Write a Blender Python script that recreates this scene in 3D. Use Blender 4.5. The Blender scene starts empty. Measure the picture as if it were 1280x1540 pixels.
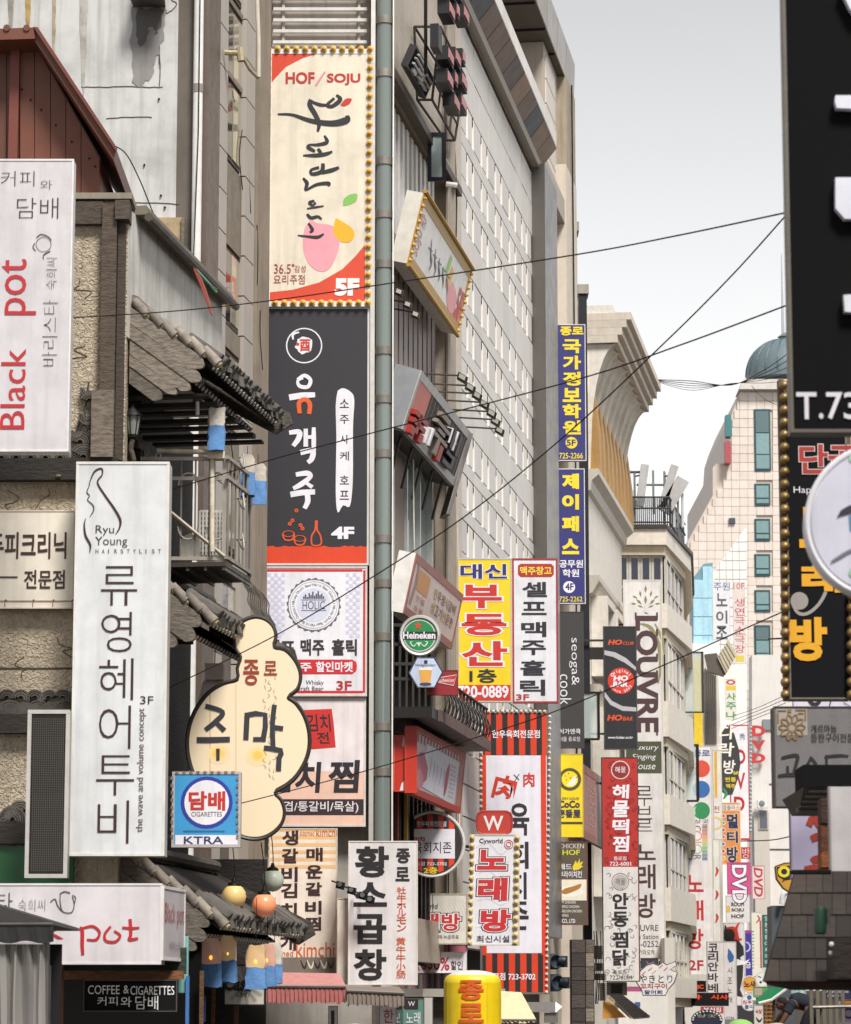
import bpy,math,random,zlib,base64,json
from mathutils import Vector,Matrix
from mathutils.geometry import tessellate_polygon
R=math.radians
random.seed(7)
SC=bpy.context.scene
COL=SC.collection
# ------------------------------------------------------------------ camera,sky,sun,exposure
FPX=4600.0
PITCH=math.atan(750/FPX)
CAMZ=1.6
cd=bpy.data.cameras.new('camera')
cam=bpy.data.objects.new('camera',cd)
COL.objects.link(cam)
SC.camera=cam
cam.location=(0,0,CAMZ)
cam.rotation_euler=(math.pi/2+PITCH,0,0)
cd.sensor_fit = 'VERTICAL'
cd.sensor_height=36
cd.lens=FPX/1540*36
cd.clip_end=3000
cd.clip_start=0.5
cd.dof.use_dof=True
cd.dof.focus_distance=46
cd.dof.aperture_fstop=6.3
SC.view_settings.view_transform = 'Standard'
SC.view_settings.look = 'None'
SC.view_settings.exposure=0.27
SC.view_settings.gamma=1
W=bpy.data.worlds.new("World")
SC.world=W
W.use_nodes=True
nt=W.node_tree
bg=nt.nodes['Background']
bg.inputs[1].default_value=0.1
SUN_EL,SUN_AZ=R(52),R(156)      # compass-like: 0 = +Y,90 = +X
sky=nt.nodes.new('ShaderNodeTexSky')
sky.sky_type = 'NISHITA'
sky.sun_disc=False
sky.sun_elevation=SUN_EL
sky.sun_rotation=SUN_AZ
hs=nt.nodes.new('ShaderNodeHueSaturation')
hs.inputs['Saturation'].default_value=0.12
hs.inputs['Value'].default_value=1.0
nt.links.new(sky.outputs[0],hs.inputs['Color'])
tc=nt.nodes.new('ShaderNodeTexCoord')
sp=nt.nodes.new('ShaderNodeSeparateXYZ')
nt.links.new(tc.outputs['Generated'],sp.inputs[0])
no=nt.nodes.new('ShaderNodeTexNoise')
no.inputs['Scale'].default_value=2.2
no.inputs['Detail'].default_value=4
nt.links.new(tc.outputs['Generated'],no.inputs['Vector'])
ma=nt.nodes.new('ShaderNodeMath')
ma.operation = 'MULTIPLY_ADD'
ma.inputs[1].default_value=0.06
nt.links.new(no.outputs[0],ma.inputs[0])
nt.links.new(sp.outputs[2],ma.inputs[2])
cr=nt.nodes.new('ShaderNodeValToRGB')
cr.color_ramp.interpolation = 'B_SPLINE'
e=cr.color_ramp.elements
e[0].position=0.0
e[0].color=(.98,.98,.98,1)
e[1].position=0.42
e[1].color=(.40,.41,.43,1)
for p_,c_ in ((0.2,(.95,.95,.955,1)),(0.3,(.68,.685,.695,1)),(0.7,(.36,.365,.38,1)),(1.0,(.38,.385,.40,1))):
 x_=e.new(p_)
 x_.color=c_
nt.links.new(ma.outputs[0],cr.inputs[0])
gm=nt.nodes.new('ShaderNodeMixRGB')
gm.blend_type = 'MULTIPLY'
gm.inputs[0].default_value=1
gm.inputs[2].default_value=(10,10,10,1)
nt.links.new(cr.outputs[0],gm.inputs[1])
mx=nt.nodes.new('ShaderNodeMixRGB')
mx.inputs[0].default_value=0.95
nt.links.new(hs.outputs[0],mx.inputs[1])
nt.links.new(gm.outputs[0],mx.inputs[2])
nt.links.new(mx.outputs[0],bg.inputs[0])
sl=bpy.data.lights.new('sun','SUN')
sl.energy=4.2
sl.angle=R(16)
sl.color=(1,.965,.92)
so=bpy.data.objects.new('sun',sl)
COL.objects.link(so)
sd=Vector((math.sin(SUN_AZ)*math.cos(SUN_EL),math.cos(SUN_AZ)*math.cos(SUN_EL),math.sin(SUN_EL)))
so.rotation_euler=sd.to_track_quat('Z','Y').to_euler()
so.location=(10,-10,40)

# ------------------------------------------------------------------ picture geometry -> places in the street
CP,SP=math.cos(PITCH),math.sin(PITCH)
def ray(px,py):
 a=(px-640)/FPX
 b = -(py-770)/FPX
 return Vector((a,CP-b*SP,SP+b*CP))
def P(px,py,D):
 d=ray(px,py)
 t=D/d.y
 return Vector((d.x*t,D,CAMZ+d.z*t))
def Z(py,D):
 return P(640,py,D).z
def X(px,py,D):
 return P(px,py,D).x
FX0,FK = -8.27,.159               # the left street front: x=FX0+FK*y
DH=Vector((.157,.98755,0))
NH=Vector((.98755,-.157,0))
def fx(D):
 return FX0+FK*D
def FP(D,o,z):
 v=Vector((fx(D),D,z))+NH*o
 return v
def WD(px,py,o=0.0):              # depth at which a pixel meets the street front moved out by o
 d=ray(px,py)
 c=FX0+o*(NH.x+FK * -NH.y)
 t=c/(d.x-FK*d.y)
 return d.y*t
def WP(px,py,o=0.0):
 D=WD(px,py,o)
 return P(px,py,D)

# ------------------------------------------------------------------ materials
def lin(h):
 h=h.lstrip('#')
 r=[]
 for i in (0,2,4):
  c=int(h[i:i+2],16)/255
  r.append(c/12.92 if c <= .04045 else ((c+.055)/1.055) ** 2.4)
 return r
MATS = {}
KIND = {   # rough,metallic,grime,noise scale,streak,bump,random
 'plastic': (.4,0,.30,2.4,.36,.04,0),'print': (.5,0,.2,3.0,.2,.1,0),'paint': (.5,0,.30,5.0,.25,.1,.06),
 'metal': (.38,.75,.35,6.0,.3,.1,.08),'steel': (.22,.95,.3,2.5,.25,.04,.14),'wood': (.8,0,.85,9.0,.3,.9,.3),
 'stucco': (.9,0,.35,14.0,.35,1.0,.05),'concrete': (.85,0,.55,1.4,.75,.3,.1),'panel': (.55,0,.14,1.6,.2,.05,.05),
 'stone': (.7,0,.22,3.0,.25,.15,.16),'tile': (.75,0,.6,11.0,.25,.5,.35),'fabric': (.9,0,.35,9.0,.2,.35,.12),
 'cloth': (.9,0,.25,22.0,.1,.5,.1),'asphalt': (.9,0,.3,3.0,0,.3,0),'flat': (.85,0,0,1,0,0,0),'rust': (.7,.2,.8,7.0,.5,.3,.1)}
def M(spec):
 if spec[0] == '#':
  spec = 'print:' + spec
 if spec in MATS:
  return MATS[spec]
 kind,hx=spec.split(':')
 m=bpy.data.materials.new(kind + '_' + hx.lstrip('#'))
 MATS[spec]=m
 m.use_nodes=True
 n=m.node_tree.nodes
 L=m.node_tree.links
 b=n['Principled BSDF']
 if kind == 'glass':
  b.inputs['Base Color'].default_value=(*lin(hx),1)
  b.inputs['Roughness'].default_value=.06
  b.inputs['Metallic'].default_value=.15
  b.inputs['Specular IOR Level'].default_value=.9
  t=n.new('ShaderNodeTexCoord')
  q=n.new('ShaderNodeTexNoise')
  q.inputs['Scale'].default_value=1.7
  L.new(t.outputs['Object'],q.inputs['Vector'])
  u=n.new('ShaderNodeBump')
  u.inputs['Strength'].default_value=.06
  L.new(q.outputs[0],u.inputs['Height'])
  L.new(u.outputs[0],b.inputs['Normal'])
  return m
 if kind == 'clear':
  b.inputs['Base Color'].default_value=(*lin(hx),1)
  b.inputs['Roughness'].default_value=.12
  b.inputs['Alpha'].default_value=.42
  return m
 if kind == 'glow' or kind == 'glow2':
  b.inputs['Base Color'].default_value=(*lin(hx),1)
  b.inputs['Emission Color'].default_value=(*lin(hx),1)
  b.inputs['Emission Strength'].default_value=.10 if kind == 'glow' else 1.6
  b.inputs['Roughness'].default_value=.3
  return m
 ro,me,gr,ns,st,bu,rn=KIND[kind]
 b.inputs['Roughness'].default_value=ro
 b.inputs['Metallic'].default_value=me
 c=lin(hx)
 if gr==0:
  b.inputs['Specular IOR Level'].default_value=.12
  b.inputs['Base Color'].default_value=(*c,1)
  return m
 t=n.new('ShaderNodeTexCoord')
 oi=n.new('ShaderNodeObjectInfo')
 add=n.new('ShaderNodeVectorMath')
 add.operation = 'ADD'
 L.new(t.outputs['Object'],add.inputs[0])
 L.new(oi.outputs['Location'],add.inputs[1])
 src=add.outputs[0]
 q=n.new('ShaderNodeTexNoise')
 q.inputs['Scale'].default_value=ns
 q.inputs['Detail'].default_value=8
 q.inputs['Roughness'].default_value=.65
 mp=n.new('ShaderNodeMapping')
 if kind == 'wood':
  mp.inputs['Scale'].default_value=(1.1,1.1,3.2)
  mp.inputs['Rotation'].default_value=(0,R(38),0)
 L.new(src,mp.inputs[0])
 L.new(mp.outputs[0],q.inputs['Vector'])
 r1=n.new('ShaderNodeMapRange')
 r1.inputs[1].default_value=.42
 r1.inputs[2].default_value=.72
 r1.inputs[3].default_value=0
 r1.inputs[4].default_value=gr
 L.new(q.outputs[0],r1.inputs[0])
 mp2=n.new('ShaderNodeMapping')
 mp2.inputs['Scale'].default_value=(7,7,.45)
 L.new(src,mp2.inputs[0])
 q2=n.new('ShaderNodeTexNoise')
 q2.inputs['Scale'].default_value=1.3
 q2.inputs['Detail'].default_value=6
 L.new(mp2.outputs[0],q2.inputs['Vector'])
 r2=n.new('ShaderNodeMapRange')
 r2.inputs[1].default_value=.48
 r2.inputs[2].default_value=.75
 r2.inputs[3].default_value=0
 r2.inputs[4].default_value=st
 L.new(q2.outputs[0],r2.inputs[0])
 dk=[x*(.16 if kind in ('wood','tile') else .38)+.01*y for x,y in zip(c,(1.3,1,.6))]
 m1=n.new('ShaderNodeMixRGB')
 m1.inputs[1].default_value=(*c,1)
 m1.inputs[2].default_value=(*dk,1)
 L.new(r1.outputs[0],m1.inputs[0])
 m2=n.new('ShaderNodeMixRGB')
 m2.inputs[2].default_value=(*[x*.5+.02*y for x,y in zip(c,(1.4,1.05,.6))],1)
 L.new(m1.outputs[0],m2.inputs[1])
 L.new(r2.outputs[0],m2.inputs[0])
 out=m2.outputs[0]
 if rn:
  hv=n.new('ShaderNodeHueSaturation')
  r3=n.new('ShaderNodeMapRange')
  r3.inputs[3].default_value=1-rn
  r3.inputs[4].default_value=1+rn
  L.new(oi.outputs['Random'],r3.inputs[0])
  L.new(r3.outputs[0],hv.inputs['Value'])
  L.new(out,hv.inputs['Color'])
  out=hv.outputs[0]
 L.new(out,b.inputs['Base Color'])
 if bu:
  u=n.new('ShaderNodeBump')
  u.inputs['Strength'].default_value=min(1,bu)
  u.inputs['Distance'].default_value=.02
  if kind == 'stucco':
   vo=n.new('ShaderNodeTexNoise')
   vo.inputs['Scale'].default_value=22
   vo.inputs['Distortion'].default_value=1.5
   L.new(src,vo.inputs['Vector'])
   L.new(vo.outputs[0],u.inputs['Height'])
   u.inputs['Distance'].default_value=.05
  else:
   L.new(q.outputs[0],u.inputs['Height'])
  L.new(u.outputs[0],b.inputs['Normal'])
 if kind in ('metal','steel'):
  r4=n.new('ShaderNodeMapRange')
  r4.inputs[3].default_value=ro
  r4.inputs[4].default_value=min(1,ro+.3)
  L.new(q.outputs[0],r4.inputs[0])
  L.new(r4.outputs[0],b.inputs['Roughness'])
 return m

# ------------------------------------------------------------------ mesh builder and scene tree
class MB:
 def __init__(s):
  s.v=[]
  s.f=[]
  s.smooth=False
 def add(s,vs,fs):
  k=len(s.v)
  s.v += [Vector(v) for v in vs]
  s.f += [tuple(i+k for i in f) for f in fs]
  return s
 def hexa(s,c):                     # 8 corners: bottom loop,top loop
  return s.add(c,[(0,3,2,1),(4,5,6,7),(0,1,5,4),(1,2,6,5),(2,3,7,6),(3,0,4,7)])
 def box(s,o,U,V,Wv):
  o,U,V,Wv=Vector(o),Vector(U),Vector(V),Vector(Wv)
  return s.hexa([o,o+U,o+U+V,o+V,o+Wv,o+U+Wv,o+U+V+Wv,o+V+Wv])
 def bb(s,x0,x1,y0,y1,z0,z1):
  return s.box((x0,y0,z0),(x1-x0,0,0),(0,y1-y0,0),(0,0,z1-z0))
 def fb(s,D0,D1,o0,o1,z0,z1):  # box in street-front coordinates
  a,b,c,d=FP(D0,o0,0),FP(D0,o1,0),FP(D1,o1,0),FP(D1,o0,0)
  u=lambda p,z: Vector((p.x,p.y,z))
  return s.hexa([u(a,z0),u(b,z0),u(c,z0),u(d,z0),u(a,z1),u(b,z1),u(c,z1),u(d,z1)])
 def prism(s,pts,w):               # planar loop extruded by vector w
  n=len(pts)
  pts=[Vector(p) for p in pts]
  w=Vector(w)
  fs=[(i,(i+1) % n,(i+1) % n+n,i+n) for i in range(n)]
  s.add(pts+[p+w for p in pts],fs)
  k=len(s.v)-2*n
  for t in tessellate_polygon([pts]):
   s.f.append((t[0]+k,t[1]+k,t[2]+k))
   s.f.append((t[2]+k+n,t[1]+k+n,t[0]+k+n))
  return s
 def tube(s,pts,r,n=6,r2=None,caps=True):
  pts=[Vector(p) for p in pts]
  m=len(pts)
  k=len(s.v)
  up=None
  for i,p in enumerate(pts):
   d=(pts[min(i+1,m-1)]-pts[max(i-1,0)]).normalized()
   if up is None:
    up=d.orthogonal().normalized()
   up=(up-d*up.dot(d))
   up=up.normalized() if up.length > 1e-6 else d.orthogonal().normalized()
   sd_=d.cross(up)
   rr=r if r2 is None else r+(r2-r)*i/(m-1)
   if isinstance(r,(list,tuple)):
    rr=r[i]
   for j in range(n):
    a=2*math.pi*j/n
    s.v.append(p+(up*math.cos(a)+sd_*math.sin(a))*rr)
  for i in range(m-1):
   for j in range(n):
    a=k+i*n+j
    b=k+i*n+(j+1) % n
    s.f.append((a,b,b+n,a+n))
  if caps:
   s.f.append(tuple(k+j for j in reversed(range(n))))
   s.f.append(tuple(k+(m-1)*n+j for j in range(n)))
  s.smooth=s.smooth or n > 7
  return s
 def lathe(s,c,ax,prof,n=16):    # prof: (radius,distance along axis)
  c,ax=Vector(c),Vector(ax).normalized()
  u=ax.orthogonal().normalized()
  w=ax.cross(u)
  k=len(s.v)
  for r_,h in prof:
   for j in range(n):
    a=2*math.pi*j/n
    s.v.append(c+ax*h+(u*math.cos(a)+w*math.sin(a))*r_)
  for i in range(len(prof)-1):
   for j in range(n):
    a=k+i*n+j
    b=k+i*n+(j+1) % n
    s.f.append((a,b,b+n,a+n))
  s.f.append(tuple(k+j for j in reversed(range(n))))
  s.f.append(tuple(k+(len(prof)-1)*n+j for j in range(n)))
  s.smooth=s.smooth or n > 9
  return s
 def ball(s,c,r,n=14,sq=1.0):
  return s.lathe(c,(0,0,1),[(max(1e-4,r*math.sin(math.pi*i/8)),-r*sq*math.cos(math.pi*i/8)) for i in range(9)],n)
 def mesh(s,name,mat,origin=Vector((0,0,0))):
  me=bpy.data.meshes.new(name)
  me.from_pydata([tuple(v-origin) for v in s.v],[],s.f)
  me.materials.append(M(mat))
  if s.smooth:
   me.polygons.foreach_set('use_smooth',[True]*len(me.polygons))
   try:
    me.set_sharp_from_angle(angle=R(40))
   except Exception:
    pass
  me.update()
  return me
class Node:
 """one object of the scene: a thing, a part or a sub-part"""
 def __init__(s,name,org,parent=None,mesh=None):
  s.o=bpy.data.objects.new(name,mesh)
  COL.objects.link(s.o)
  s.org=Vector(org)
  if parent is not None:
   s.o.parent=parent.o
   s.o.location=s.org-parent.org
  else:
   s.o.location=s.org
 def part(s,name,mb,mat,label=None,stuff=False):
  n=Node(name,s.org,s,mb.mesh(name,mat,s.org))
  if label:
   n.o['label']=label
  if stuff:
   n.o['kind'] = 'stuff'
  return n
 def piece(s,name,me,loc,rot=None,scale=None,label=None):
  n=Node(name,loc,s,me)
  if rot:
   n.o.rotation_euler=rot
  if scale:
   n.o.scale=scale
  if label:
   n.o['label']=label
  return n
def tagit(o,label,cat,group=None):
 o['label']=label
 o['category']=cat
 if group:
  o['group']=group
def Thing(name,label,cat,org,group=None):
 n=Node(name,org)
 n.o.empty_display_size=.2
 tagit(n.o,label,cat,group)
 return n
def single(name,mb,mat,label,cat,org=None,group=None):
 org=Vector(org) if org is not None else sum(mb.v,Vector())/len(mb.v)
 n=Node(name,org,None,mb.mesh(name,mat,org))
 tagit(n.o,label,cat,group)
 return n
def struct(name,mb,mat):
 n=Node(name,(0,0,0),None,mb.mesh(name,mat))
 n.o['kind'] = 'structure'
 return n

# ------------------------------------------------------------------ lettering
# outlines of the Korean syllables: code point,loops,then for each loop its length and x,y in hundredths of an em
HANGUL=(
(44032,2,8,74,83,74,46,89,46,89,39,74,39,74,-8,66,-8,66,83,10,51,73,47,48,34,27,10,9,6,16,25,29,38,46,43,66,10,66,10,73),
(44033,3,6,75,26,75,-8,67,-8,67,19,16,19,16,26,8,75,83,75,60,88,60,88,53,75,53,75,30,67,30,67,83,10,50,77,45,56,31,41,8,31,5,37,24,45,36,56,42,70,9,70,9,77),
(44036,3,8,75,83,75,55,88,55,88,48,75,48,75,17,67,17,67,83,10,51,76,46,54,31,38,9,27,5,34,24,42,36,54,42,69,9,69,9,76,6,27,23,27,1,79,1,79,-6,19,-6,19,23),
(44040,3,8,75,83,75,62,88,62,88,56,75,56,75,37,67,37,67,83,10,51,78,46,58,31,44,8,34,5,41,24,48,36,58,42,72,9,72,9,78,12,18,16,67,16,67,26,18,26,18,33,75,33,75,10,26,10,26,0,78,0,78,-7,18,-7),
(44048,4,4,75,27,75,-6,18,-6,18,27,4,26,20,26,0,67,0,67,20,8,75,83,75,61,88,61,88,54,75,54,75,31,67,31,67,83,10,51,77,46,56,31,41,8,30,5,37,24,45,36,56,42,70,9,70,9,77),
(44060,2,12,61,80,61,46,74,46,74,83,82,83,82,-8,74,-8,74,40,61,40,61,-3,54,-3,54,80,10,44,71,41,48,30,28,10,12,5,18,22,31,32,46,36,64,8,64,8,71),
(44061,3,6,81,25,81,-8,73,-8,73,18,20,18,20,25,12,61,81,61,60,73,60,73,83,81,83,81,29,73,29,73,53,61,53,61,30,54,30,54,81,10,44,76,40,56,29,40,10,28,5,35,21,44,31,55,36,69,9,69,9,76),
(44172,2,4,82,83,82,-8,74,-8,74,83,19,44,71,42,54,39,46,55,46,55,80,63,80,63,-3,55,-3,55,39,36,39,30,29,21,20,10,12,5,18,21,31,31,46,36,64,9,64,9,71),
(44188,4,4,81,26,81,-6,22,-6,22,26,4,30,20,30,0,73,0,73,20,4,81,83,81,31,73,31,73,83,19,63,81,63,32,55,32,55,51,38,51,31,42,22,35,10,29,6,35,22,44,32,55,36,69,10,69,10,76,45,76,43,64,41,58,55,58,55,81),
(44217,3,8,29,30,29,18,71,18,71,30,79,30,79,-7,21,-7,21,30,4,29,0,71,0,71,12,29,12,24,79,83,79,34,71,34,71,43,48,43,48,50,71,50,71,62,49,62,41,49,27,39,9,32,6,39,25,46,37,57,43,70,11,70,11,77,52,77,52,74,51,71,51,68,71,68,71,83),
(44228,2,4,82,83,82,-8,74,-8,74,83,23,44,71,44,67,42,58,56,58,56,80,64,80,64,-3,56,-3,56,28,39,28,39,35,56,35,56,51,41,51,35,36,24,23,10,12,5,18,21,31,31,46,35,64,9,64,9,71),
(44256,2,10,77,74,77,53,76,39,74,23,65,24,68,40,69,53,69,67,14,67,14,74,8,45,44,45,12,87,12,87,5,5,5,5,12,37,12,37,44),
(44264,3,8,76,79,76,60,75,52,66,52,68,60,68,72,15,72,15,79,8,47,62,47,47,87,47,87,40,5,40,5,47,39,47,39,62,12,15,16,68,16,68,25,15,25,15,32,77,32,77,10,23,10,23,0,79,0,79,-7,15,-7),
(44273,4,8,24,30,24,19,68,19,68,30,76,30,76,-7,16,-7,16,30,4,24,0,68,0,68,12,24,12,8,76,79,76,58,74,49,66,50,68,66,68,72,15,72,15,79,8,47,60,47,44,87,44,87,37,5,37,5,44,39,44,39,60),
(44275,3,8,76,78,76,56,74,46,66,47,68,65,68,72,15,72,15,78,8,47,58,47,40,87,40,87,34,5,34,5,40,39,40,39,58,17,50,26,50,22,54,12,65,4,80,-1,77,-7,64,-4,53,2,46,11,38,2,27,-4,14,-7,11,-1,26,4,37,12,41,22,41,26),
(44277,4,12,62,24,73,18,77,9,73,0,62,-6,46,-8,29,-6,18,0,14,9,18,18,29,24,46,26,12,33,18,25,14,22,9,25,4,33,0,46,-1,58,0,66,4,69,9,66,14,58,18,46,19,8,76,78,76,55,74,46,66,47,68,63,68,71,15,71,15,78,8,47,58,47,41,87,41,87,34,5,34,5,41,39,41,39,58),
(44396,1,17,65,38,67,50,68,60,68,70,15,70,15,77,76,77,76,60,74,38,87,38,87,31,50,31,50,-8,42,-8,42,31,5,31,5,38),
(44397,1,22,42,23,42,39,5,39,5,46,66,46,68,56,68,72,15,72,15,78,76,78,76,56,74,46,87,46,87,39,50,39,50,23,77,23,77,-8,69,-8,69,16,14,16,14,23),
(44537,2,6,77,24,77,-8,69,-8,69,18,14,18,14,24,12,66,45,68,64,68,72,15,72,15,78,76,78,76,56,74,45,87,45,87,38,5,38,5,45),
(44552,3,4,77,26,77,-7,15,-7,15,26,4,23,19,23,0,68,0,68,19,12,66,45,68,64,68,71,15,71,15,78,76,78,76,55,74,45,87,45,87,38,5,38,5,45),
(44592,2,4,79,83,79,-8,71,-8,71,83,10,53,73,48,48,35,26,10,9,6,16,26,29,39,46,44,66,10,66,10,73),
(44608,4,4,79,83,79,32,71,32,71,83,4,79,27,79,-6,21,-6,21,27,4,29,21,29,0,71,0,71,21,10,52,77,47,56,32,41,9,31,6,37,25,45,38,56,43,70,11,70,11,77),
(44620,3,8,76,83,76,45,90,45,90,38,76,38,76,-8,68,-8,68,83,10,32,73,30,51,24,31,11,13,5,17,15,32,22,48,24,66,8,66,8,73,10,57,73,55,50,50,28,37,7,30,11,41,28,47,47,49,66,35,66,35,73),
(44844,3,9,40,74,38,46,34,27,25,28,29,44,31,57,31,67,11,67,11,74,8,52,41,52,12,87,12,87,5,5,5,5,12,44,12,44,41,9,77,74,77,57,74,27,66,28,68,44,69,57,69,67,47,67,47,74),
(45208,2,8,74,83,74,47,89,47,89,40,74,40,74,-8,66,-8,66,83,9,9,74,17,74,17,22,30,22,58,26,59,19,44,17,16,15,9,15),
(45432,1,14,23,75,23,42,78,42,78,35,50,35,50,11,87,11,87,4,5,4,5,11,42,11,42,35,15,35,15,75),
(45433,2,6,77,22,77,-8,68,-8,68,16,14,16,14,22,14,42,38,42,50,16,50,16,81,24,81,24,57,78,57,78,50,50,50,50,38,87,38,87,32,5,32,5,38),
(45700,4,4,23,17,23,0,69,0,69,17,6,24,81,24,59,77,59,77,52,16,52,16,81,12,27,24,27,36,5,36,5,43,87,43,87,36,65,36,65,24,77,24,77,-6,15,-6,15,24,4,35,24,57,24,57,36,35,36),
(45769,3,6,79,26,79,-8,71,-8,71,19,19,19,19,26,4,79,83,79,30,71,30,71,83,9,11,78,19,78,19,44,46,46,61,49,62,42,47,39,32,38,11,38),
(45796,2,8,74,83,74,47,89,47,89,40,74,40,74,-8,66,-8,66,83,12,51,74,51,67,17,67,17,22,32,22,45,23,58,25,59,18,45,16,32,15,9,15,9,74),
(45800,3,8,75,83,75,56,89,56,89,49,75,49,75,17,67,17,67,83,12,49,75,49,68,17,68,17,40,33,40,46,41,57,43,58,36,46,34,33,33,9,33,9,75,6,27,24,27,1,79,1,79,-6,19,-6,19,24),
(45805,4,6,75,30,75,-7,67,-7,67,24,47,24,47,30,11,49,77,49,70,17,70,17,45,45,47,57,49,58,42,46,40,32,39,9,39,9,77,8,75,83,75,62,88,62,88,55,75,55,75,34,67,34,67,83,16,44,30,44,9,22,9,22,0,33,0,49,2,50,-4,42,-6,32,-6,20,-7,14,-7,14,15,36,15,36,24,14,24,14,30),
(45812,4,4,75,27,75,-6,18,-6,18,27,4,26,20,26,0,67,0,67,20,8,75,83,75,61,88,61,88,54,75,54,75,32,67,32,67,83,10,49,77,49,70,17,70,17,43,57,46,58,40,46,38,33,37,9,37,9,77),
(45817,4,12,62,25,72,19,76,10,72,0,62,-6,46,-8,30,-6,20,0,17,10,20,19,30,25,46,27,12,35,19,27,15,25,10,27,4,35,0,46,-1,58,0,65,4,68,10,65,15,58,19,46,20,8,75,83,75,59,88,59,88,52,75,52,75,29,67,29,67,83,12,49,76,49,69,17,69,17,43,33,43,46,44,57,46,58,39,46,37,33,36,9,36,9,76),
(45824,2,12,61,81,61,46,74,46,74,83,82,83,82,-8,74,-8,74,40,61,40,61,-3,53,-3,53,81,10,42,72,42,65,16,65,16,22,37,22,47,24,48,17,14,14,8,14,8,72),
(46028,2,16,42,43,42,52,16,52,16,79,76,79,76,72,24,72,24,59,77,59,77,52,50,52,50,43,87,43,87,37,5,37,5,43,12,15,15,68,15,68,23,15,23,15,29,76,29,76,9,23,9,23,0,79,0,79,-7,15,-7),
(46041,3,12,62,23,73,17,77,9,73,0,62,-6,46,-8,29,-6,18,0,15,9,18,17,29,23,46,25,12,34,17,26,14,23,9,26,3,34,0,46,-1,58,0,66,3,68,9,66,14,58,17,46,18,16,77,78,77,72,24,72,24,55,77,55,77,48,50,48,50,38,87,38,87,31,5,31,5,38,42,38,42,48,15,48,15,78),
(46160,2,8,75,77,75,71,25,71,25,49,77,49,77,42,16,42,16,77,8,87,30,87,24,50,24,50,-8,42,-8,42,24,5,24,5,30),
(46300,2,4,87,11,87,4,5,4,5,11,8,77,74,77,68,24,68,24,39,78,39,78,32,15,32,15,74),
(46497,4,6,80,24,80,-8,72,-8,72,18,18,18,18,24,8,72,59,72,83,80,83,80,29,72,29,72,53,56,53,56,59,10,30,76,30,69,16,69,16,41,20,41,31,43,32,36,17,34,7,34,7,76,10,60,76,60,69,43,69,43,41,50,41,63,43,64,36,49,34,35,34,35,76),
(46944,3,4,80,83,80,-8,72,-8,72,83,10,33,73,33,67,17,67,17,23,22,23,34,25,35,18,27,16,9,16,9,73,10,64,73,64,67,46,67,46,23,54,23,67,25,68,18,60,16,38,16,38,73),
(46972,2,8,74,83,74,47,89,47,89,40,74,40,74,-8,66,-8,66,83,16,49,74,49,42,17,42,17,21,32,21,45,22,58,24,59,17,46,15,32,14,9,14,9,49,41,49,41,68,8,68,8,74),
(46973,3,6,75,23,75,-8,67,-8,67,16,16,16,16,23,15,49,77,49,52,17,52,17,39,32,40,45,40,58,42,59,35,16,32,9,32,9,59,41,59,41,70,9,70,9,77,8,75,83,75,60,89,60,89,53,75,53,75,28,67,28,67,83),
(47000,2,14,42,73,42,41,16,41,16,21,26,21,47,23,48,16,25,14,8,14,8,48,34,48,34,66,8,66,8,73,12,61,81,61,47,74,47,74,83,82,83,82,-8,74,-8,74,40,61,40,61,-3,53,-3,53,81),
(47084,2,8,71,48,71,83,79,83,79,-8,71,-8,71,41,54,41,54,48,16,48,74,48,43,17,43,17,21,31,21,43,22,56,24,57,17,44,15,30,14,8,14,8,49,40,49,40,68,8,68,8,74),
(47196,1,20,15,55,69,55,69,69,15,69,15,76,77,76,77,49,23,49,23,34,79,34,79,27,50,27,50,10,87,10,87,3,5,3,5,10,42,10,42,27,15,27),
(47308,2,20,15,55,69,55,69,69,15,69,15,76,77,76,77,49,23,49,23,34,79,34,79,27,65,27,65,10,87,10,87,3,5,3,5,10,28,10,28,27,15,27,4,57,10,57,27,36,27,36,10),
(47336,2,12,15,62,69,62,69,72,15,72,15,79,77,79,77,55,23,55,23,44,79,44,79,37,15,37,8,87,28,87,21,50,21,50,-8,42,-8,42,21,5,21,5,28),
(47448,2,12,87,29,87,22,66,22,66,-8,57,-8,57,22,34,22,34,-8,26,-8,26,22,5,22,5,29,12,15,62,69,62,69,72,15,72,15,79,77,79,77,56,23,56,23,45,79,45,79,38,15,38),
(47476,2,4,87,10,87,4,5,4,5,10,12,15,55,69,55,69,69,15,69,15,76,77,76,77,48,23,48,23,34,79,34,79,27,15,27),
(47532,2,4,79,83,79,-8,71,-8,71,83,16,52,74,52,42,19,42,19,21,33,21,47,22,62,24,63,17,48,15,33,14,10,14,10,49,43,49,43,68,10,68,10,74),
(47533,3,4,79,83,79,27,71,27,71,83,6,79,22,79,-8,71,-8,71,16,19,16,19,22,15,50,77,50,52,18,52,18,39,33,40,46,40,60,42,61,35,17,32,10,32,10,59,42,59,42,70,10,70,10,77),
(47560,3,4,50,74,50,15,9,15,9,74,4,17,67,17,22,42,22,42,67,8,74,83,74,47,89,47,89,40,74,40,74,-8,66,-8,66,83),
(47564,4,4,50,74,50,33,9,33,9,74,4,17,68,17,39,42,39,42,68,8,75,83,75,55,88,55,88,48,75,48,75,16,67,16,67,83,6,27,23,27,1,79,1,79,-6,19,-6,19,23),
(47588,3,4,43,72,43,16,8,16,8,72,4,16,66,16,23,35,23,35,66,12,62,81,62,47,74,47,74,83,82,83,82,-8,74,-8,74,40,62,40,62,-3,54,-3,54,81),
(47589,4,6,81,24,81,-8,73,-8,73,17,21,17,21,24,4,44,75,44,36,9,36,9,75,4,17,68,17,42,36,42,36,68,12,62,81,62,59,73,59,73,83,81,83,81,29,73,29,73,53,62,53,62,29,54,29,54,81),
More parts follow.
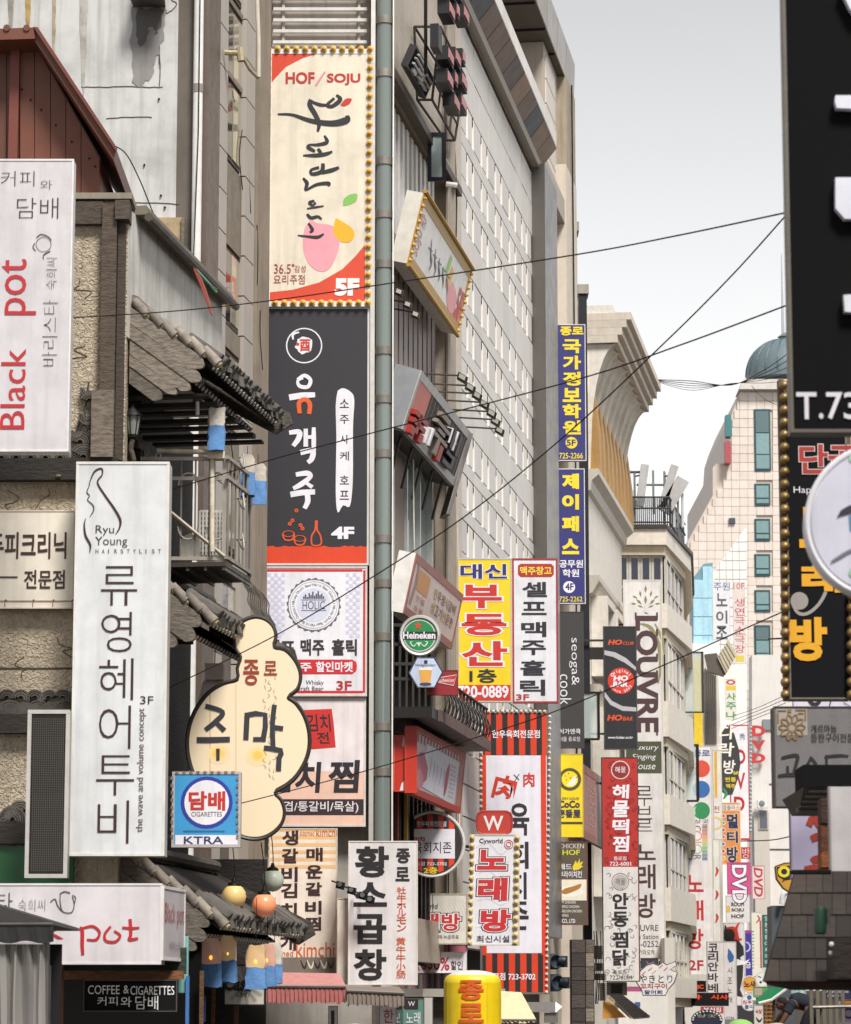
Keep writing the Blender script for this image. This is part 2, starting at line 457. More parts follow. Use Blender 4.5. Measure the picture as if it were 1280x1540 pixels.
(47680,3,4,17,71,17,48,43,48,43,71,12,79,83,79,36,71,36,71,56,51,56,51,41,9,41,9,78,51,78,51,63,71,63,71,83,12,21,16,71,16,71,25,21,25,21,32,79,32,79,10,30,10,30,0,83,0,83,-7,21,-7),
(47785,3,4,24,72,24,55,68,55,68,72,6,77,21,77,-8,68,-8,68,14,14,14,14,21,12,42,37,42,48,16,48,16,79,76,79,76,48,50,48,50,37,87,37,87,30,5,30,5,37),
(47924,3,4,76,78,76,42,15,42,15,78,4,24,71,24,49,68,49,68,71,8,87,30,87,23,50,23,50,-8,42,-8,42,23,5,23,5,30),
(47928,4,4,76,78,76,47,16,47,16,78,4,24,72,24,53,68,53,68,72,8,87,36,87,30,51,30,51,11,42,11,42,30,5,30,5,36,6,24,20,24,1,78,1,78,-6,15,-6,15,20),
(47932,3,4,76,80,76,52,16,52,16,80,4,24,73,24,59,68,59,68,73,20,15,15,68,15,68,23,15,23,15,29,42,29,42,38,5,38,5,45,87,45,87,38,50,38,50,29,76,29,76,9,23,9,23,0,79,0,79,-7,15,-7),
(48148,3,8,17,75,17,51,42,51,42,75,51,75,51,14,9,14,9,75,4,17,21,42,21,42,45,17,45,8,74,83,74,47,89,47,89,40,74,40,74,-8,66,-8,66,83),
(48169,5,12,62,24,72,18,76,9,72,0,62,-6,46,-8,30,-6,20,0,17,9,20,18,30,24,46,26,12,35,18,27,15,25,9,27,4,35,0,46,-1,58,0,65,4,68,9,65,15,58,18,46,19,8,17,77,17,63,42,63,42,77,51,77,51,35,9,35,9,77,4,17,42,42,42,42,57,17,57,8,75,83,75,60,88,60,88,53,75,53,75,28,67,28,67,83),
(48176,3,8,16,74,16,52,35,52,35,74,43,74,43,15,8,15,8,74,4,16,22,35,22,35,45,16,45,12,62,81,62,47,74,47,74,83,82,83,82,-8,74,-8,74,40,62,40,62,-3,54,-3,54,81),
(48288,3,4,16,22,35,22,35,45,16,45,4,82,83,82,-8,74,-8,74,83,16,64,81,64,-3,56,-3,56,42,43,42,43,15,8,15,8,74,16,74,16,52,35,52,35,74,43,74,43,48,56,48,56,81),
(48372,2,4,23,37,69,37,69,53,23,53,16,23,76,23,60,69,60,69,76,77,76,77,30,50,30,50,11,87,11,87,4,5,4,5,11,42,11,42,30,15,30,15,76),
(48376,3,4,24,50,68,50,68,61,24,61,16,42,33,42,43,16,43,16,79,24,79,24,68,68,68,68,79,76,79,76,43,50,43,50,33,87,33,87,26,5,26,5,33,6,24,19,24,1,78,1,78,-6,16,-6,16,19),
(48512,3,8,24,79,24,67,68,67,68,79,76,79,76,40,15,40,15,79,4,24,47,68,47,68,60,24,60,8,87,29,87,22,50,22,50,-8,42,-8,42,22,5,22,5,29),
(48516,4,8,24,80,24,68,68,68,68,80,76,80,76,44,16,44,16,80,4,24,50,68,50,68,62,24,62,8,87,35,87,28,51,28,51,11,42,11,42,28,5,28,5,35,6,24,19,24,1,78,1,78,-6,15,-6,15,19),
(48520,3,8,24,81,24,73,68,73,68,81,76,81,76,51,16,51,16,81,4,24,58,68,58,68,66,24,66,20,15,14,68,14,68,22,15,22,15,29,42,29,42,37,5,37,5,44,87,44,87,37,50,37,50,29,76,29,76,8,23,8,23,0,79,0,79,-7,15,-7),
(48652,3,4,87,11,87,4,5,4,5,11,8,23,76,23,60,69,60,69,76,77,76,77,29,15,29,15,76,4,23,36,69,36,69,53,23,53),
(48708,3,4,79,83,79,-8,71,-8,71,83,8,18,75,18,51,44,51,44,75,53,75,53,14,10,14,10,75,4,18,21,44,21,44,45,18,45),
(49324,2,17,35,75,35,59,38,43,47,29,58,20,53,13,44,20,37,30,31,42,26,29,18,19,9,12,4,18,16,28,24,42,27,59,27,75,8,74,83,74,46,89,46,89,39,74,39,74,-8,66,-8,66,83),
(49328,3,17,35,77,35,66,38,54,46,44,58,37,54,31,44,36,37,42,32,51,26,42,19,34,9,28,5,35,17,42,24,53,27,66,27,77,8,75,83,75,55,88,55,88,48,75,48,75,16,67,16,67,83,6,27,22,27,1,79,1,79,-6,19,-6,19,22),
(49332,3,17,35,80,35,73,38,61,46,52,57,46,53,39,44,44,36,50,31,58,26,49,18,42,9,36,4,43,16,50,24,60,27,72,27,80,8,75,83,75,63,88,63,88,56,75,56,75,36,67,36,67,83,12,18,16,67,16,67,25,18,25,18,31,75,31,75,10,26,10,26,0,78,0,78,-7,18,-7),
(49345,4,12,62,23,72,18,76,9,72,0,62,-6,46,-8,30,-6,20,0,17,9,20,18,30,23,46,25,12,35,18,27,14,25,9,27,4,35,0,46,-1,58,0,65,4,68,9,65,14,58,18,46,19,17,35,78,35,68,38,56,46,47,57,40,53,34,44,38,36,45,31,54,26,44,19,36,9,31,5,38,16,45,24,56,27,69,27,78,8,75,83,75,59,88,59,88,52,75,52,75,28,67,28,67,83),
(49352,2,17,32,74,32,57,34,43,41,30,51,21,46,14,38,20,32,29,28,39,24,28,17,19,9,12,4,18,15,28,22,42,24,57,24,74,12,62,81,62,46,74,46,74,83,82,83,82,-8,74,-8,74,40,62,40,62,-3,54,-3,54,81),
(49373,4,12,68,23,78,17,82,9,78,0,68,-6,52,-8,35,-6,25,0,21,9,25,17,35,23,52,25,12,40,17,32,14,30,9,32,3,40,0,52,-1,63,0,71,3,73,9,71,14,63,17,52,18,17,32,77,32,65,34,55,40,46,50,40,46,34,38,38,32,44,28,52,24,43,18,36,10,31,5,38,15,45,22,55,24,65,24,77,12,62,81,62,58,73,58,73,83,81,83,81,27,73,27,73,52,62,52,62,30,54,30,54,81),
(49436,2,8,79,83,79,-8,71,-8,71,45,50,45,50,52,71,52,71,83,17,37,75,37,59,40,43,48,29,60,20,55,13,46,20,38,30,33,42,27,29,20,19,10,11,5,18,17,28,25,42,28,59,28,75),
(49444,3,8,79,83,79,36,71,36,71,60,51,60,51,66,71,66,71,83,12,21,16,71,16,71,25,21,25,21,31,79,31,79,10,30,10,30,0,83,0,83,-7,21,-7,17,36,80,36,71,38,60,46,51,58,44,54,38,44,42,37,49,32,58,27,48,19,41,9,36,5,42,17,49,25,59,28,71,28,80),
(49457,4,12,66,24,76,19,80,9,76,0,66,-6,50,-8,34,-6,23,0,20,9,23,19,34,24,50,26,12,38,19,30,15,28,9,30,4,38,0,50,-1,61,0,69,4,72,9,69,15,61,19,50,20,17,36,78,36,69,39,56,46,46,58,40,54,33,44,38,37,45,32,54,27,44,19,36,9,31,5,37,17,44,25,55,28,68,28,78,8,71,64,71,83,79,83,79,29,71,29,71,57,51,57,51,64),
(49464,3,4,82,83,82,-8,74,-8,74,83,8,63,81,63,-3,56,-3,56,43,41,43,41,50,56,50,56,81,17,32,74,32,57,34,43,40,30,50,20,46,14,38,20,32,29,28,39,24,28,17,19,9,12,4,18,15,28,21,42,24,57,24,74),
(49472,4,4,81,83,81,34,73,34,73,83,8,64,81,64,35,56,35,56,59,42,59,42,66,56,66,56,81,17,32,79,32,69,34,59,40,50,49,44,45,38,38,42,32,49,28,56,24,48,18,40,10,35,5,42,15,49,22,59,24,70,24,79,12,22,16,73,16,73,24,22,24,22,30,81,30,81,9,30,9,30,0,85,0,85,-7,22,-7),
(49548,2,8,50,33,50,11,87,11,87,4,5,4,5,11,42,11,42,33,17,50,77,50,70,55,56,67,45,83,39,80,32,66,37,54,45,46,57,37,45,25,37,12,32,8,39,24,45,36,56,41,70,41,77),
(49689,2,17,50,82,50,77,55,67,67,58,82,54,79,47,65,51,54,58,46,67,38,58,26,51,13,47,10,54,25,58,37,67,42,77,42,82,14,42,22,42,33,5,33,5,40,87,40,87,33,50,33,50,22,77,22,77,-8,68,-8,68,15,14,15,14,22),
(49711,3,8,87,46,87,39,50,39,50,31,42,31,42,39,5,39,5,46,23,50,28,50,21,76,21,76,14,50,14,56,7,66,2,80,-1,78,-7,65,-5,54,0,46,7,38,0,27,-5,14,-7,11,-1,25,2,36,7,41,14,16,14,16,21,42,21,42,28,17,50,82,50,78,55,68,67,61,82,58,80,51,66,54,54,60,46,68,38,60,26,54,12,51,9,58,25,61,37,68,42,78,42,82),
(49828,2,4,87,11,87,4,5,4,5,11,17,50,76,50,70,55,55,67,44,83,37,79,30,66,36,54,44,46,56,37,44,26,36,12,30,8,37,24,44,36,55,41,70,41,76),
(49884,2,4,79,83,79,-8,71,-8,71,83,17,37,75,37,59,40,42,49,29,61,19,56,13,47,20,39,29,33,41,28,29,20,18,10,11,4,18,17,28,26,42,29,59,29,75),
(49885,3,6,79,24,79,-8,71,-8,71,17,19,17,19,24,4,79,83,79,28,71,28,71,83,17,37,78,37,70,40,57,48,47,60,40,55,34,46,39,38,46,33,55,28,45,20,38,10,32,6,39,18,46,26,57,28,70,28,78),
(49888,3,4,79,83,79,16,71,16,71,83,6,29,22,29,1,82,1,82,-6,21,-6,21,22,17,37,78,37,68,40,56,48,45,59,38,55,31,46,36,38,44,33,53,28,43,20,35,10,29,6,36,18,44,26,55,28,68,28,78),
(50472,2,4,80,83,80,-8,72,-8,72,83,30,51,75,51,54,53,42,57,29,66,19,60,13,54,19,50,26,47,35,45,26,40,18,35,12,29,18,24,26,22,35,19,26,15,19,9,13,4,19,12,29,17,42,18,54,18,75,26,75,26,44,29,33,35,23,40,33,43,44,43,75),
(50504,4,12,42,73,51,66,54,54,51,42,42,35,30,32,18,35,10,42,7,54,10,66,18,73,30,76,12,22,67,17,62,15,54,17,46,22,41,30,39,38,41,44,46,46,54,44,62,38,67,30,69,8,75,83,75,55,88,55,88,48,75,48,75,16,67,16,67,83,6,27,23,27,1,79,1,79,-6,19,-6,19,23),
(50532,4,12,37,73,44,65,47,54,44,42,37,34,26,32,16,34,9,42,6,54,9,65,16,73,26,76,12,20,67,15,61,13,54,15,46,20,41,26,39,33,41,38,46,39,54,38,61,33,67,26,68,12,62,81,62,56,73,56,73,83,81,83,81,15,73,15,73,49,62,49,62,18,54,18,54,81,6,30,24,30,1,84,1,84,-6,22,-6,22,24),
(50556,3,12,41,72,49,61,52,44,49,27,41,16,29,13,17,16,9,27,6,44,9,61,17,72,29,76,12,21,65,16,57,14,44,16,31,21,23,29,20,37,23,42,31,44,44,42,57,37,65,29,68,12,74,83,74,60,89,60,89,53,74,53,74,33,89,33,89,26,74,26,74,-8,66,-8,66,83),
(50612,2,12,22,65,16,57,14,44,16,31,22,23,29,20,37,23,42,31,44,44,42,57,37,65,29,68,19,79,83,79,-8,71,-8,71,42,52,42,48,26,40,16,29,13,17,16,10,27,7,44,10,61,17,72,29,76,40,72,48,63,52,48,71,48,71,83),
(50672,4,12,22,68,16,62,14,54,16,46,22,41,30,39,38,41,43,46,45,54,43,62,38,68,30,70,8,52,62,52,59,53,57,53,52,52,49,52,47,71,47,71,62,19,37,76,43,73,48,68,71,68,71,83,79,83,79,16,71,16,71,40,48,40,43,36,37,33,30,32,18,34,10,42,6,54,10,66,18,74,30,77,6,30,23,30,1,82,1,82,-6,22,-6,22,23),
(50689,5,12,22,68,16,63,14,56,16,48,22,43,30,41,38,43,43,48,45,56,43,63,38,68,30,70,12,66,25,76,19,80,10,76,0,66,-6,50,-8,34,-6,23,0,20,10,23,19,34,25,50,27,12,38,19,30,16,28,10,30,4,38,0,50,-1,61,0,69,4,72,10,69,16,61,19,50,20,8,52,61,53,58,53,53,52,51,52,49,71,49,71,63,52,63,19,79,83,79,29,71,29,71,42,48,42,43,38,37,35,30,34,18,37,10,45,6,56,10,67,18,74,30,77,37,76,43,74,48,70,71,70,71,83),
(50724,2,12,33,68,24,62,21,53,24,44,33,38,46,36,59,38,67,44,71,53,67,62,59,68,46,70,19,42,11,42,30,27,33,17,41,13,53,17,66,29,74,46,77,63,74,74,66,79,53,75,41,65,33,50,30,50,11,87,11,87,4,5,4,5,11),
(50752,3,12,24,68,18,63,16,56,18,48,24,43,32,41,40,43,46,48,48,56,46,63,40,68,32,70,23,4,19,28,19,28,35,18,38,10,45,8,56,11,67,20,74,32,77,44,74,53,67,56,56,53,45,46,38,36,35,36,19,44,20,53,20,60,21,61,15,42,13,22,12,5,12,8,74,83,74,45,89,45,89,38,74,38,74,-8,66,-8,66,83),
(50836,3,12,33,68,24,62,21,54,24,45,33,39,46,37,59,39,68,45,71,54,68,62,59,68,46,70,19,63,74,74,66,79,54,77,46,73,40,67,35,67,11,87,11,87,4,5,4,5,11,25,11,25,35,19,40,14,46,13,54,17,66,29,74,46,77,9,58,11,58,32,54,31,50,31,46,30,41,31,37,31,33,32,33,11),
(50864,3,12,62,77,73,70,77,59,73,49,62,42,46,39,29,42,18,49,14,59,18,70,29,77,46,79,12,34,71,26,66,23,59,26,52,34,48,46,46,58,48,66,52,69,59,66,66,58,71,46,72,8,87,31,87,24,50,24,50,-8,42,-8,42,24,5,24,5,31),
(50868,4,12,63,78,74,72,78,62,74,52,63,46,46,44,29,46,18,52,14,62,18,72,29,78,46,80,12,34,72,26,68,23,62,26,56,34,52,46,51,58,52,66,56,69,62,66,68,58,72,46,74,8,87,37,87,30,51,30,51,12,42,12,42,30,5,30,5,37,6,24,21,24,1,78,1,78,-6,15,-6,15,21),
(50872,3,12,63,80,74,74,78,66,74,57,63,52,46,50,29,52,18,57,14,66,18,74,29,80,46,82,12,33,74,25,71,23,66,25,61,33,58,46,57,58,58,66,61,69,66,66,71,58,74,46,75,20,15,15,68,15,68,23,15,23,15,29,42,29,42,38,5,38,5,44,87,44,87,38,50,38,50,29,76,29,76,9,23,9,23,0,79,0,79,-7,15,-7),
(50896,5,12,46,77,53,72,56,63,53,55,46,49,34,48,22,49,14,55,12,63,14,72,22,77,34,79,12,26,72,21,68,20,63,21,58,26,55,34,54,41,55,46,58,48,63,46,68,41,72,34,73,12,4,41,23,41,43,42,63,44,63,38,55,36,47,36,39,35,39,17,31,17,31,34,6,34,8,71,29,71,83,79,83,79,14,71,14,71,23,52,23,52,29,6,26,21,26,1,81,1,81,-6,17,-6,17,21),
(50977,4,12,63,78,74,73,78,63,74,54,63,48,46,46,29,48,18,54,14,63,18,73,29,78,46,81,12,33,73,25,69,22,63,25,58,33,54,46,52,58,54,66,58,69,63,66,69,58,73,46,74,14,26,21,26,32,5,32,5,39,87,39,87,32,65,32,65,21,77,21,77,-8,68,-8,68,14,14,14,14,21,4,35,21,57,21,57,32,35,32),
(51020,5,12,63,79,74,73,78,64,74,54,63,48,46,46,29,48,18,54,14,64,18,73,29,79,46,81,12,33,73,25,69,22,64,25,58,33,54,46,53,58,54,66,58,69,64,66,69,58,73,46,74,4,77,23,77,-7,15,-7,15,23,4,23,16,23,0,69,0,69,16,4,87,39,87,32,5,32,5,39),
(51060,3,4,79,83,79,-8,71,-8,71,83,12,43,72,51,61,54,44,51,27,43,16,31,13,19,16,11,27,8,44,11,61,19,72,31,76,12,24,65,18,57,16,44,18,31,24,23,31,20,39,23,44,31,46,44,44,57,39,65,31,68),
(51064,4,4,79,83,79,17,71,17,71,83,12,43,73,51,66,54,54,51,42,43,35,31,32,18,35,10,42,7,54,10,66,18,73,31,76,12,23,67,17,62,15,54,17,46,23,41,31,39,38,41,44,46,46,54,44,62,38,67,31,69,6,29,23,29,1,82,1,82,-6,21,-6,21,23),
(51068,4,12,42,77,51,70,54,59,51,49,42,42,30,39,18,42,10,49,7,59,10,70,18,77,30,79,12,22,71,17,66,15,59,17,52,22,48,30,46,38,48,44,52,46,59,44,66,38,71,30,72,4,79,83,79,36,71,36,71,83,12,21,16,71,16,71,25,21,25,21,32,79,32,79,10,29,10,29,0,82,0,82,-7,21,-7),
(51088,2,21,56,73,56,66,36,66,36,55,39,41,47,28,59,18,54,12,45,18,37,28,32,40,26,27,18,17,8,10,4,16,15,26,24,40,27,55,27,66,7,66,7,73,8,74,83,74,46,89,46,89,39,74,39,74,-8,66,-8,66,83),
(51109,4,12,62,24,72,18,76,9,72,0,62,-6,46,-8,30,-6,20,0,17,9,20,18,30,24,46,26,12,35,18,27,14,25,9,27,4,35,0,46,-1,58,0,65,4,68,9,65,14,58,18,46,19,21,56,76,56,69,36,69,36,66,38,54,46,45,57,39,54,32,44,37,37,44,32,52,26,42,19,35,9,30,5,36,16,43,24,53,27,66,27,69,7,69,7,76,8,75,83,75,60,88,60,88,53,75,53,75,28,67,28,67,83),
(51204,3,8,79,83,79,16,71,16,71,51,53,51,53,58,71,58,71,83,6,30,22,30,1,82,1,82,-6,22,-6,22,22,21,56,75,56,68,36,68,36,64,39,53,47,43,58,36,54,30,45,35,37,42,32,50,27,41,19,33,10,28,5,34,17,41,25,52,28,64,28,68,8,68,8,75),
(51216,4,4,79,25,79,-7,21,-7,21,25,4,29,19,29,0,71,0,71,19,8,79,83,79,30,71,30,71,53,53,53,53,60,71,60,71,83,21,56,77,56,70,36,70,36,67,39,56,47,46,58,39,54,33,45,38,37,44,32,53,27,44,19,36,10,31,5,37,17,44,25,54,28,67,28,70,8,70,8,77),
(51221,4,12,66,24,76,18,80,9,76,0,66,-6,50,-8,34,-6,23,0,20,9,23,18,34,24,50,26,12,38,18,30,15,28,9,30,4,38,0,50,-1,61,0,69,4,72,9,69,15,61,18,50,20,8,79,83,79,29,71,29,71,52,53,52,53,59,71,59,71,83,21,56,76,56,69,36,69,36,66,39,55,47,45,58,39,54,32,45,37,38,44,32,52,27,43,19,35,10,30,5,36,17,43,25,54,28,66,28,69,8,69,8,76),
(51228,3,4,82,83,82,-8,74,-8,74,83,8,64,81,64,-3,56,-3,56,43,41,43,41,50,56,50,56,81,21,48,72,48,65,32,65,32,57,34,42,40,28,51,19,46,12,38,19,32,28,28,39,23,27,17,17,9,10,4,16,14,27,21,41,24,57,24,65,6,65,6,72),
(51312,2,8,50,33,50,11,87,11,87,4,5,4,5,11,42,11,42,33,21,80,74,80,68,50,68,50,66,55,52,68,42,83,36,80,30,66,34,54,43,46,54,38,42,26,34,12,29,9,36,24,42,37,52,42,66,42,68,12,68,12,74),
(51316,3,19,79,78,79,72,51,72,56,61,67,53,82,49,79,42,65,46,53,53,46,63,38,53,27,46,13,42,10,49,25,53,36,61,40,72,12,72,12,78,6,24,20,24,1,78,1,78,-6,16,-6,16,20,8,50,49,50,34,87,34,87,27,5,27,5,34,42,34,42,49),
(51333,4,12,62,22,73,16,77,8,73,0,62,-6,46,-8,29,-6,18,0,15,8,18,16,29,22,46,24,12,34,16,26,13,23,8,26,3,34,0,46,-1,58,0,66,3,68,8,66,13,58,16,46,17,8,42,38,42,50,50,50,50,38,87,38,87,31,5,31,5,38,19,79,78,79,72,51,72,56,63,67,56,82,53,79,46,65,49,53,56,46,64,38,56,27,49,12,46,10,53,24,56,36,63,40,72,12,72,12,78),
(51452,2,19,79,77,79,70,50,70,55,59,67,50,82,45,79,39,65,43,54,50,46,60,38,50,26,43,13,39,10,45,25,50,37,59,41,70,13,70,13,77,8,87,31,87,24,50,24,50,-8,42,-8,42,24,5,24,5,31),
(51648,2,4,79,83,79,-8,71,-8,71,83,21,58,73,58,66,37,66,37,55,41,40,49,27,61,18,57,12,47,18,39,28,33,39,28,27,20,17,10,10,5,16,17,26,26,40,29,55,29,66,8,66,8,73),
(51665,4,4,79,83,79,34,71,34,71,83,8,29,29,29,18,71,18,71,29,79,29,79,-7,21,-7,21,29,4,29,0,71,0,71,12,29,12,21,58,77,58,70,38,70,38,68,40,57,48,48,60,42,56,35,47,40,39,46,33,55,28,46,20,38,10,34,6,40,18,46,26,56,29,68,29,70,8,70,8,77),
(52236,2,4,80,83,80,-8,72,-8,72,83,40,63,74,63,67,53,67,53,56,54,42,58,28,67,17,62,11,56,18,52,26,49,35,46,25,42,17,36,10,30,17,25,25,22,35,20,26,16,18,10,11,4,17,13,28,17,42,18,56,18,67,7,67,7,74,33,74,33,67,26,67,26,56,27,44,30,32,36,21,41,32,44,44,45,56,45,67,38,67,38,74),
(52252,4,4,80,83,80,30,72,30,72,83,4,80,25,80,-7,20,-7,20,25,4,28,18,28,0,72,0,72,18,38,63,76,63,70,52,70,52,66,54,56,59,47,67,40,62,34,56,38,52,44,49,51,46,44,42,38,36,33,30,38,25,44,23,52,20,45,15,38,9,34,4,40,13,47,17,56,19,66,19,70,8,70,8,76,33,76,33,70,27,70,27,58,30,50,36,42,41,50,44,58,44,70,38,70,38,76),
(52285,4,12,62,23,72,18,76,9,72,0,62,-6,46,-8,30,-6,20,0,17,9,20,18,30,23,46,25,12,35,17,27,14,25,9,27,3,35,0,46,-1,58,0,65,3,68,9,65,14,58,17,46,18,25,36,83,36,72,56,72,56,65,36,65,36,63,39,53,46,44,58,38,54,32,45,36,37,42,32,50,27,41,19,34,9,30,5,36,17,42,25,52,28,63,28,65,8,65,8,72,28,72,28,83,8,75,83,75,59,88,59,88,52,75,52,75,27,67,27,67,83),
(52572,3,4,79,83,79,-8,70,-8,70,83,10,6,18,31,18,31,35,39,35,39,18,64,21,65,15,44,12,24,11,7,11,23,39,82,39,71,60,71,60,64,39,64,42,53,50,45,62,39,58,33,48,37,40,44,35,52,30,43,22,36,12,32,8,38,20,44,28,53,31,64,10,64,10,71,31,71,31,82),
(52789,4,4,87,37,87,30,5,30,5,37,12,62,21,73,16,77,7,73,-1,62,-6,46,-8,29,-6,18,-1,15,7,18,16,29,21,46,22,12,34,15,26,12,23,7,26,3,34,0,46,-1,58,0,66,3,68,7,66,12,58,15,46,16,23,42,74,42,83,50,83,50,74,78,74,78,67,50,67,55,58,66,52,82,49,79,43,65,45,54,51,46,58,38,51,26,45,12,43,10,49,25,52,36,58,41,67,13,67,13,74),
(52824,2,4,79,83,79,-8,71,-8,71,83,25,38,81,38,67,59,67,59,60,38,60,38,53,41,39,50,26,62,18,57,11,48,18,40,26,34,38,29,26,21,16,11,10,7,16,19,25,27,38,30,53,30,60,9,60,9,67,30,67,30,81),
(52964,2,15,51,73,47,48,34,26,10,7,5,14,19,22,30,33,37,44,7,41,5,48,40,51,42,61,42,66,10,66,10,73,8,71,46,71,83,79,83,79,-8,71,-8,71,40,50,40,50,46),
(52992,2,4,82,83,82,-8,74,-8,74,83,25,63,80,63,-3,55,-3,55,40,38,40,32,30,23,20,10,11,6,17,17,25,26,34,32,44,7,42,5,49,34,51,36,60,36,65,10,65,10,72,44,72,44,64,43,55,41,47,55,47,55,80),
(53011,3,4,82,83,82,21,74,21,74,83,26,45,75,45,68,44,62,42,56,56,56,56,81,64,81,64,29,56,29,56,49,39,49,32,40,23,31,10,24,6,30,17,36,26,44,32,52,7,49,6,56,35,58,36,61,36,65,37,68,10,68,10,75,17,55,27,55,24,60,12,71,4,86,-1,83,-7,70,-4,59,3,51,12,44,3,33,-4,20,-7,16,-1,31,4,43,12,47,24,47,27),
(53076,2,13,77,74,77,54,76,40,73,23,65,24,68,46,14,43,12,50,68,52,69,57,69,67,15,67,15,74,8,45,35,45,11,87,11,87,4,5,4,5,11,37,11,37,35),
(53217,1,26,42,21,42,35,5,35,5,42,66,42,66,47,68,56,14,54,13,60,68,62,68,72,15,72,15,79,76,79,76,54,74,42,87,42,87,35,50,35,50,21,77,21,77,-8,69,-8,69,15,14,15,14,21),
(53328,1,24,65,34,68,51,14,49,13,56,68,58,68,70,15,70,15,77,76,77,76,59,75,48,73,34,87,34,87,28,65,28,65,-8,57,-8,57,28,34,28,34,-8,26,-8,26,28,5,28,5,34),
(53356,2,4,87,12,87,5,5,5,5,12,14,77,74,77,49,76,35,73,18,65,19,68,42,14,39,12,46,68,48,68,53,69,58,69,67,15,67,15,74),
(53416,3,4,79,83,79,17,71,17,71,83,14,53,76,48,54,35,37,11,25,8,32,21,37,31,44,38,52,8,50,7,56,41,58,44,69,11,69,11,76,6,29,22,29,0,82,0,82,-6,21,-6,21,22),
(53440,2,16,51,74,51,68,17,68,17,49,49,49,49,42,17,42,17,21,32,21,45,22,58,24,59,17,45,15,32,14,9,14,9,74,8,74,83,74,46,89,46,89,39,74,39,74,-8,66,-8,66,83),
(53685,3,12,63,20,73,15,77,7,73,-1,63,-6,46,-8,29,-6,18,-1,15,7,18,15,29,20,46,21,12,33,14,26,11,23,7,26,2,33,0,46,-1,58,0,66,2,68,7,66,11,58,14,46,15,20,77,80,77,74,24,74,24,65,74,65,74,59,24,59,24,50,77,50,77,44,50,44,50,35,87,35,87,28,5,28,5,35,42,35,42,44,16,44,16,80),
(53804,2,8,87,28,87,21,50,21,50,-8,42,-8,42,21,5,21,5,28,12,77,78,77,72,24,72,24,61,75,61,75,55,24,55,24,44,78,44,78,37,16,37,16,78),
(54000,2,4,79,83,79,-8,71,-8,71,83,16,54,74,54,68,19,68,19,49,51,49,51,42,19,42,19,21,34,21,47,22,60,24,61,17,48,15,34,14,11,14,11,74),
(54032,4,15,5,36,17,36,17,67,8,67,8,74,56,74,56,67,47,67,47,38,56,38,60,39,61,33,42,31,23,30,6,30,4,25,37,39,37,39,67,25,67,8,75,83,75,55,88,55,88,48,75,48,75,16,67,16,67,83,6,27,22,27,1,79,1,79,-6,19,-6,19,22),
(54053,4,12,18,28,76,28,76,22,27,22,27,14,75,14,75,8,27,8,27,0,78,0,78,-7,18,-7,8,75,83,75,62,88,62,88,55,75,55,75,33,67,33,67,83,15,5,44,17,44,17,69,8,69,8,76,56,76,56,69,47,69,47,45,52,46,60,46,61,40,42,38,23,38,6,37,4,25,44,39,45,39,69,25,69),
(54056,3,12,62,81,62,46,74,46,74,83,82,83,82,-8,74,-8,74,39,62,39,62,-3,54,-3,54,81,13,4,22,14,22,14,64,6,64,6,71,48,71,48,64,40,64,40,23,49,24,50,18,35,16,5,14,4,21,22,32,22,32,64,21,64),
(54532,3,4,87,11,87,4,5,4,5,11,12,26,35,26,67,12,67,12,74,79,74,79,67,65,67,65,35,79,35,79,29,12,29,12,35,4,34,35,57,35,57,67,34,67),
(54540,4,4,87,42,87,36,5,36,5,42,12,26,56,26,74,13,74,13,80,79,80,79,74,65,74,65,56,79,56,79,50,13,50,13,56,4,34,56,57,56,57,74,34,74,12,15,14,68,14,68,22,15,22,15,28,76,28,76,8,23,8,23,0,79,0,79,-7,15,-7),
(54588,3,4,79,83,79,-8,71,-8,71,83,16,5,22,17,22,17,66,7,66,7,73,58,73,58,66,48,66,48,23,53,23,58,24,63,24,64,18,44,16,24,15,6,15,4,25,22,40,22,40,66,25,66),
(54617,5,12,43,60,51,54,54,45,51,37,43,31,32,29,20,31,13,37,10,45,13,54,20,60,32,62,12,25,54,20,51,18,45,20,40,25,37,32,36,39,37,44,40,46,45,44,51,39,54,32,55,6,75,21,75,-8,67,-8,67,14,16,14,16,21,8,36,83,36,73,59,73,59,66,5,66,5,73,28,73,28,83,8,75,83,75,58,88,58,88,51,75,51,75,26,67,26,67,83),
(54620,5,12,43,58,51,52,54,43,51,34,43,28,32,26,20,28,13,34,10,43,13,52,20,58,32,60,12,25,52,20,49,18,43,20,38,25,34,32,33,39,34,44,38,46,43,44,49,39,52,32,54,8,75,83,75,53,88,53,88,46,75,46,75,15,67,15,67,83,8,36,83,36,72,59,72,59,65,5,65,5,72,28,72,28,83,6,27,20,27,1,79,1,79,-6,19,-6,19,20),
(54624,5,12,43,62,51,57,54,49,51,41,43,36,32,34,20,36,13,41,10,49,13,57,20,62,32,64,12,25,57,20,54,18,49,20,44,25,42,32,40,39,42,44,44,46,49,44,54,39,57,32,58,8,75,83,75,61,89,61,89,54,75,54,75,33,67,33,67,83,12,18,14,67,14,67,22,18,22,18,28,75,28,75,8,26,8,26,0,78,0,78,-7,18,-7,8,36,84,36,74,59,74,59,68,5,68,5,74,28,74,28,84),
(54644,4,12,37,52,44,44,47,34,44,23,37,16,27,13,17,16,10,23,8,34,10,44,17,52,27,54,12,21,46,17,41,15,34,17,27,21,22,27,20,34,22,38,27,39,34,38,41,34,46,27,47,8,31,80,31,67,50,67,50,60,5,60,5,67,23,67,23,80,12,62,81,62,45,74,45,74,83,82,83,82,-8,74,-8,74,38,62,38,62,-3,54,-3,54,81),
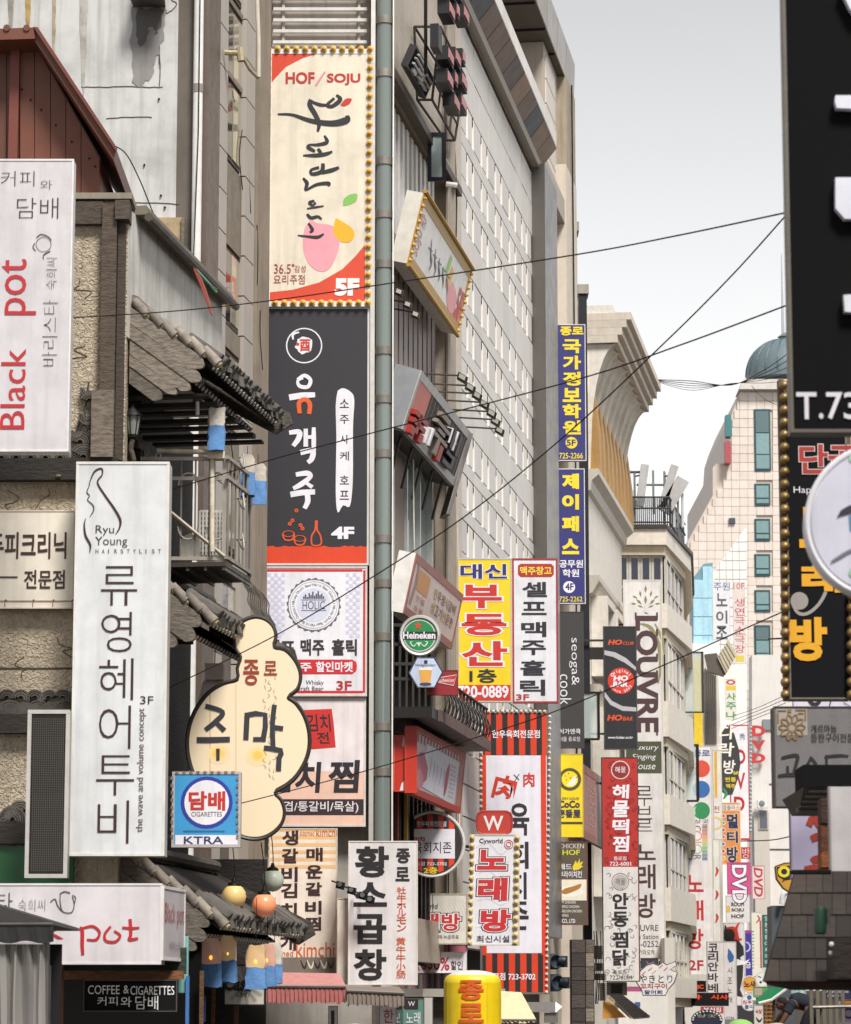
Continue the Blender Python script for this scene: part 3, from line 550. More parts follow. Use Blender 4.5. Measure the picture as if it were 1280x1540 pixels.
(54812,4,4,82,83,82,-8,74,-8,74,83,12,21,45,17,41,15,33,17,26,21,21,27,20,33,21,37,26,39,33,37,41,33,45,27,47,24,37,52,43,44,46,33,46,31,57,31,57,45,45,45,45,52,57,52,57,81,65,81,65,-3,57,-3,57,25,44,25,40,18,34,14,27,12,17,15,10,22,8,33,10,44,17,52,27,54,8,31,80,31,67,49,67,49,60,5,60,5,67,23,67,23,80),
(54840,3,12,34,49,27,45,25,39,27,34,34,30,46,29,57,30,64,34,67,39,64,45,57,49,46,50,8,50,81,50,69,82,69,82,63,9,63,9,69,42,69,42,81,19,62,54,72,49,75,39,72,31,64,25,50,22,50,10,87,10,87,3,5,3,5,10,42,10,42,22,28,25,19,31,16,39,20,49,30,54,46,57),
(54848,4,12,34,60,28,58,25,55,28,52,34,50,46,49,57,50,64,52,66,55,64,58,57,60,46,61,8,50,84,50,76,82,76,82,70,9,70,9,76,42,76,42,84,19,42,37,42,43,28,45,20,49,17,55,20,61,30,65,46,67,62,65,72,61,75,55,72,49,64,45,50,43,50,37,87,37,87,31,5,31,5,37,12,15,12,68,12,68,19,15,19,15,25,76,25,76,7,23,7,23,-1,79,-1,79,-7,15,-7),
(54868,4,12,26,52,21,48,19,43,21,38,26,34,33,33,40,34,44,38,46,43,44,48,40,52,33,53,23,44,58,51,52,54,43,52,35,46,29,37,27,37,17,45,18,53,18,61,19,62,13,42,11,5,9,4,16,20,16,28,17,28,27,19,30,13,35,11,43,14,52,21,58,33,60,8,75,83,75,44,89,44,89,37,75,37,75,-8,66,-8,66,83,8,37,82,37,72,60,72,60,65,6,65,6,72,28,72,28,82),
(54889,6,12,62,19,72,14,76,6,72,-1,62,-6,46,-8,30,-6,20,-1,16,6,20,14,30,19,46,20,12,34,13,27,10,25,6,27,2,34,-1,46,-2,58,-1,65,2,67,6,65,10,58,13,46,14,12,26,58,21,56,20,52,21,48,26,46,33,45,40,46,44,48,46,52,44,56,40,58,33,59,8,75,83,75,55,88,55,88,48,75,48,75,21,67,21,67,83,22,44,63,51,59,54,52,52,46,46,42,37,39,37,33,45,33,61,35,62,29,42,26,23,26,6,25,4,32,29,32,29,39,20,42,14,46,12,52,14,59,22,63,33,65,8,37,83,37,75,59,75,59,69,7,69,7,75,29,75,29,83),
(54924,4,4,79,83,79,-8,70,-8,70,83,12,28,52,23,48,21,43,23,38,28,34,35,33,42,34,47,38,49,43,47,48,42,52,35,53,24,46,58,54,52,57,43,54,35,48,30,39,27,39,17,48,18,56,18,65,19,65,13,45,11,7,9,6,16,13,16,22,17,31,17,31,26,22,29,15,35,13,43,16,52,24,58,35,60,8,39,83,39,72,62,72,62,65,7,65,7,72,31,72,31,83),
(54980,4,12,62,59,72,54,75,45,72,37,62,32,46,30,30,32,20,37,16,45,20,54,30,59,46,60,12,34,53,28,50,25,45,28,41,34,38,46,37,57,38,64,41,67,45,64,50,57,53,46,54,8,50,83,50,72,82,72,82,66,9,66,9,72,42,72,42,83,8,87,24,87,17,50,17,50,-8,42,-8,42,17,5,17,5,24),
(55148,5,4,79,83,79,-8,70,-8,70,83,8,6,17,24,17,44,18,65,20,65,14,45,11,25,10,7,10,12,46,57,54,51,56,42,54,33,46,27,35,25,24,27,16,33,13,42,16,51,24,57,35,59,12,28,51,23,47,21,42,23,36,28,33,35,31,42,33,47,36,49,42,47,47,42,51,35,52,8,39,82,39,70,62,70,62,64,7,64,7,70,31,70,31,82),
)
GLY = {}
OTHERS=[183,12365,12392,12420,12426,12507,12514,12523,12531,12643,22769,23567,23627,29275,29281,30058,31168,32905,32928,37193,40644]
for row in HANGUL:
 q=2
 loops=[]
 for _ in range(row[1]):
  m_=row[q]
  loops.append([(row[q+1+2*i]/100,row[q+2+2*i]/100) for i in range(m_)])
  q += 1+2*m_
 GLY[chr(row[0])]=(.92,loops)
def read_outline(ch):
 """outline loops of one letter of Blender's own default typeface"""
 def wire(body):
  c=bpy.data.curves.new('letter','FONT')
  c.body=body
  c.resolution_u=3
  c.fill_mode = 'NONE'
  o=bpy.data.objects.new('letter',c)
  COL.objects.link(o)
  ev=o.evaluated_get(bpy.context.evaluated_depsgraph_get())
  m=ev.to_mesh()
  r=[(v.co.x,v.co.y) for v in m.vertices],[tuple(x.vertices) for x in m.edges]
  ev.to_mesh_clear()
  bpy.data.objects.remove(o)
  bpy.data.curves.remove(c)
  return r
 adv=max(v[0] for v in wire(ch + '|')[0])-max(v[0] for v in wire('|')[0])
 V,E=wire(ch)
 nb = {}
 for a,b in E:
  nb.setdefault(a,[]).append(b)
  nb.setdefault(b,[]).append(a)
 seen,loops=set(),[]
 for s in range(len(V)):
  if s in seen or s not in nb:
   continue
  lp=[s]
  seen.add(s)
  while True:
   nx=[q for q in nb[lp[-1]] if q not in seen]
   if not nx:
    break
   lp.append(nx[0])
   seen.add(nx[0])
  Q=[]
  for p in (V[i] for i in lp):
   if not Q or abs(p[0]-Q[-1][0])+abs(p[1]-Q[-1][1]) > .006:
    Q.append(p)
  if len(Q) > 2:
   loops.append(Q)
 ar=sum(sum(l[i-1][0]*l[i][1]-l[i][0]*l[i-1][1] for i in range(len(l))) for l in loops)
 if ar > 0:
  loops=[l[::-1] for l in loops]
 return adv,loops
for ch_ in [chr(i) for i in range(33,127)]+[chr(i) for i in OTHERS]:
 GLY[ch_]=read_outline(ch_)
GLY[' ']=(.28,[])
CACHE = {}
LIFT = {}
def glyph(ch,bold=0.0):
 """vertices and triangles of one character in em units; bold moves the outline outwards"""
 key=(ch,round(bold,3))
 if key in CACHE:
  return CACHE[key]
 adv,cs=GLY.get(ch,(.5,[]))
 out=[]
 for c in cs:
  n=len(c)
  if bold:
   q=[]
   for i in range(n):
    (x0,y0),(x1,y1),(x2,y2)=c[i-1],c[i],c[(i+1) % n]
    ax,ay,bx,by=x1-x0,y1-y0,x2-x1,y2-y1
    la,lb=math.hypot(ax,ay) or 1,math.hypot(bx,by) or 1
    nx,ny = -ay/la-by/lb,ax/la+bx/lb     # outer loops run clockwise: left side is outside
    k=nx*nx+ny*ny
    if k < .3:
     k=.3
    q.append((x1+2*nx/k*bold,y1+2*ny/k*bold))
   c=q
  out.append(c)
 vs=[p for c in out for p in c]
 start,sums=[],[]
 k=0
 for c in out:
  start.append(k)
  k += len(c)
  sums.append(sum(c[i-1][0]*c[i][1]-c[i][0]*c[i-1][1] for i in range(len(c))))
 def inside(p,c):
  r=False
  for i in range(len(c)):
   (x0,y0),(x1,y1)=c[i-1],c[i]
   if (y0 > p[1]) != (y1 > p[1]) and p[0] < (x1-x0)*(p[1]-y0)/(y1-y0)+x0:
    r=not r
  return r
 tr=[]
 lift=[0]*k
 for i,c in enumerate(out):
  if sums[i] < 0:
   grp=[i]+[j for j,h in enumerate(out) if sums[j] > 0 and inside(h[0],c)]
   index=[start[g]+q for g in grp for q in range(len(out[g]))]
   for q in index:
    lift[q]=i
   for t in tessellate_polygon([[Vector((x,y,0)) for x,y in out[g]] for g in grp]):
    tr.append(tuple(index[q] for q in t))
 CACHE[key]=(adv,vs,tr)
 LIFT[key]=lift
 return CACHE[key]
def catmull(pts,k=5):
 if len(pts) < 3:
  return pts
 q=[pts[0]]+list(pts)+[pts[-1]]
 o=[]
 for i in range(1,len(q)-2):
  a,b,c,d=q[i-1],q[i],q[i+1],q[i+2]
  for j in range(k):
   t=j/k
   o.append(tuple(.5*(2*b[m]+(c[m]-a[m])*t+(2*a[m]-5*b[m]+4*c[m]-d[m])*t*t+(3*b[m]-a[m]-3*c[m]+d[m])*t ** 3) for m in range(len(b))))
 o.append(tuple(q[-2]))
 return o
SIGNS=[]
class Sign:
 """a sign box with a flat face on which print is laid; x,y are photograph pixels on its face (or 0-100 with uv=True)"""
 def __init__(s,label,l,t,r,b,D,depth=.25,face='plastic:#e4e2e4',side='paint:#b9b4ac',frame=None,name='shop_sign',cat='sign',
                 group=None,arm=True,quad=None,outline=None,facet=True,yaw=0):
  s.uv=quad is not None
  s.D=D
  if quad is None:
   cy,cx=(t+b)/2,(l+r)/2
   x0,x1=X(l,cy,D),X(r,cy,D)
   z0,z1=Z(t,D),Z(b,D)
   s.O=Vector((x0,D,z0))
   s.U=Vector((x1-x0,0,0))
   s.V=Vector((0,0,z1-z0))
   if yaw:
    s.U=Matrix.Rotation(yaw,3,'Z') @ s.U
  else:
   s.O,s.U,s.V=[Vector(q) for q in quad]
  s.w,s.h=s.U.length,s.V.length
  s.u,s.vv=s.U/s.w,s.V/s.h
  s.N=s.vv.cross(s.u).normalized()
  if s.N.y > 0:
   s.N = -s.N
  s.k=D/FPX
  if s.uv:
   s.k=s.w/100
   s.kv=s.h/100
  else:
   s.kv=s.k
  base=s.O+s.U*.5+s.V-s.N*depth*.5
  s.T=Thing(name,label,cat,base,group)
  s.dec = {}
  s.depth=depth
  if outline is None:
   o=s.O-s.N*depth
   mb=MB().box(o,s.U,s.V,s.N*depth)
   s.T.part('cabinet',mb,side)
   fr=frame[1]*s.k if frame else s.w*.012
   f0=s.O+s.u*fr*.6+s.vv*fr*.6
   if facet:
    s.T.part('face',MB().box(f0,s.u*(s.w-1.2*fr),s.vv*(s.h-1.2*fr),s.N*.008),face)
   fm=MB()
   d_=.02
   q=s.O-s.N*.004
   e_=.003
   fm.box(q-s.u*e_-s.vv*e_,s.u*(s.w+2*e_),s.vv*fr,s.N*d_)
   fm.box(q-s.u*e_+s.V-s.vv*(fr-e_),s.u*(s.w+2*e_),s.vv*fr,s.N*d_)
   fm.box(q-s.u*e_+s.vv*(fr-e_),s.u*fr,s.vv*(s.h-2*fr+2*e_),s.N*(d_-.002))
   fm.box(q+s.U-s.u*(fr-e_)+s.vv*(fr-e_),s.u*fr,s.vv*(s.h-2*fr+2*e_),s.N*(d_-.002))
   s.T.part('frame',fm,frame[0] if frame else side)
  else:
   pts=[s.w3(*s.pt(x,y),0) for x,y in outline]
   s.T.part('cabinet',MB().prism([p-s.N*depth for p in pts],s.N*depth),side)
   c=sum(pts,Vector())/len(pts)
   q=[p+(c-p).normalized()*(frame[1]*s.k if frame else .01) for p in pts]
   s.T.part('face',MB().prism(q,s.N*.008),face)
   if frame:
    s.T.part('frame',MB().tube(pts+[pts[0]],frame[1]*s.k*.75,6,caps=False),frame[0])
  if arm and quad is None:
   gx=s.O.x-fx(D)
   if .02 < gx < 3:
    am=MB()
    for f_ in ((.12,.88) if s.h > s.w else (.25,.75)):
     z_=s.O.z-s.h*f_
     am.box((s.O.x-gx-.05,D+depth*.4,z_),(gx+.1,0,0),(0,.05,0),(0,0,.05))
    s.T.part('bracket',am,'metal:#4a4643')
  s.tick=0
  SIGNS.append(s)
 def pt(s,x,y):
  if s.uv:
   return (x*s.w/100,y*s.h/100)
  d=ray(x,y)
  c=Vector((0,0,CAMZ))
  t=(s.O-c).dot(s.N)/d.dot(s.N)
  p=c+d*t-s.O
  return (p.dot(s.u),p.dot(s.vv))
 def w3(s,a,b,h=0.0):
  return s.O+s.u*a+s.vv*b+s.N*h
 def up(s,lay):
  s.tick=(s.tick+1) % 24
  return .008+.0015*lay+.00006*s.tick
 def get(s,name,mat,lay):
  return s.dec.setdefault((name,mat,lay),MB())
 def rectm(s,x0,y0,x1,y1):
  a,b=s.pt((x0+x1)/2,(y0+y1)/2)
  return a,b,abs(x1-x0)*s.k,abs(y1-y0)*s.kv
 def tx(s,st,x0,y0,x1,y1,mat='#2a2628',bold=.02,out=None,rot=0,skew=0,lay=5,name='lettering',vert=False,gap=.06):
  ca,cb,w,h=s.rectm(x0,y0,x1,y1)
  if rot in (90,-90):
   w,h=h,w
  vs,tr=[],[]
  def put(bd):
   vs,tr,g0=[],[],[]
   if vert:
    n=len(st)
    for i,ch in enumerate(st):
     adv,gv,gt=glyph(ch,bd)
     k=len(vs)
     for x,y in gv:
      vs.append(((x/.92) if adv > .8 else .5+(x-adv/2)*1.1,n-i-1+(y+.1+gap/2)/(.93+gap)+0,0))
     tr += [tuple(q+k for q in t) for t in gt]
    return vs,tr,(0,1,0,n)
   X_=0
   for ch in st:
    adv,gv,gt=glyph(ch,bd)
    k=len(vs)
    lf=LIFT[(ch,round(bd,3))]
    vs += [(x+X_,y,lf[q]) for q,(x,y) in enumerate(gv)]
    tr += [tuple(q+k for q in t) for t in gt]
    X_ += adv
   return vs,tr,None
  vs0,tr0,bb=put(bold)
  if not vs0:
   return
  if bb is None:
   xs=[v[0] for v in vs0]
   ys=[v[1] for v in vs0]
   bb=(min(xs),max(xs),min(ys),max(ys))
  jobs=[(vs0,tr0,mat,lay)]
  if out:
   v1,t1,_=put(bold+out[1])
   jobs.append((v1,t1,out[0],lay-1))
   if len(out) > 2:
    v1,t1,_=put(bold+out[1]+out[3])
    jobs.append((v1,t1,out[2],lay-2))
  c_,s_=math.cos(R(rot)),math.sin(R(rot))
  for vs,tr,mt,ly in jobs:
   P3=[]
   for x,y,lf in vs:
    a=((x-bb[0])/(bb[1]-bb[0])-.5)*w
    b = -((y-bb[2])/(bb[3]-bb[2])-.5)*h
    a -= b*skew
    a,b=a*c_+b*s_,-a*s_+b*c_
    P3.append(s.w3(ca+a,cb+b,.008+.0015*ly+.00015*lf))
   s.get(name,mt,ly).add(P3,tr)
 def poly(s,pts,mat,lay=2,name='print',sm=0):
  if sm:
   pts=catmull(list(pts)+[pts[0]],sm)[:-1]
  q=[s.pt(*p) for p in pts]
  hh=s.up(lay)
  P3=[s.w3(a,b,hh) for a,b in q]
  tr=tessellate_polygon([[Vector((a,b,0)) for a,b in q]])
  s.get(name,mat,lay).add(P3,[tuple(t) for t in tr])
 def rect(s,x0,y0,x1,y1,mat,lay=2,name='print'):
  ca,cb,w,h=s.rectm(x0,y0,x1,y1)
  hh=s.up(lay)
  P3=[s.w3(ca+i*w/2,cb+j*h/2,hh) for i,j in ((-1,-1),(1,-1),(1,1),(-1,1))]
  s.get(name,mat,lay).add(P3,[(0,1,2,3)])
 def disc(s,x,y,r,mat,lay=2,name='print',ry=None,n=28,r0=0,a0=0,a1=360):
  ry=ry or r
  ca,cb=s.pt(x,y)
  A=[R(a0+(a1-a0)*i/n) for i in range(n+1)]
  hh=s.up(lay)
  o=[s.w3(ca+r*s.k*math.cos(a),cb+ry*s.kv*math.sin(a),hh) for a in A]
  if r0:
   f=r0/r
   i_=[s.w3(ca+f*r*s.k*math.cos(a),cb+f*ry*s.kv*math.sin(a),hh) for a in A]
   s.get(name,mat,lay).add(o+i_,[(i,i+1,i+n+2,i+n+1) for i in range(n)])
  else:
   s.get(name,mat,lay).add(o[:-1],[tuple(range(n))])
 def stroke(s,pts,w,mat='#2a2628',lay=5,name='lettering',k=5,tip=.35):
  """brush stroke; points (x, y) or (x, y, width factor)"""
  pts=[p if len(p)==3 else (p[0],p[1],tip if i in (0,len(pts)-1) else 1.0) for i,p in enumerate(pts)]
  q=catmull(pts,k)
  m2=[(*s.pt(x,y),f) for x,y,f in q]
  L_,fs=[],[]
  hh=s.up(lay)
  n=len(m2)
  for i,(a,b,f) in enumerate(m2):
   a0,b0,_=m2[max(0,i-1)]
   a1,b1,_=m2[min(n-1,i+1)]
   dx,dy=a1-a0,b1-b0
   l_=math.hypot(dx,dy) or 1
   ww=w*s.k*max(.08,f)/2
   hq=hh+.000004*i
   L_ += [s.w3(a-dy/l_*ww,b+dx/l_*ww,hq),s.w3(a+dy/l_*ww,b-dx/l_*ww,hq)]
  s.get(name,mat,lay).add(L_,[(2*i,2*i+1,2*i+3,2*i+2) for i in range(n-1)])
 def arc_text(s,st,cx,cy,r,a0,a1,size,mat,bold=.02,lay=5):
  """letters round a circle, angles in degrees clockwise from the right"""
  n=len(st)
  ca,cb=s.pt(cx,cy)
  for i,ch in enumerate(st):
   a=R(a0+(a1-a0)*i/max(1,n-1))
   adv,gv,gt=glyph(ch,bold)
   th=a+math.pi/2 if a1 > a0 else a-math.pi/2
   P3=[]
   for x,y in gv:
    u_,v_=(x-adv/2)*size*s.k,-(y-.35)*size*s.k
    P3.append(s.w3(ca+r*s.k*math.cos(a)+u_*math.cos(th)-v_*math.sin(th),cb+r*s.k*math.sin(a)+u_*math.sin(th)+v_*math.cos(th),.008+.0015*lay))
   s.get('lettering',mat,lay).add(P3,gt)
 def bulbs(s,pts,r=.045,mat='plastic:#d8a94e',base='plastic:#e9dcc0'):
  me=bulb_mesh(r,mat)
  for x,y in pts:
   a,b=s.pt(x,y)
   s.T.piece('bulb',me,s.w3(a,b,.016),rot=(R(90),0,0) if abs(s.N.y+1) < .01 else s.N.to_track_quat('Z','Y').to_euler())
 def finish(s):
  cnt = {}
  for (name,mat,lay),mb in sorted(s.dec.items(),key=lambda t: (t[0][2],t[0][1])):
   s.T.part(name,mb,mat)
BUL = {}
def bulb_mesh(r,mat):
 if (r,mat) not in BUL:
  mb=MB().lathe((0,0,0),(0,0,1),[(r,0),(r*1.0,r*.45),(r*.62,r*.55),(r*.6,r*.95),(r*.25,r*1.25)],10)
  mb.smooth=True
  BUL[(r,mat)]=mb.mesh('bulb',mat)
 return BUL[(r,mat)]
def span(a,b,n):
 return [a+(b-a)*i/(n-1) for i in range(n)]

# ================================================================== SETTING
struct('ground',MB().bb(-400,400,-60,1200,-.05,0),'asphalt:#4a4845')
struct('road',MB().add([(-8.27-9.5+.5,-60,.004),(8,-60,.004),(8+130*.159+60*.159,130,.004),(fx(130)+.4,130,.004)],[(0,1,2,3)]),'asphalt:#5a5753')
struct('kerb',MB().fb(-40,130,.9,1.05,0,.12),'stone:#8c8780')
pv=MB().fb(-40,130,0,.898,0,.12)
struct('pavement',pv,'stone:#a09a92')

# ------------------------------------------------------------------ white tiled building (middle of the street front)
B=Thing('tiled_building','tall cream building clad in panels with small slot windows and steel parapet','building',FP(56,0,0))
D0,D1=WD(691,500),WD(803,500)
B.part('core',MB().fb(D0,D1+5.5,-9,-.26,0,20),'flat:#3a3632')
zt=Z(22,D0)
wins=[(702,711),(724,733),(745,754),(766,775),(785,792),(799.5,0)]
ed=[D0]
kinds=[]
for a,b in wins:
 for i,q in enumerate((a,b)):
  if q:
   dq=WD(q,500)
   ed.append(dq)
   kinds.append('wide' if i==0 else 'pier')
   ed.append(dq+.25)
   kinds.append('win')
ed.append(D1)
kinds.append('wide')
tiers=[]
Dr=WD(702,300)
for y in (159,229,300,408,478,548,648,718,788,868,938,1010,1080):
 tiers.append(Z(y,Dr))
gap = {}
JT=.015
wmesh = {}
head_shades = {}
def wframe(tall):
 if tall in wmesh:
  return wmesh[tall]
 f=MB()
 h=tall
 for a0,a1,z0,z1 in ((0,.035,0,h),(.215,.25,0,h),(.035,.215,0,.035),(.035,.215,h-.035,h)):
  dp_=.245 if a0 > .2 else .1
  p=[DH*a0,DH*a0+NH*dp_,DH*a1+NH*dp_,DH*a1]
  f.hexa([q+Vector((0,0,z0)) for q in p]+[q+Vector((0,0,z1)) for q in p])
 g=MB()
 p=[DH*.03+NH*.03,DH*.03+NH*.05,DH*.22+NH*.05,DH*.22+NH*.03]
 g.hexa([q+Vector((0,0,.03)) for q in p]+[q+Vector((0,0,h-.03)) for q in p])
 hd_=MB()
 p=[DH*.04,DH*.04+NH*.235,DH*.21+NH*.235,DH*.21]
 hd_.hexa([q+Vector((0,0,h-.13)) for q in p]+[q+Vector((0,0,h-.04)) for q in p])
 head_shades[tall]=hd_.mesh('window_head','flat:#2c2927')  # dark box at the slot top, paints the shade under the head
 wmesh[tall]=(f.mesh('window_frame','flat:#efece8'),g.mesh('window_pane','flat:#55524f'))
 return wmesh[tall]
pm = {}
def panel(Da,Db,z0,z1):
 key=(round(Db-Da,2),round(z1-z0,2))
 if key not in pm:
  L_=(Db-Da)/DH.y
  p=[DH*JT,DH*JT+NH*.25,DH*(L_-JT)+NH*.25,DH*(L_-JT)]
  m=MB().hexa([q+Vector((0,0,JT)) for q in p]+[q+Vector((0,0,(z1-z0)-JT)) for q in p])
  pm[key]=m.mesh('panel','panel:#ccc8c2')
 o=B.piece('panel',pm[key],FP(Da,-.25,z0))
 o.o.location += NH*random.uniform(-.004,.004)
rows=[]
top=zt
for i,z in enumerate(tiers):
 h=.62 if i < 9 else .66
 z1=z
 z0=z-h
 if top-z1 > 1.2:
  mid=(top+z1)/2
  rows += [(mid,top,0),(z1,mid,0)]
 elif top-z1 > .05:
  rows.append((z1,top,0))
 rows.append((z0,z1,1))
 top=z0
while top > 3.2:
 rows.append((top-.6,top,0))
 top -= .6
stuffp=MB()
npan=0
for z0,z1,wn in rows:
 if wn:
  for i,k in enumerate(kinds):
   if k == 'win':
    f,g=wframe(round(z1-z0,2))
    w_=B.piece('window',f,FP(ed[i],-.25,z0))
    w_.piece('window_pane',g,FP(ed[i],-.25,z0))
    w_.piece('window_head',head_shades[round(z1-z0,2)],FP(ed[i],-.25,z0))
   elif k == 'pier':
    stuffp.fb(ed[i]+JT,ed[i+1]-JT,-.25,-.004,z0+JT,z1-JT)
   else:
    panel(ed[i],ed[i+1],z0,z1)
 else:
  cuts=[ed[0]]+[ed[i+1] for i,k in enumerate(kinds) if k == 'wide' and 0 < i < len(kinds)]+[ed[-1]]
  cuts=sorted(set([ed[0]]+[ed[i] for i,k in enumerate(kinds) if k == 'wide' and i]+[ed[-1]]))
  fine=[]
  for a,b in zip(cuts[:-1],cuts[1:]):
   fine += [a,(a+b)/2] if (b-a) > 1.0 else [a]
  fine.append(cuts[-1])
  for a,b in zip(fine[:-1],fine[1:]):
   panel(a,b,z0,z1)
B.part('pier',stuffp,'panel:#dcd4c9',stuff=True)
# steel parapet,bulging outwards
zp=Z(20,D0)
zp=1.6+(P(690,15,D0).z-1.6)
n=15
seg=(D1+.4-50.5)/n
sm=MB()
for nm,mat,pr in (('parapet_panel','steel:#7c6a5c',[(0,0),(.5,.62),(.5,.66),(-.02,.02)]),('coping_panel','paint:#dcd8d2',[(.5,.64),(.5,1.0),(.2,1.1),(.2,.64)])):
 m=MB()
 L_=seg/DH.y-.03
 q=[NH*a+Vector((0,0,b)) for a,b in pr]
 m.prism(q,DH*L_)
 random.seed(4)
 mes=[m.mesh(nm,c) for c in ((mat,) if nm[0] == 'c' else ('steel:#6f5540','steel:#3f4146','steel:#8c6a4c','steel:#5a4a40'))]
 for i in range(n):
  o=B.piece(nm,random.choice(mes),FP(50.5+i*seg,0,zp))
B.part('roof_slab',MB().fb(50.5,D1+5.4,-9,.18,zp+.02,zp+.6),'panel:#a89e92')
# end return of the steel band
DE0,DE1=WD(803,500,.02),WD(821,500,.02)
q=MB()
q.fb(DE0-.1,DE1,-.2,.3,3.2,zp+.1)
B.part('end_band',q,'steel:#8a8580')
# the taller end tower with a flat overhanging roof
DF0,DF1=WD(822,500),WD(855,420)
T=Thing('end_tower','taller beige stair tower with dark overhanging roof at the end of the cream building','building',FP(DF0,0,0))
zr=Z(150,DF1)
T.part('wall',MB().fb(DF0,DF1,-6,-.03,0,zr),'panel:#b8ad9f')
me = {}
z=zr-.25
while z > 4:
 a,b=WD(824,500),WD(838,500)
 m = 'a'
 if m not in me:
  L_=b-a-.03
  p=[DH*0,NH*.03,DH*L_+NH*.03,DH*L_]
  me[m]=MB().hexa([q for q in p]+[q+Vector((0,0,.56)) for q in p]).mesh('panel','panel:#d0c8bc')
 T.piece('panel',me[m],FP(a,-.03,z-.56))
 z -= .6
pz=MB().fb(WD(839,420),DF1,-.03,.22,0,Z(285,DF1))
T.part('pilaster',pz,'stone:#c4b9aa')
T.part('upper_pilaster',MB().fb(WD(840,200),DF1,-.03,.2,Z(283,DF1),zr),'concrete:#a79a86')
ov=MB().fb(58,DF1+.12,-2.6,.14,zr+.02,zr+.12)
T.part('roof_slab',ov,'stone:#5f5953')
m=MB().prism([NH*.145,NH*.17,NH*.2+Vector((0,0,.92)),NH*.145+Vector((0,0,.92))],DH*1.85)
fm=m.mesh('fascia_panel','steel:#b5aca2')
for i in range(9):
 T.piece('fascia_panel',fm,FP(DF1+.12-(i+1)*1.9,0,zr))
m=MB()
for i in range(9):
 m.fb(DF1+.1-(i+1)*1.9,DF1+.06-(i+1)*1.9,-2.6,.12,zr-.03,zr+.015)
T.part('soffit_joint',m,'flat:#2c2926')
T.part('core',MB().fb(60,DF0-.02,-8,-2.4,19.9,zr+.8),'panel:#8e857a')
m=MB().tube([FP(WD(846,300),.25,zr),FP(WD(847,300),.26,14),FP(WD(846,300),.24,6)],.02)
T.part('cable',m,'flat:#2a2725')
# dark pylons behind it
for a,b,y,lab in ((858,869,334,'slim dark steel pylon with pale cap close behind the beige stair tower'),(871,883,428,'shorter dark steel pylon behind the vertical blue academy signs')):
 Da=75.2 if a==858 else 77.2
 t=Thing('pylon',lab,'pylon',(X(a,500,Da),Da,0),'dark pylons beside the stair tower')
 t.part('shaft',MB().bb(X(a,500,Da),X(b,500,Da),Da,Da+.6,0,Z(y+14,Da)),'metal:#34353b')
 t.part('cap',MB().bb(X(a,500,Da)-.03,X(b,500,Da)+.05,Da-.05,Da+.65,Z(y+13.8,Da),Z(y,Da)),'concrete:#a59d92')

# ------------------------------------------------------------------ hall with gilded fluted cornice
H=Thing('fluted_building','white building with golden vertical fins that curve out into a stepped cornice','building',FP(78.6,0,0))
za,zb_=Z(483,78.6),15.4
Dg0,Dg1=78.6,88.0
H.part('wall',MB().fb(Dg0,Dg1,-8,-.02,0,za+.2),'paint:#dcd4c8')
H.part('gold_wall',MB().fb(Dg0+.05,Dg1-.05,-.02,.02,Z(706,78.6),Z(590,78.6)),'paint:#b58f56')
n=9
zc=Z(706,78.6)
zk=Z(655,78.6)
for i in range(n):
 Dq=Dg0+.1+i*(Dg1-Dg0-.3)/(n-1)
 prof=[(-.02,zc),(.06,zc),(.1,zk)]
 for k in range(1,9):
  a=k/8
  prof.append((.1+.68*(1-math.cos(a*math.pi/2)) ** .9,zk+(za-.62-zk)*math.sin(a*math.pi/2)))
 prof.append((-.02,za-.6))
 H.part('fin',MB().prism([FP(Dq,o,z) for o,z in prof],DH*.06),'paint:#ddd6ca')
 H.part('gold_pilaster',MB().prism([FP(Dq+.3,o,z) for o,z in ((-.01,zc),(.3,zc),(.26,zk+.3),(.1,zk+1.6),(-.01,zk+1.6))],DH*.5),'paint:#a8824c')
 if i < n-1:
  cv=MB()
  w_=(Dg1-Dg0-.3)/(n-1)
  pts=[]
  for j in range(7):
   Dj=Dq+.06+(w_-.06)*j/6
   bow = -.10*math.sin(math.pi*j/6)
   for k in range(9):
    a=k/8
    pts.append(FP(Dj,max(0,.04+bow+.7*(1-math.cos(a*math.pi/2)) ** .9),zk+.5+(za-1.12-zk)*math.sin(a*math.pi/2)))
  cv.add(pts,[(j*9+k,j*9+k+1,(j+1)*9+k+1,(j+1)*9+k) for j in range(6) for k in range(8)])
  cv.smooth=True
  H.part('cove',cv,'paint:#e3ddd2')
for i in range(4):
 H.part('cornice_step',MB().fb(Dg0-.02,Dg1+.1,-.02,.82+.12*i,za-.6+.2*i+.004,za-.6+.2*(i+1)),'paint:#cfc4b4')
H.part('parapet',MB().fb(Dg0+.02,Dg1+.05,-8,.7,za+.204,za+.42),'paint:#e2dcd2')
H.part('lower_cornice',MB().prism([FP(Dg0-.1,o,zc+z) for o,z in ((-.02,-.6),(.08,-.55),(.12,-.3),(.3,-.15),(.3,0),(-.02,0))],DH*10.0),'paint:#c9c0b4')
for zz_,dd in ((Z(880,80.5),0),(Z(1040,80.5),0),(Z(1180,80.5),0)):
 H.part('sill_cornice',MB().prism([FP(Dg0,o,z) for o,z in ((-.02,zz_-.5),(.1,zz_-.45),(.28,zz_-.15),(.28,zz_),(-.02,zz_))],DH*9.6),'paint:#c6bcae')
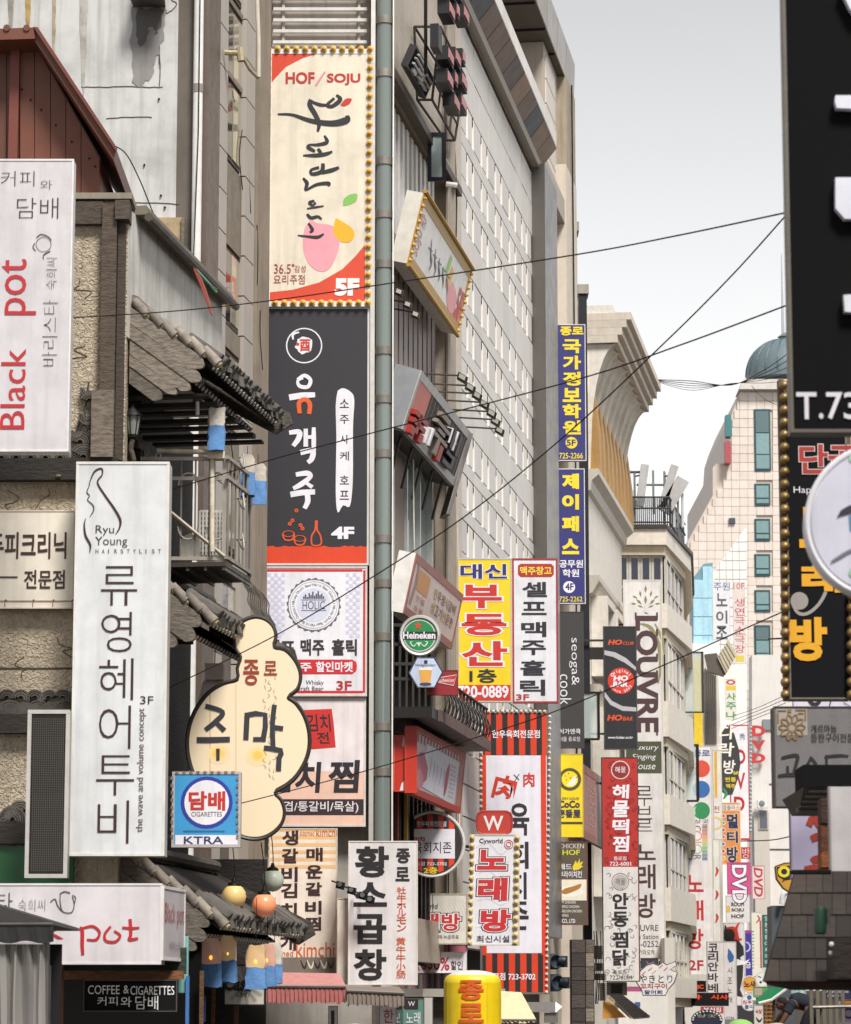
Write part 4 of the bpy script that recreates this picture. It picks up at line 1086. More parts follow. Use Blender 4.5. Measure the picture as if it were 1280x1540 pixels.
# square deep window niches
for zc in (10.4,7.5,4.7):
 for j,Da in enumerate((79.5,82.2,84.9)):
  w_=H.part('window',MB().fb(Da,Da+1.7,-.01,.03,zc,zc+1.7),'flat:#6f675e')
  fr=MB()
  for a0,a1,z0,z1 in ((Da-.22,Da,zc-.2,zc+1.9),(Da+1.7,Da+1.95,zc-.2,zc+1.9),(Da,Da+1.7,zc-.2,zc),(Da,Da+1.7,zc+1.7,zc+1.9)):
   fr.fb(a0,a1,-.01,.42,z0,z1)
  w_.part('surround',fr,'paint:#ded6ca')
  w_.part('window_pane',MB().fb(Da+.1,Da+1.6,.031,.04,zc+.08,zc+1.6),'glass:#59605f')
for i in range(3):
 D=(80.6,83.5,86.6)[i]
 b_=MB().ball(FP(D,.2,zc+.32),.14,8).lathe(FP(D,.2,zc),(0,0,1),[(.12,0),(.06,.2)],8)
 H.part('finial',b_,'paint:#e9e6e0')

# ------------------------------------------------------------------ white bay building at the bend
G=Thing('bay_building','white office building with stepped corner bays and dark ribbon windows at street bend','building',(X(938,900,89.5),89.5,0))
Dg=89.5
xl,xr=X(930,900,Dg),X(1001,900,Dg)
xr2=X(1034,900,95)
x3=X(1036,900,104)
def bay(mb,z0,z1,e_=0.0,cham=0):
 pts=[(xl,Dg-e_),(xr+e_*.3,Dg-e_),(xr2+e_,95),(x3+e_,104),(x3+e_,112),(xl,112)]
 mb.prism([Vector((x,y,z0)) for x,y in pts],(0,0,z1-z0))
body=MB()
bay(body,0,Z(797,Dg),-.35)
G.part('core',body,'paint:#7d766c')
fl=[(796,820),(908,945),(1055,1108),(1195,1240),(1335,1385),(1470,1500)]
for i,(a,b) in enumerate(fl):
 m=MB()
 bay(m,Z(b,Dg),Z(a,Dg),.12)
 G.part('spandrel_band',m,'paint:#d9d0c2')
 m=MB()
 bay(m,Z(b+14,Dg),Z(b,Dg)-.003,-.05)
 G.part('band_underside',m,'stone:#cdbfa6')
m=MB()
bay(m,Z(796,Dg)+.003,Z(790,Dg),.2)
G.part('roof_edge',m,'metal:#4b4742')
for i in range(5):
 zt_,zb2=Z(fl[i][1]+14,Dg)-.004,Z(fl[i+1][0],Dg)+.004
 segs=[(Vector((xl,Dg+.3,0)),Vector((xr-.05,Dg+.3,0)),4),(Vector((xr+.0,Dg+.45,0)),Vector((xr2-.25,95,0)),4),(Vector((xr2-.2,95.2,0)),Vector((x3-.25,104,0)),5)]
 for a,b,k in segs:
  for j in range(k):
   p=a.lerp(b,j/k)
   q=a.lerp(b,(j+1)/k)
   dr=(q-p).normalized()
   nn=Vector((dr.y,-dr.x,0))
   fr=MB()
   wl=(q-p).length
   hh=zt_-zb2
   for a0,a1,z0,z1 in ((0,.07,0,hh),(wl-.07,wl-.01,0,hh),(.07,wl-.07,0,.07),(.07,wl-.07,hh-.07,hh),(.07,wl-.07,hh*.35,hh*.35+.05)):
    fr.box(p+dr*a0+Vector((0,0,zb2+z0)),dr*(a1-a0),nn*.09,(0,0,z1-z0))
   w_=G.part('window',fr,'paint:#bfb9ae')
   dark=(i==0 and a.y < 90) or random.random() < .3
   w_.part('window_pane',MB().box(p+dr*.05+nn*.02+Vector((0,0,zb2+.05)),dr*(wl-.1),nn*.03,(0,0,hh-.1)),'glass:#23263a' if dark else random.choice(['glass:#b9b29b','glass:#8c9490','glass:#c9c3b4']))
# roof railing and antennas
rl=Thing('roof_railing','grey steel railing round the flat roof of the bay building','railing',(X(980,790,Dg),Dg,Z(790,Dg)))
zr0,zr1=Z(789,Dg),Z(745,Dg)
xa,xb=X(938,770,Dg),X(1008,770,Dg)
for z in (zr1,(zr0+zr1*1.6)/2.6,zr0+.12):
 rl.part('rail',MB().tube([(xa,Dg+.3,z),(xb,Dg+.3,z),(X(1030,770,95),95,z)],.03),'metal:#4c4e50')
pm_=MB().tube([(0,0,0),(0,0,zr1-zr0)],.018).mesh('baluster','metal:#4c4e50')
for i in range(24):
 rl.piece('baluster',pm_,(xa+(xb-xa)*i/23,Dg+.3,zr0))
for i in range(1,12):
 p=Vector((xb,Dg+.3,zr0)).lerp(Vector((X(1030,770,95),95,zr0)),i/12)
 rl.piece('baluster',pm_,p)
ants=[(955,700,775,'leftmost panel antenna on mast, hanging below its bracket arm',0,2),(983,700,765,'bare antenna mast with crossbar above the roof railing',1,0),(1000,700,780,'middle tilted long panel antenna on the bay building roof',2,12),(1008,718,785,'wide tilted panel antenna right of the long one on roof',3,25),(1020,742,785,'short slim whip antenna pair at the right roof corner',4,0),(945,738,785,'small whip antenna at the left end of the roof railing',4,0)]
for px,yt,yb,lab,kd,tl in ants:
 D=90.6
 b0=P(px,yb+8,D)
 t=Thing('antenna',lab,'antenna',b0,'phone antennas on the bay building roof')
 h=Z(yt,D)-b0.z
 t.part('mast',MB().tube([b0,b0+Vector((0,0,h*.9))],.035),'metal:#a7a9aa')
 if kd in (0,2,3):
  c=b0+Vector((.22 if kd==0 else 0.1,-.15,h*.62))
  rot=Matrix.Rotation(R(tl+6),3,'Y')
  w_=.12 if kd != 3 else .2
  hh=h*.38
  vs=[c+rot @ Vector((sx*w_,sy*.09,sz*hh)) for sz in (-1,1) for sx,sy in ((-1,-1),(1,-1),(1,1),(-1,1))]
  t.part('panel',MB().hexa(vs),'paint:#b3b1ae')
  t.part('bracket',MB().tube([b0+Vector((0,0,h*.8)),c+Vector((0,.05,h*.2))],.025),'metal:#77797a')
  if kd==0:
   t.part('arm',MB().tube([b0+Vector((-.75,0,h*.88)),b0+Vector((.3,0,h*.88))],.04),'metal:#77797a')
 elif kd==1:
  t.part('crossbar',MB().tube([b0+Vector((-.5,0,h*.6)),b0+Vector((.6,0,h*.6))],.035),'metal:#8b8d8e')
  t.part('side_mast',MB().tube([b0+Vector((.35,0,h*.1)),b0+Vector((.35,0,h*.85))],.03),'metal:#8b8d8e')
 else:
  t.part('whip',MB().tube([b0+Vector((.14,0,0)),b0+Vector((.14,0,h))],.05,r2=.04),'paint:#c9cbcb')
  t.part('second_whip',MB().tube([b0+Vector((-.12,0,0)),b0+Vector((-.12,0,h*.85))],.045),'paint:#c9cbcb')

# ------------------------------------------------------------------ far beige tower with green dome
FD=220
F_=Thing('domed_tower','distant beige stone tower with sloping shoulder, teal windows and green copper dome','tower',P(1160,1500,FD))
def fp(x,y,D=FD):
 return P(x,y,D)
sil=[(1118,577),(1180,577),(1290,577),(1290,1500),(1034,1500),(1034,815),(1072,745),(1072,703),(1078,697),(1095,697),(1100,625),(1106,606)]
F_.part('wall',MB().prism([fp(x,y) for x,y in sil],(0,22,0)),'panel:#cbbcb0')
ledge=MB().prism([fp(x,y,FD-.8) for x,y in ((1112,585),(1118,570),(1290,570),(1290,585))],(0,3,0))
F_.part('ledge',ledge,'stone:#d9d2ca')
from_edge=[(570,1118),(606,1106),(625,1100),(697,1097),(745,1072),(815,1036),(1500,1034)]
def ledgex(y):
 for (y0,x0),(y1,x1) in zip(from_edge[:-1],from_edge[1:]):
  if y0 <= y <= y1:
   return x0+(x1-x0)*(y-y0)/(y1-y0)
 return 1034
wr=[(618,706),(730,758),(783,811),(836,864),(890,918),(943,996),(1022,1041),(1075,1100)]
tiles,rest=[],MB()
cw=12.4
for r_ in range(45):
 y0=590+r_*13.2
 y1=y0+13.2
 for c in range(21):
  x1=1187-c*cw
  x0=x1-cw
  inw=any(a-5 < (y0+y1)/2 < b+5 for a,b in wr)
  if x0 < 1155 < x1 or (x0 >= 1137 and x1 <= 1157) or x0 < 1138 < x1:
   if inw:
    continue
  if x1 > 1200 or x1 < ledgex(y0)+5:
   continue
  if x0 < ledgex(y0)+1:
   x0=ledgex(y0)+1.5
  tiles.append((x0,y0,x1,y1))
tiles.sort(key=lambda t: t[1])
stm=None
for i,(x0,y0,x1,y1) in enumerate(tiles):
 a,b=fp(x0+.35,y1-.35,FD-.12),fp(x1-.35,y0+.35,FD-.12)
 if i < 290 and x1-x0 > cw-.01:
  if stm is None:
   stm=MB().bb(0,b.x-a.x,0,.12,0,b.z-a.z).mesh('stone_panel','panel:#dccfc4')
  F_.piece('stone_panel',stm,a)
 else:
  rest.bb(a.x,b.x,a.y,a.y+.12,a.z,b.z)
F_.part('stone_panels',rest,'panel:#dccfc4',stuff=True)
for a,b in wr:
 p,q=fp(1137.5,b,FD-.1),fp(1155.5,a,FD-.1)
 w_=F_.part('window',MB().bb(p.x-.12,q.x+.12,FD-.2,FD-.08,p.z-.12,q.z+.12),'metal:#3d5a5c')
 k=3 if b-a > 40 else 2
 for j in range(k):
  z0,z1=p.z+(q.z-p.z)*((0,.3,.72,1) if k==2 else (0,.25,.62,1))[j],p.z+(q.z-p.z)*((0,.3,.72,1) if k==2 else (0,.25,.62,1))[j+1]
  if k==2:
   z0,z1=(p.z,p.z+(q.z-p.z)*.28) if j==0 else (p.z+(q.z-p.z)*.3,q.z)
  w_.part('window_pane',MB().bb(p.x,q.x,FD-.24,FD-.2,z0+.04,z1-.04),'paint:#7b9a9c' if j != 2 else 'paint:#5a7074')
p=fp(1096,788)
F_.part('small_window',MB().bb(p.x,p.x+.45,FD-.3,FD-.1,p.z,p.z+.4),'glass:#3c4652')
# dome
dc=fp(1182,574,FD+3)
rd=62/FPX*FD
prof=[(rd*1.0,0),(rd*1.01,.35)]+[(rd*math.cos(a) ** .85*1.0+.001,.35+rd*.95*math.sin(a)) for a in [R(i*10) for i in range(0,9)]]+[(rd*.16,rd*1.0),(rd*.16,rd*1.12),(rd*.19,rd*1.14),(rd*.05,rd*1.25)]
dm=MB().lathe(dc,(0,0,1),prof,32)
F_.part('dome',dm,'paint:#66757a')
for i in range(20):
 a=math.pi*2*i/20
 pts=[]
 for j in range(0,9):
  b=R(j*10)
  rr=rd*math.cos(b) ** .85+.03
  pts.append(dc+Vector((rr*math.cos(a),rr*math.sin(a),.35+rd*.95*math.sin(b))))
 F_.part('dome_rib',MB().tube(pts,.05,4),'paint:#37535a')
F_.part('mast',MB().tube([dc+Vector((-.15,0,rd*1.2)),dc+Vector((-.15,0,rd*1.2+6.2))],.12,r2=.03),'metal:#c4c9cc')
for x,y,w__,c in ((1097,640,5,'#3d7a7c'),(1097,680,6,'#b05055')):
 a=fp(x-w__,y+16,FD-1)
 F_.part('wall_emblem',MB().bb(a.x,a.x+.4,FD-1,FD,a.z,a.z+1.6),'paint:' + c)
# white slanted block in front of it
D=190
Wb=Thing('white_tile_building','white tiled building with slanting roofline below the domed tower','building',P(1100,1500,D))
Wb.part('wall',MB().prism([P(x,y,D) for x,y in ((1081,850),(1120,795),(1123,795),(1123,1500),(1040,1500),(1040,960),(1072,960),(1072,862))],(0,12,0)),'panel:#ebe7e1')
jm=MB()
for i in range(14):
 y=815+i*14
 a,b=P(max(1075,1107-(y-815)*.72),y,D-.05),P(1123,y,D-.05)
 jm.bb(a.x,b.x,D-.02,D,a.z,a.z+.04)
for i in range(4):
 a,b=P(1084+i*10,1000,D),P(1084+i*10,846-i*13,D)
 jm.bb(a.x,a.x+.04,D-.015,D,a.z,b.z)
Wb.part('tile_joint',jm,'stone:#b9b2aa')
gl=Thing('glass_building','pale blue glass stair block with slanted top beside the white tiles','building',P(1056,1000,D-1))
gl.part('wall',MB().prism([P(x,y,D-2) for x,y in ((1042,870),(1058,848),(1072,846),(1072,968),(1042,968))],(0,2,0)),'metal:#7fa0ab')
for i in range(3):
 for j in range(4):
  x0,x1=(1043,1057.5,1065.5)[i],(1057,1065,1071.5)[i]
  y0,y1=(872,900,928,956)[j],(899,927,955,967)[j]
  top=852 if i else 872
  if j==0 and i:
   y0=top
  a,b=P(x0,y1,D-2.06),P(x1,y0,D-2.06)
  gl.part('window_pane',MB().bb(a.x,b.x,D-2.08,D-2.0,a.z,b.z),'paint:#a9d3e2')
gl.part('white_band',MB().bb(P(1036,980,D-2.2).x,P(1076,980,D).x,D-2.4,D-2.0,Z(1010,D-2),Z(968.5,D-2)),'paint:#f0efee')
# white block behind the right-hand signs
D=150
Wc=Thing('white_block','plain white rendered block behind the far signs with one small window','building',P(1180,1500,D))
Wc.part('wall',MB().prism([P(x,y,D) for x,y in ((1131,1060),(1131,985),(1290,985),(1290,1540),(1131,1540))],(0,1.5,0)),'panel:#d9d3cd')
Wc.part('side_pier',MB().bb(X(1134,1300,D),X(1157,1300,D),D-.3,D,0,Z(1222,D)),'panel:#c6bdb2')
a,b=P(1140,1248,D),P(1154,1219,D)
w_=Wc.part('window',MB().bb(a.x,b.x,D-.36,D-.3,a.z,b.z),'paint:#b9b4ae')
w_.part('window_pane',MB().bb(a.x+.06,b.x-.06,D-.38,D-.36,a.z+.06,b.z-.06),'glass:#55585f')
for y in (1278,1180,1408):
 a=P(1157,y,D)
 Wc.part('wall_joint',MB().bb(a.x,a.x+1.2,D-.04,D,a.z,a.z+.05),'flat:#514c49')
a,b=P(1147,1098,D),P(1163,1082,D)
Wc.part('upper_window',MB().bb(a.x,b.x,D-.1,D,a.z,b.z),'glass:#7b8285')
ac=Thing('air_conditioner','small white air conditioner unit on ledge above the lone grey window','air conditioner',P(1146,1216,D-.5))
a=P(1139,1215,D-.5)
ac.part('casing',MB().bb(a.x,a.x+.5,D-.7,D-.31,a.z,a.z+.38),'paint:#e6e4e1')
ac.part('fan_grille',MB().lathe((a.x+.2,D-.7,a.z+.2),(0,-1,0),[(.15,0),(.15,.02),(.03,.03)],14),'metal:#8e9092')

# ================================================================== corner building with the stack of signs
C=Thing('corner_building','narrow beige building with stacked signs on its end wall and glass corner column','building',FP(47,0,0))
CD0=47.0
XC=X(396,640,CD0)
C.part('end_wall',MB().bb(XC-.02,fx(CD0)-.02,CD0-.05,CD0+.3,0,26),'concrete:#a8a199')
C.part('side_wall',MB().fb(CD0+.05,56.0,-7,-.3,0,26),'concrete:#857a6e')
# horizontal bands that frame the side openings: (z0,z1)
zf=lambda y,D=47.6: Z(y,D)
bands=[(zf(96),26),(zf(345),zf(318)),(zf(590),zf(545)),(zf(860),zf(825)),(zf(1110),zf(1065)),(zf(1440),zf(1370))]
for a,b in bands:
 C.part('wall_band',MB().fb(CD0+.25,55.3,-.3,-.02,a,b),'paint:#b3a797')
C.part('ledge',MB().fb(CD0+.3,55.3,-.02,.16,zf(108),zf(94)),'metal:#55493f')
C.part('upper_ledge',MB().fb(CD0+.3,55.3,-.02,.1,zf(88),zf(80)),'paint:#9c8d7c')
C.part('end_pilaster',MB().fb(55.0,55.9,-.3,.06,0,26),'paint:#c3b6a5')
C.part('near_pilaster',MB().fb(CD0+.3,CD0+.75,-.3,-.01,0,26),'metal:#7a7068')
for o,r_ in ((54.2,.05),(54.5,.035),(54.75,.06)):
 C.part('drainpipe',MB().tube([FP(o,.06,3),FP(o,.06,26)],r_,8),'paint:#8f8579')
# slatted openings
def opening(z0,z1,D0_,D1_,n,smat,gmat,wd=.5,lab=None):
 w_=C.part('window',MB().fb(D0_,D1_,-.295,-.24,z0,z1),gmat)
 st=(D1_-D0_)/n
 m=MB()
 L_=st*wd
 p=[Vector((0,0,0)),NH*.08,DH*L_+NH*.08,DH*L_]
 me=m.hexa([q for q in p]+[q+Vector((0,0,z1-z0)) for q in p]).mesh('slat',smat)
 for i in range(n):
  w_.piece('slat',me,FP(D0_+i*st,-.2,z0))
 return w_
opening(zf(318),zf(110),48,54,13,'paint:#d9d6d2','glass:#3a3533')
opening(zf(545),zf(345),48,54,12,'paint:#7f6f69','flat:#3a302c',.72)
g=C.part('window',MB().fb(48,54,-.29,-.2,zf(825),zf(590)),'glass:#6d7f7b')
for i in range(5):
 g.part('mullion',MB().fb(48+i*1.35,48.1+i*1.35,-.2,-.1,zf(825),zf(590)),'metal:#c2c4c0')
g.part('mesh_blind',MB().fb(48.1,50.7,-.19,-.15,zf(825),zf(600)),'cloth:#857a72')
g=opening(zf(1065),zf(860),48,54,9,'metal:#30302f','glass:#1d1f22',.35)
g=opening(zf(1370),zf(1110),48,54,14,'metal:#34302f','glass:#2b2a2c',.3)
for i,c in enumerate(('#b0703c','#a8463a','#c9a23a')):
 C.part('coloured_strip',MB().fb(48.6+i*.9,48.75+i*.9,-.1,-.05,zf(1310),zf(1170)),'paint:' + c)
C.part('shopfront',MB().fb(47.5,56,-.28,-.2,.1,zf(1445)),'glass:#33302e')
# glass corner column
cc=Vector((X(577,640,47.1),47.1,0))
K=Node('glass_column',cc,C,MB().lathe(cc,(0,0,1),[(.13,2.5),(.13,26)],20).mesh('glass_column','glass:#7b8480',cc))
K2=C.part('column_core',MB().bb(cc.x-.22,cc.x-.15,46.98,47.2,2.5,26),'paint:#d6d3cf')
C.part('column_edge',MB().bb(cc.x+.135,cc.x+.155,46.98,47.1,2.5,26),'paint:#e5e2dc')
cm=MB().lathe((0,0,0),(0,0,1),[(.135,0),(.15,.005),(.15,.13),(.135,.135)],20).mesh('collar','metal:#8b857e')
for y in (38,118,250,330,405,535,608,690,818,885,965,1100,1168,1290,1370):
 C.piece('collar',cm,Vector((cc.x,cc.y,Z(y,47.1))))
# shutters above the sign stack
for i in range(9):
 y=68-i*16.5
 C.part('shutter_rail',MB().bb(X(411,100,46.9),X(552,100,46.9),46.8,46.86,Z(y,46.9),Z(y-4.5,46.9)),'paint:#d8d4d0')
for x in (424,538):
 C.part('shutter_post',MB().bb(X(x,100,46.9),X(x+4,100,46.9),46.86,46.9,Z(70,46.9),22),'paint:#bfb5a4')
C.part('shutter_panel',MB().bb(X(409,100,46.93),X(556,100,46.93),46.91,46.945,Z(72,46.9),22),'concrete:#b5aca2')
# long trim beside the sign stack
C.part('sign_post',MB().bb(X(556.5,640,46.7),X(563,640,46.7),46.6,46.95,3.2,22),'metal:#cfcac3')
C.part('left_trim',MB().bb(X(396,640,46.9)-.03,X(396,640,46.9),46.7,46.95,3.2,17.2),'paint:#d9d2c8')

# ------------------------------------------------------------------ concrete building behind,with white drainpipe
A=Thing('concrete_building','tall stained grey concrete building rising behind the red metal hut','building',(-5,41.2,0))
xc=X(303,300,41.2)
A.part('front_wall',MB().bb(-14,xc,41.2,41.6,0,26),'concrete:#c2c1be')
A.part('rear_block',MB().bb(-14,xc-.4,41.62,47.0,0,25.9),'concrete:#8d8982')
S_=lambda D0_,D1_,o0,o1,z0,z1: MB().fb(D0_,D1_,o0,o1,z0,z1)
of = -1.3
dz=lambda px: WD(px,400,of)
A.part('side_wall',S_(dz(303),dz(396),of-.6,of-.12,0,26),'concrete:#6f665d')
A.part('near_pilaster',S_(dz(303),dz(321),of-.12,of+.02,0,26),'metal:#7d7066')
for a,b in ((322,334),(361,376)):
 L_=dz(b)-dz(a)-.03
 p=[Vector((0,0,0)),NH*.14,DH*L_+NH*.14,DH*L_]
 me=MB().hexa([q for q in p]+[q+Vector((0,0,.58)) for q in p]).mesh('panel','panel:#a9a197')
 z=3.5
 while z < 19:
  A.piece('panel',me,FP(dz(a),of-.12,z))
  z += .6
A.part('far_pilaster',S_(dz(377),dz(396),of-.12,of+.05,0,26),'concrete:#8d8070')
for i,(y0,y1) in enumerate(((-120,-20),(0,110),(112,232),(365,480),(520,640),(700,820),(870,960))):
 z0,z1=Z(y1,42.5),Z(y0,42.5)
 w_=A.part('window',S_(dz(334.5),dz(360.5),of-.12,of-.06,z0,z1),'metal:#5b514a')
 w_.part('window_pane',S_(dz(337),dz(347),of-.06,of-.045,z0+.06,z1-.06),'glass:#2a2826')
 w_.part('window_pane',S_(dz(348),dz(359),of-.06,of-.04,z0+.06,z1-.06),'glass:#a39a83')
 if i < 6:
  A.part('spandrel',S_(dz(334.5),dz(360.5),of-.12,of-.03,z1+.02,Z((-40,0,0,240,485,645,825)[i],42.5) if i > 2 else z1+.1),'metal:#8f8474')
dp=Thing('drainpipe','white plastic drainpipe with grey joint running down the concrete wall corner','pipe',P(295,480,41))
xp=X(296,250,41)
dp.part('pipe',MB().tube([(xp,41.05,3),(xp,41.05,26)],.068,14),'paint:#dbd8d4')
for y in (131,480,-60):
 dp.part('joint',MB().lathe((xp,41.05,Z(y+7,41)),(0,0,1),[(.075,0),(.075,.12)],14),'paint:#8e8780')
c=MB().tube([(xp+.03,40.95,26),(xp+.02,40.96,Z(200,41)),(xp-.03,40.94,Z(420,41))],.008)
dp.part('cable',c,'flat:#2a2624')
vt=Thing('wall_vent','metal exhaust hood on the concrete wall above a black soot stain','vent',P(226,12,41))
a,b=P(201,11,41.2),P(250,-30,41.2)
vt.part('hood',MB().hexa([Vector(q) for q in ((a.x-.02,40.75,a.z),(b.x+.02,40.75,a.z),(b.x,41.19,a.z),(a.x,41.19,a.z),(a.x+.05,40.95,b.z),(b.x-.05,40.95,b.z),(b.x-.05,41.19,b.z),(a.x+.05,41.19,b.z))]),'metal:#6f6a61')
vt.part('lip',MB().bb(a.x-.04,b.x+.04,40.7,40.76,a.z-.04,a.z+.03),'metal:#4a4742')
def patch(par,name,pts,D,mat,n=40,jag=3,d=.006):
 """a stain with a ragged outline lying on a wall that faces the camera"""
 q=catmull(list(pts)+[pts[0]],6)[:-1]
 q=[(x+random.uniform(-jag,jag),y+random.uniform(-jag,jag)) for x,y in q]
 p3=[P(x,y,D) for x,y in q]
 t=tessellate_polygon([p3])
 par.part(name,MB().add(p3,[tuple(i) for i in t]),mat)
patch(A,'soot_stain',((199,12),(248,12),(244,60),(236,90),(222,120),(203,128),(197,90)),41.19,'concrete:#8b8885')
patch(A,'soot_core',((206,14),(244,14),(236,50),(226,40),(216,66),(206,60)),41.186,'concrete:#5b5856',jag=3)
for x0,x1,y1,c in ((38,46,55,'#a98a52'),(78,84,110,'#b3a184'),(239,240,130,'#4a4643'),(12,20,60,'#8f887f'),(120,131,150,'#a8a49d')):
 patch(A,'rust_streak',((x0,-10),(x1,-10),(x1-1,y1*.5),((x0+x1)/2,y1),(x0+1,y1*.5)),41.192,'rust:' + c,jag=.8)
patch(A,'green_paint',((154,246),(163,250),(166,292),(155,296)),41.19,'paint:#5d9c74',jag=2.5)
for pts in (((122,131),(150,131),(185,130),(220,131),(245,131)),((160,178),(190,176),(228,176)),((235,60),(241,90),(240,131)),((283,0),(285,150),(284,330),(286,400)),((150,305),(200,304),(283,308)),((243,14),(252,20),(266,6),(258,0))):
 m=MB().tube([P(x+random.uniform(-.6,.6),y+random.uniform(-.6,.6),41.195) for x,y in catmull(pts,5)],.006,4)
 A.part('crack',m,'flat:#4c4845')
pt=A.part('patched_panel',MB().bb(X(232,350,41.1),X(276,350,41.1),41.1,41.2,Z(382,41.1),Z(327,41.1)),'rust:#b09a78')
pt.part('panel_frame',MB().bb(X(272,350,41),X(277,350,41),41.05,41.099,Z(382,41.1),Z(328,41.1)),'wood:#6f655a')
for x,y in ((239,149),(217,248),(242,294),(248,312)):
 A.part('anchor_bolt',MB().ball(P(x,y,41.18),.018,6),'metal:#3c3835')
ar=Thing('wall_bracket','rusty pipe bracket sticking out of the window strip of the concrete building','bracket',P(350,80,42))
ar.part('stub',MB().tube([P(338,79,42),P(362,80,42)],.04,8),'rust:#b3a283')
ar.part('knuckle',MB().tube([P(361,72,42),P(363,92,42)],.055,8),'rust:#c4b696')
ar.part('arm',MB().tube([P(364,82,42),P(376,104,42),P(389,117,42)],.03,8),'rust:#8c8069')
ar.part('conduit',MB().tube([P(389,116,42),P(389,60,42),P(386,-20,42)],.03,8),'paint:#c7beae')

# ------------------------------------------------------------------ red metal hut
Hh=Thing('metal_hut','rust red corrugated metal hut with a steep gable roof','hut',(-4.5,34.5,P(0,300,34.5).z))
D=34.5
wall=[(-60,62),(48,62),(58,72),(151,236),(151,298),(-60,298)]
Hh.part('rear_wall',MB().prism([P(x,y,D) for x,y in wall],(0,2.5,0)),'paint:#5f3328')
ys=lambda x: 62 if x < 50 else 72+(x-58)*1.763
xs=[-60,-38,-14,10,29]
for a,b in zip(xs[:-1],xs[1:]):
 Hh.part('wall_panel',MB().prism([P(x,y,D-.03) for x,y in ((a+.6,66),(b-.6,66),(b-.6,297),(a+.6,297))],(0,.028,0)),'paint:#603525')
xs=[30,52,76,99,122,150]
for a,b in zip(xs[:-1],xs[1:]):
 Hh.part('wall_panel',MB().prism([P(x,y,D-.06 if a > 29 else D) for x,y in ((a+.5,max(66,ys(a)+4)),(b-.5,ys(b)+4),(b-.5,297),(a+.5,297))],(0,.05,0)),'paint:#6f3d29')
Hh.part('corner_post',MB().bb(X(14,180,D-.1),X(28,180,D-.1),D-.14,D-.05,Z(298,D),Z(62,D)),'paint:#6f3527')
rp=[(-70,46),(50,41),(53,58),(-70,62)]
Hh.part('roof_cap',MB().prism([P(x,y,D-.55) for x,y in rp],(0,3,0)),'paint:#6a3a28')
rp=[(50,41),(56,44),(175,224),(171,241),(53,62)]
Hh.part('roof_slope',MB().prism([P(x,y,D-.5) for x,y in rp],(0,3,0)),'paint:#673825')
Hh.part('roof_edge',MB().prism([P(x,y,D-.56) for x,y in ((50,40),(57,41),(176,222),(175,228),(55,48))],(0,.055,0)),'paint:#6b3226')
for x,y in ((33,134),(46,150),(62,165),(84,188),(108,213),(134,238),(143,250)):
 Hh.part('rivet',MB().ball(P(x,y,D-.07),.012,6),'flat:#2c1a15')
for x in (-55,-32,-6,10,40):
 Hh.part('roof_ridge',MB().tube([P(x,41.5,D-.57),P(x,41.5,D-.57)+Vector((0,3,0))],.04,8),'paint:#6a3a28')

# ------------------------------------------------------------------ old tiled teahouse
HD=32.0
T=Thing('teahouse','old plastered teahouse with dark timber posts, tile ornaments and three tiled canopies','building',(-3.2,HD,0))
T.part('front_wall',MB().bb(-9,fx(HD)-.02,HD,HD+.3,2.6,Z(299,HD)),'stucco:#bdae97')
T.part('rear_block',MB().bb(-9,fx(HD)-.9,HD+.32,36.6,0,Z(302,HD)),'concrete:#6b6358')
yr=Z(312,HD)
T.part('side_wall',MB().fb(HD+.02,36.5,-.7,-.02,Z(520,32.5),yr),'concrete:#d6d2ca')
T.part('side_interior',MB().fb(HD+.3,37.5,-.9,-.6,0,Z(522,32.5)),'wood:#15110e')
T.part('roof_cap',MB().bb(-9,fx(HD)+.03,HD-.12,HD+.4,Z(303,HD),Z(294,HD)),'concrete:#8f8676')
T.part('roof_cap_side',MB().fb(HD+.3,36.6,-.75,.1,yr,yr+.1),'concrete:#7c7265')
T.part('gutter',MB().tube([FP(HD+.3,.13,yr-.03),FP(36.6,.13,yr-.03)],.05,8),'metal:#6a635a')
T.part('top_beam',MB().bb(-9,X(156,325,HD),HD-.1,HD,Z(340,HD),Z(306,HD)),'wood:#4a3f37')
T.part('beam_end',MB().bb(X(176,320,HD),X(197,320,HD),HD-.2,HD+.1,Z(336,HD),Z(308,HD)),'wood:#5b5045')
T.part('post',MB().bb(X(154,450,HD),X(176,450,HD),HD-.14,HD-.001,Z(600,HD),Z(310,HD)),'wood:#57493d')
T.part('post',MB().bb(X(140,645,HD),X(173,645,HD),HD-.2,HD-.001,Z(692,HD),Z(592,HD)),'wood:#7a6e62')
T.part('post',MB().bb(X(176.5,500,HD),X(188,500,HD),HD-.08,HD-.0015,Z(694,HD),Z(336,HD)),'wood:#433830')
T.part('beam',MB().bb(-9,X(180,708,HD),HD-.16,HD-.001,Z(725,HD),Z(693,HD)),'wood:#332d29',label='upper charred beam with a pale knot')
T.part('beam_knot',MB().ball(P(88,716,HD-.17),.03,8,.6),'wood:#9b7f5e')
T.part('beam',MB().bb(-9,X(115,1090,HD),HD-.16,HD-.001,Z(1104,HD),Z(1076,HD)),'wood:#332d29')
T.part('beam',MB().bb(-9,X(115,1240,HD),HD-.16,HD-.001,Z(1270,HD),Z(1236,HD)),'wood:#332d29')
T.part('green_board',MB().bb(-9,X(112,1300,HD),HD-.1,HD-.001,Z(1334,HD),Z(1274,HD)),'paint:#1f5c34')
T.part('plaster_joint',MB().bb(-9,X(112,1005,HD),HD-.008,HD,Z(1006.5,HD),Z(1004,HD)),'flat:#4b433a')
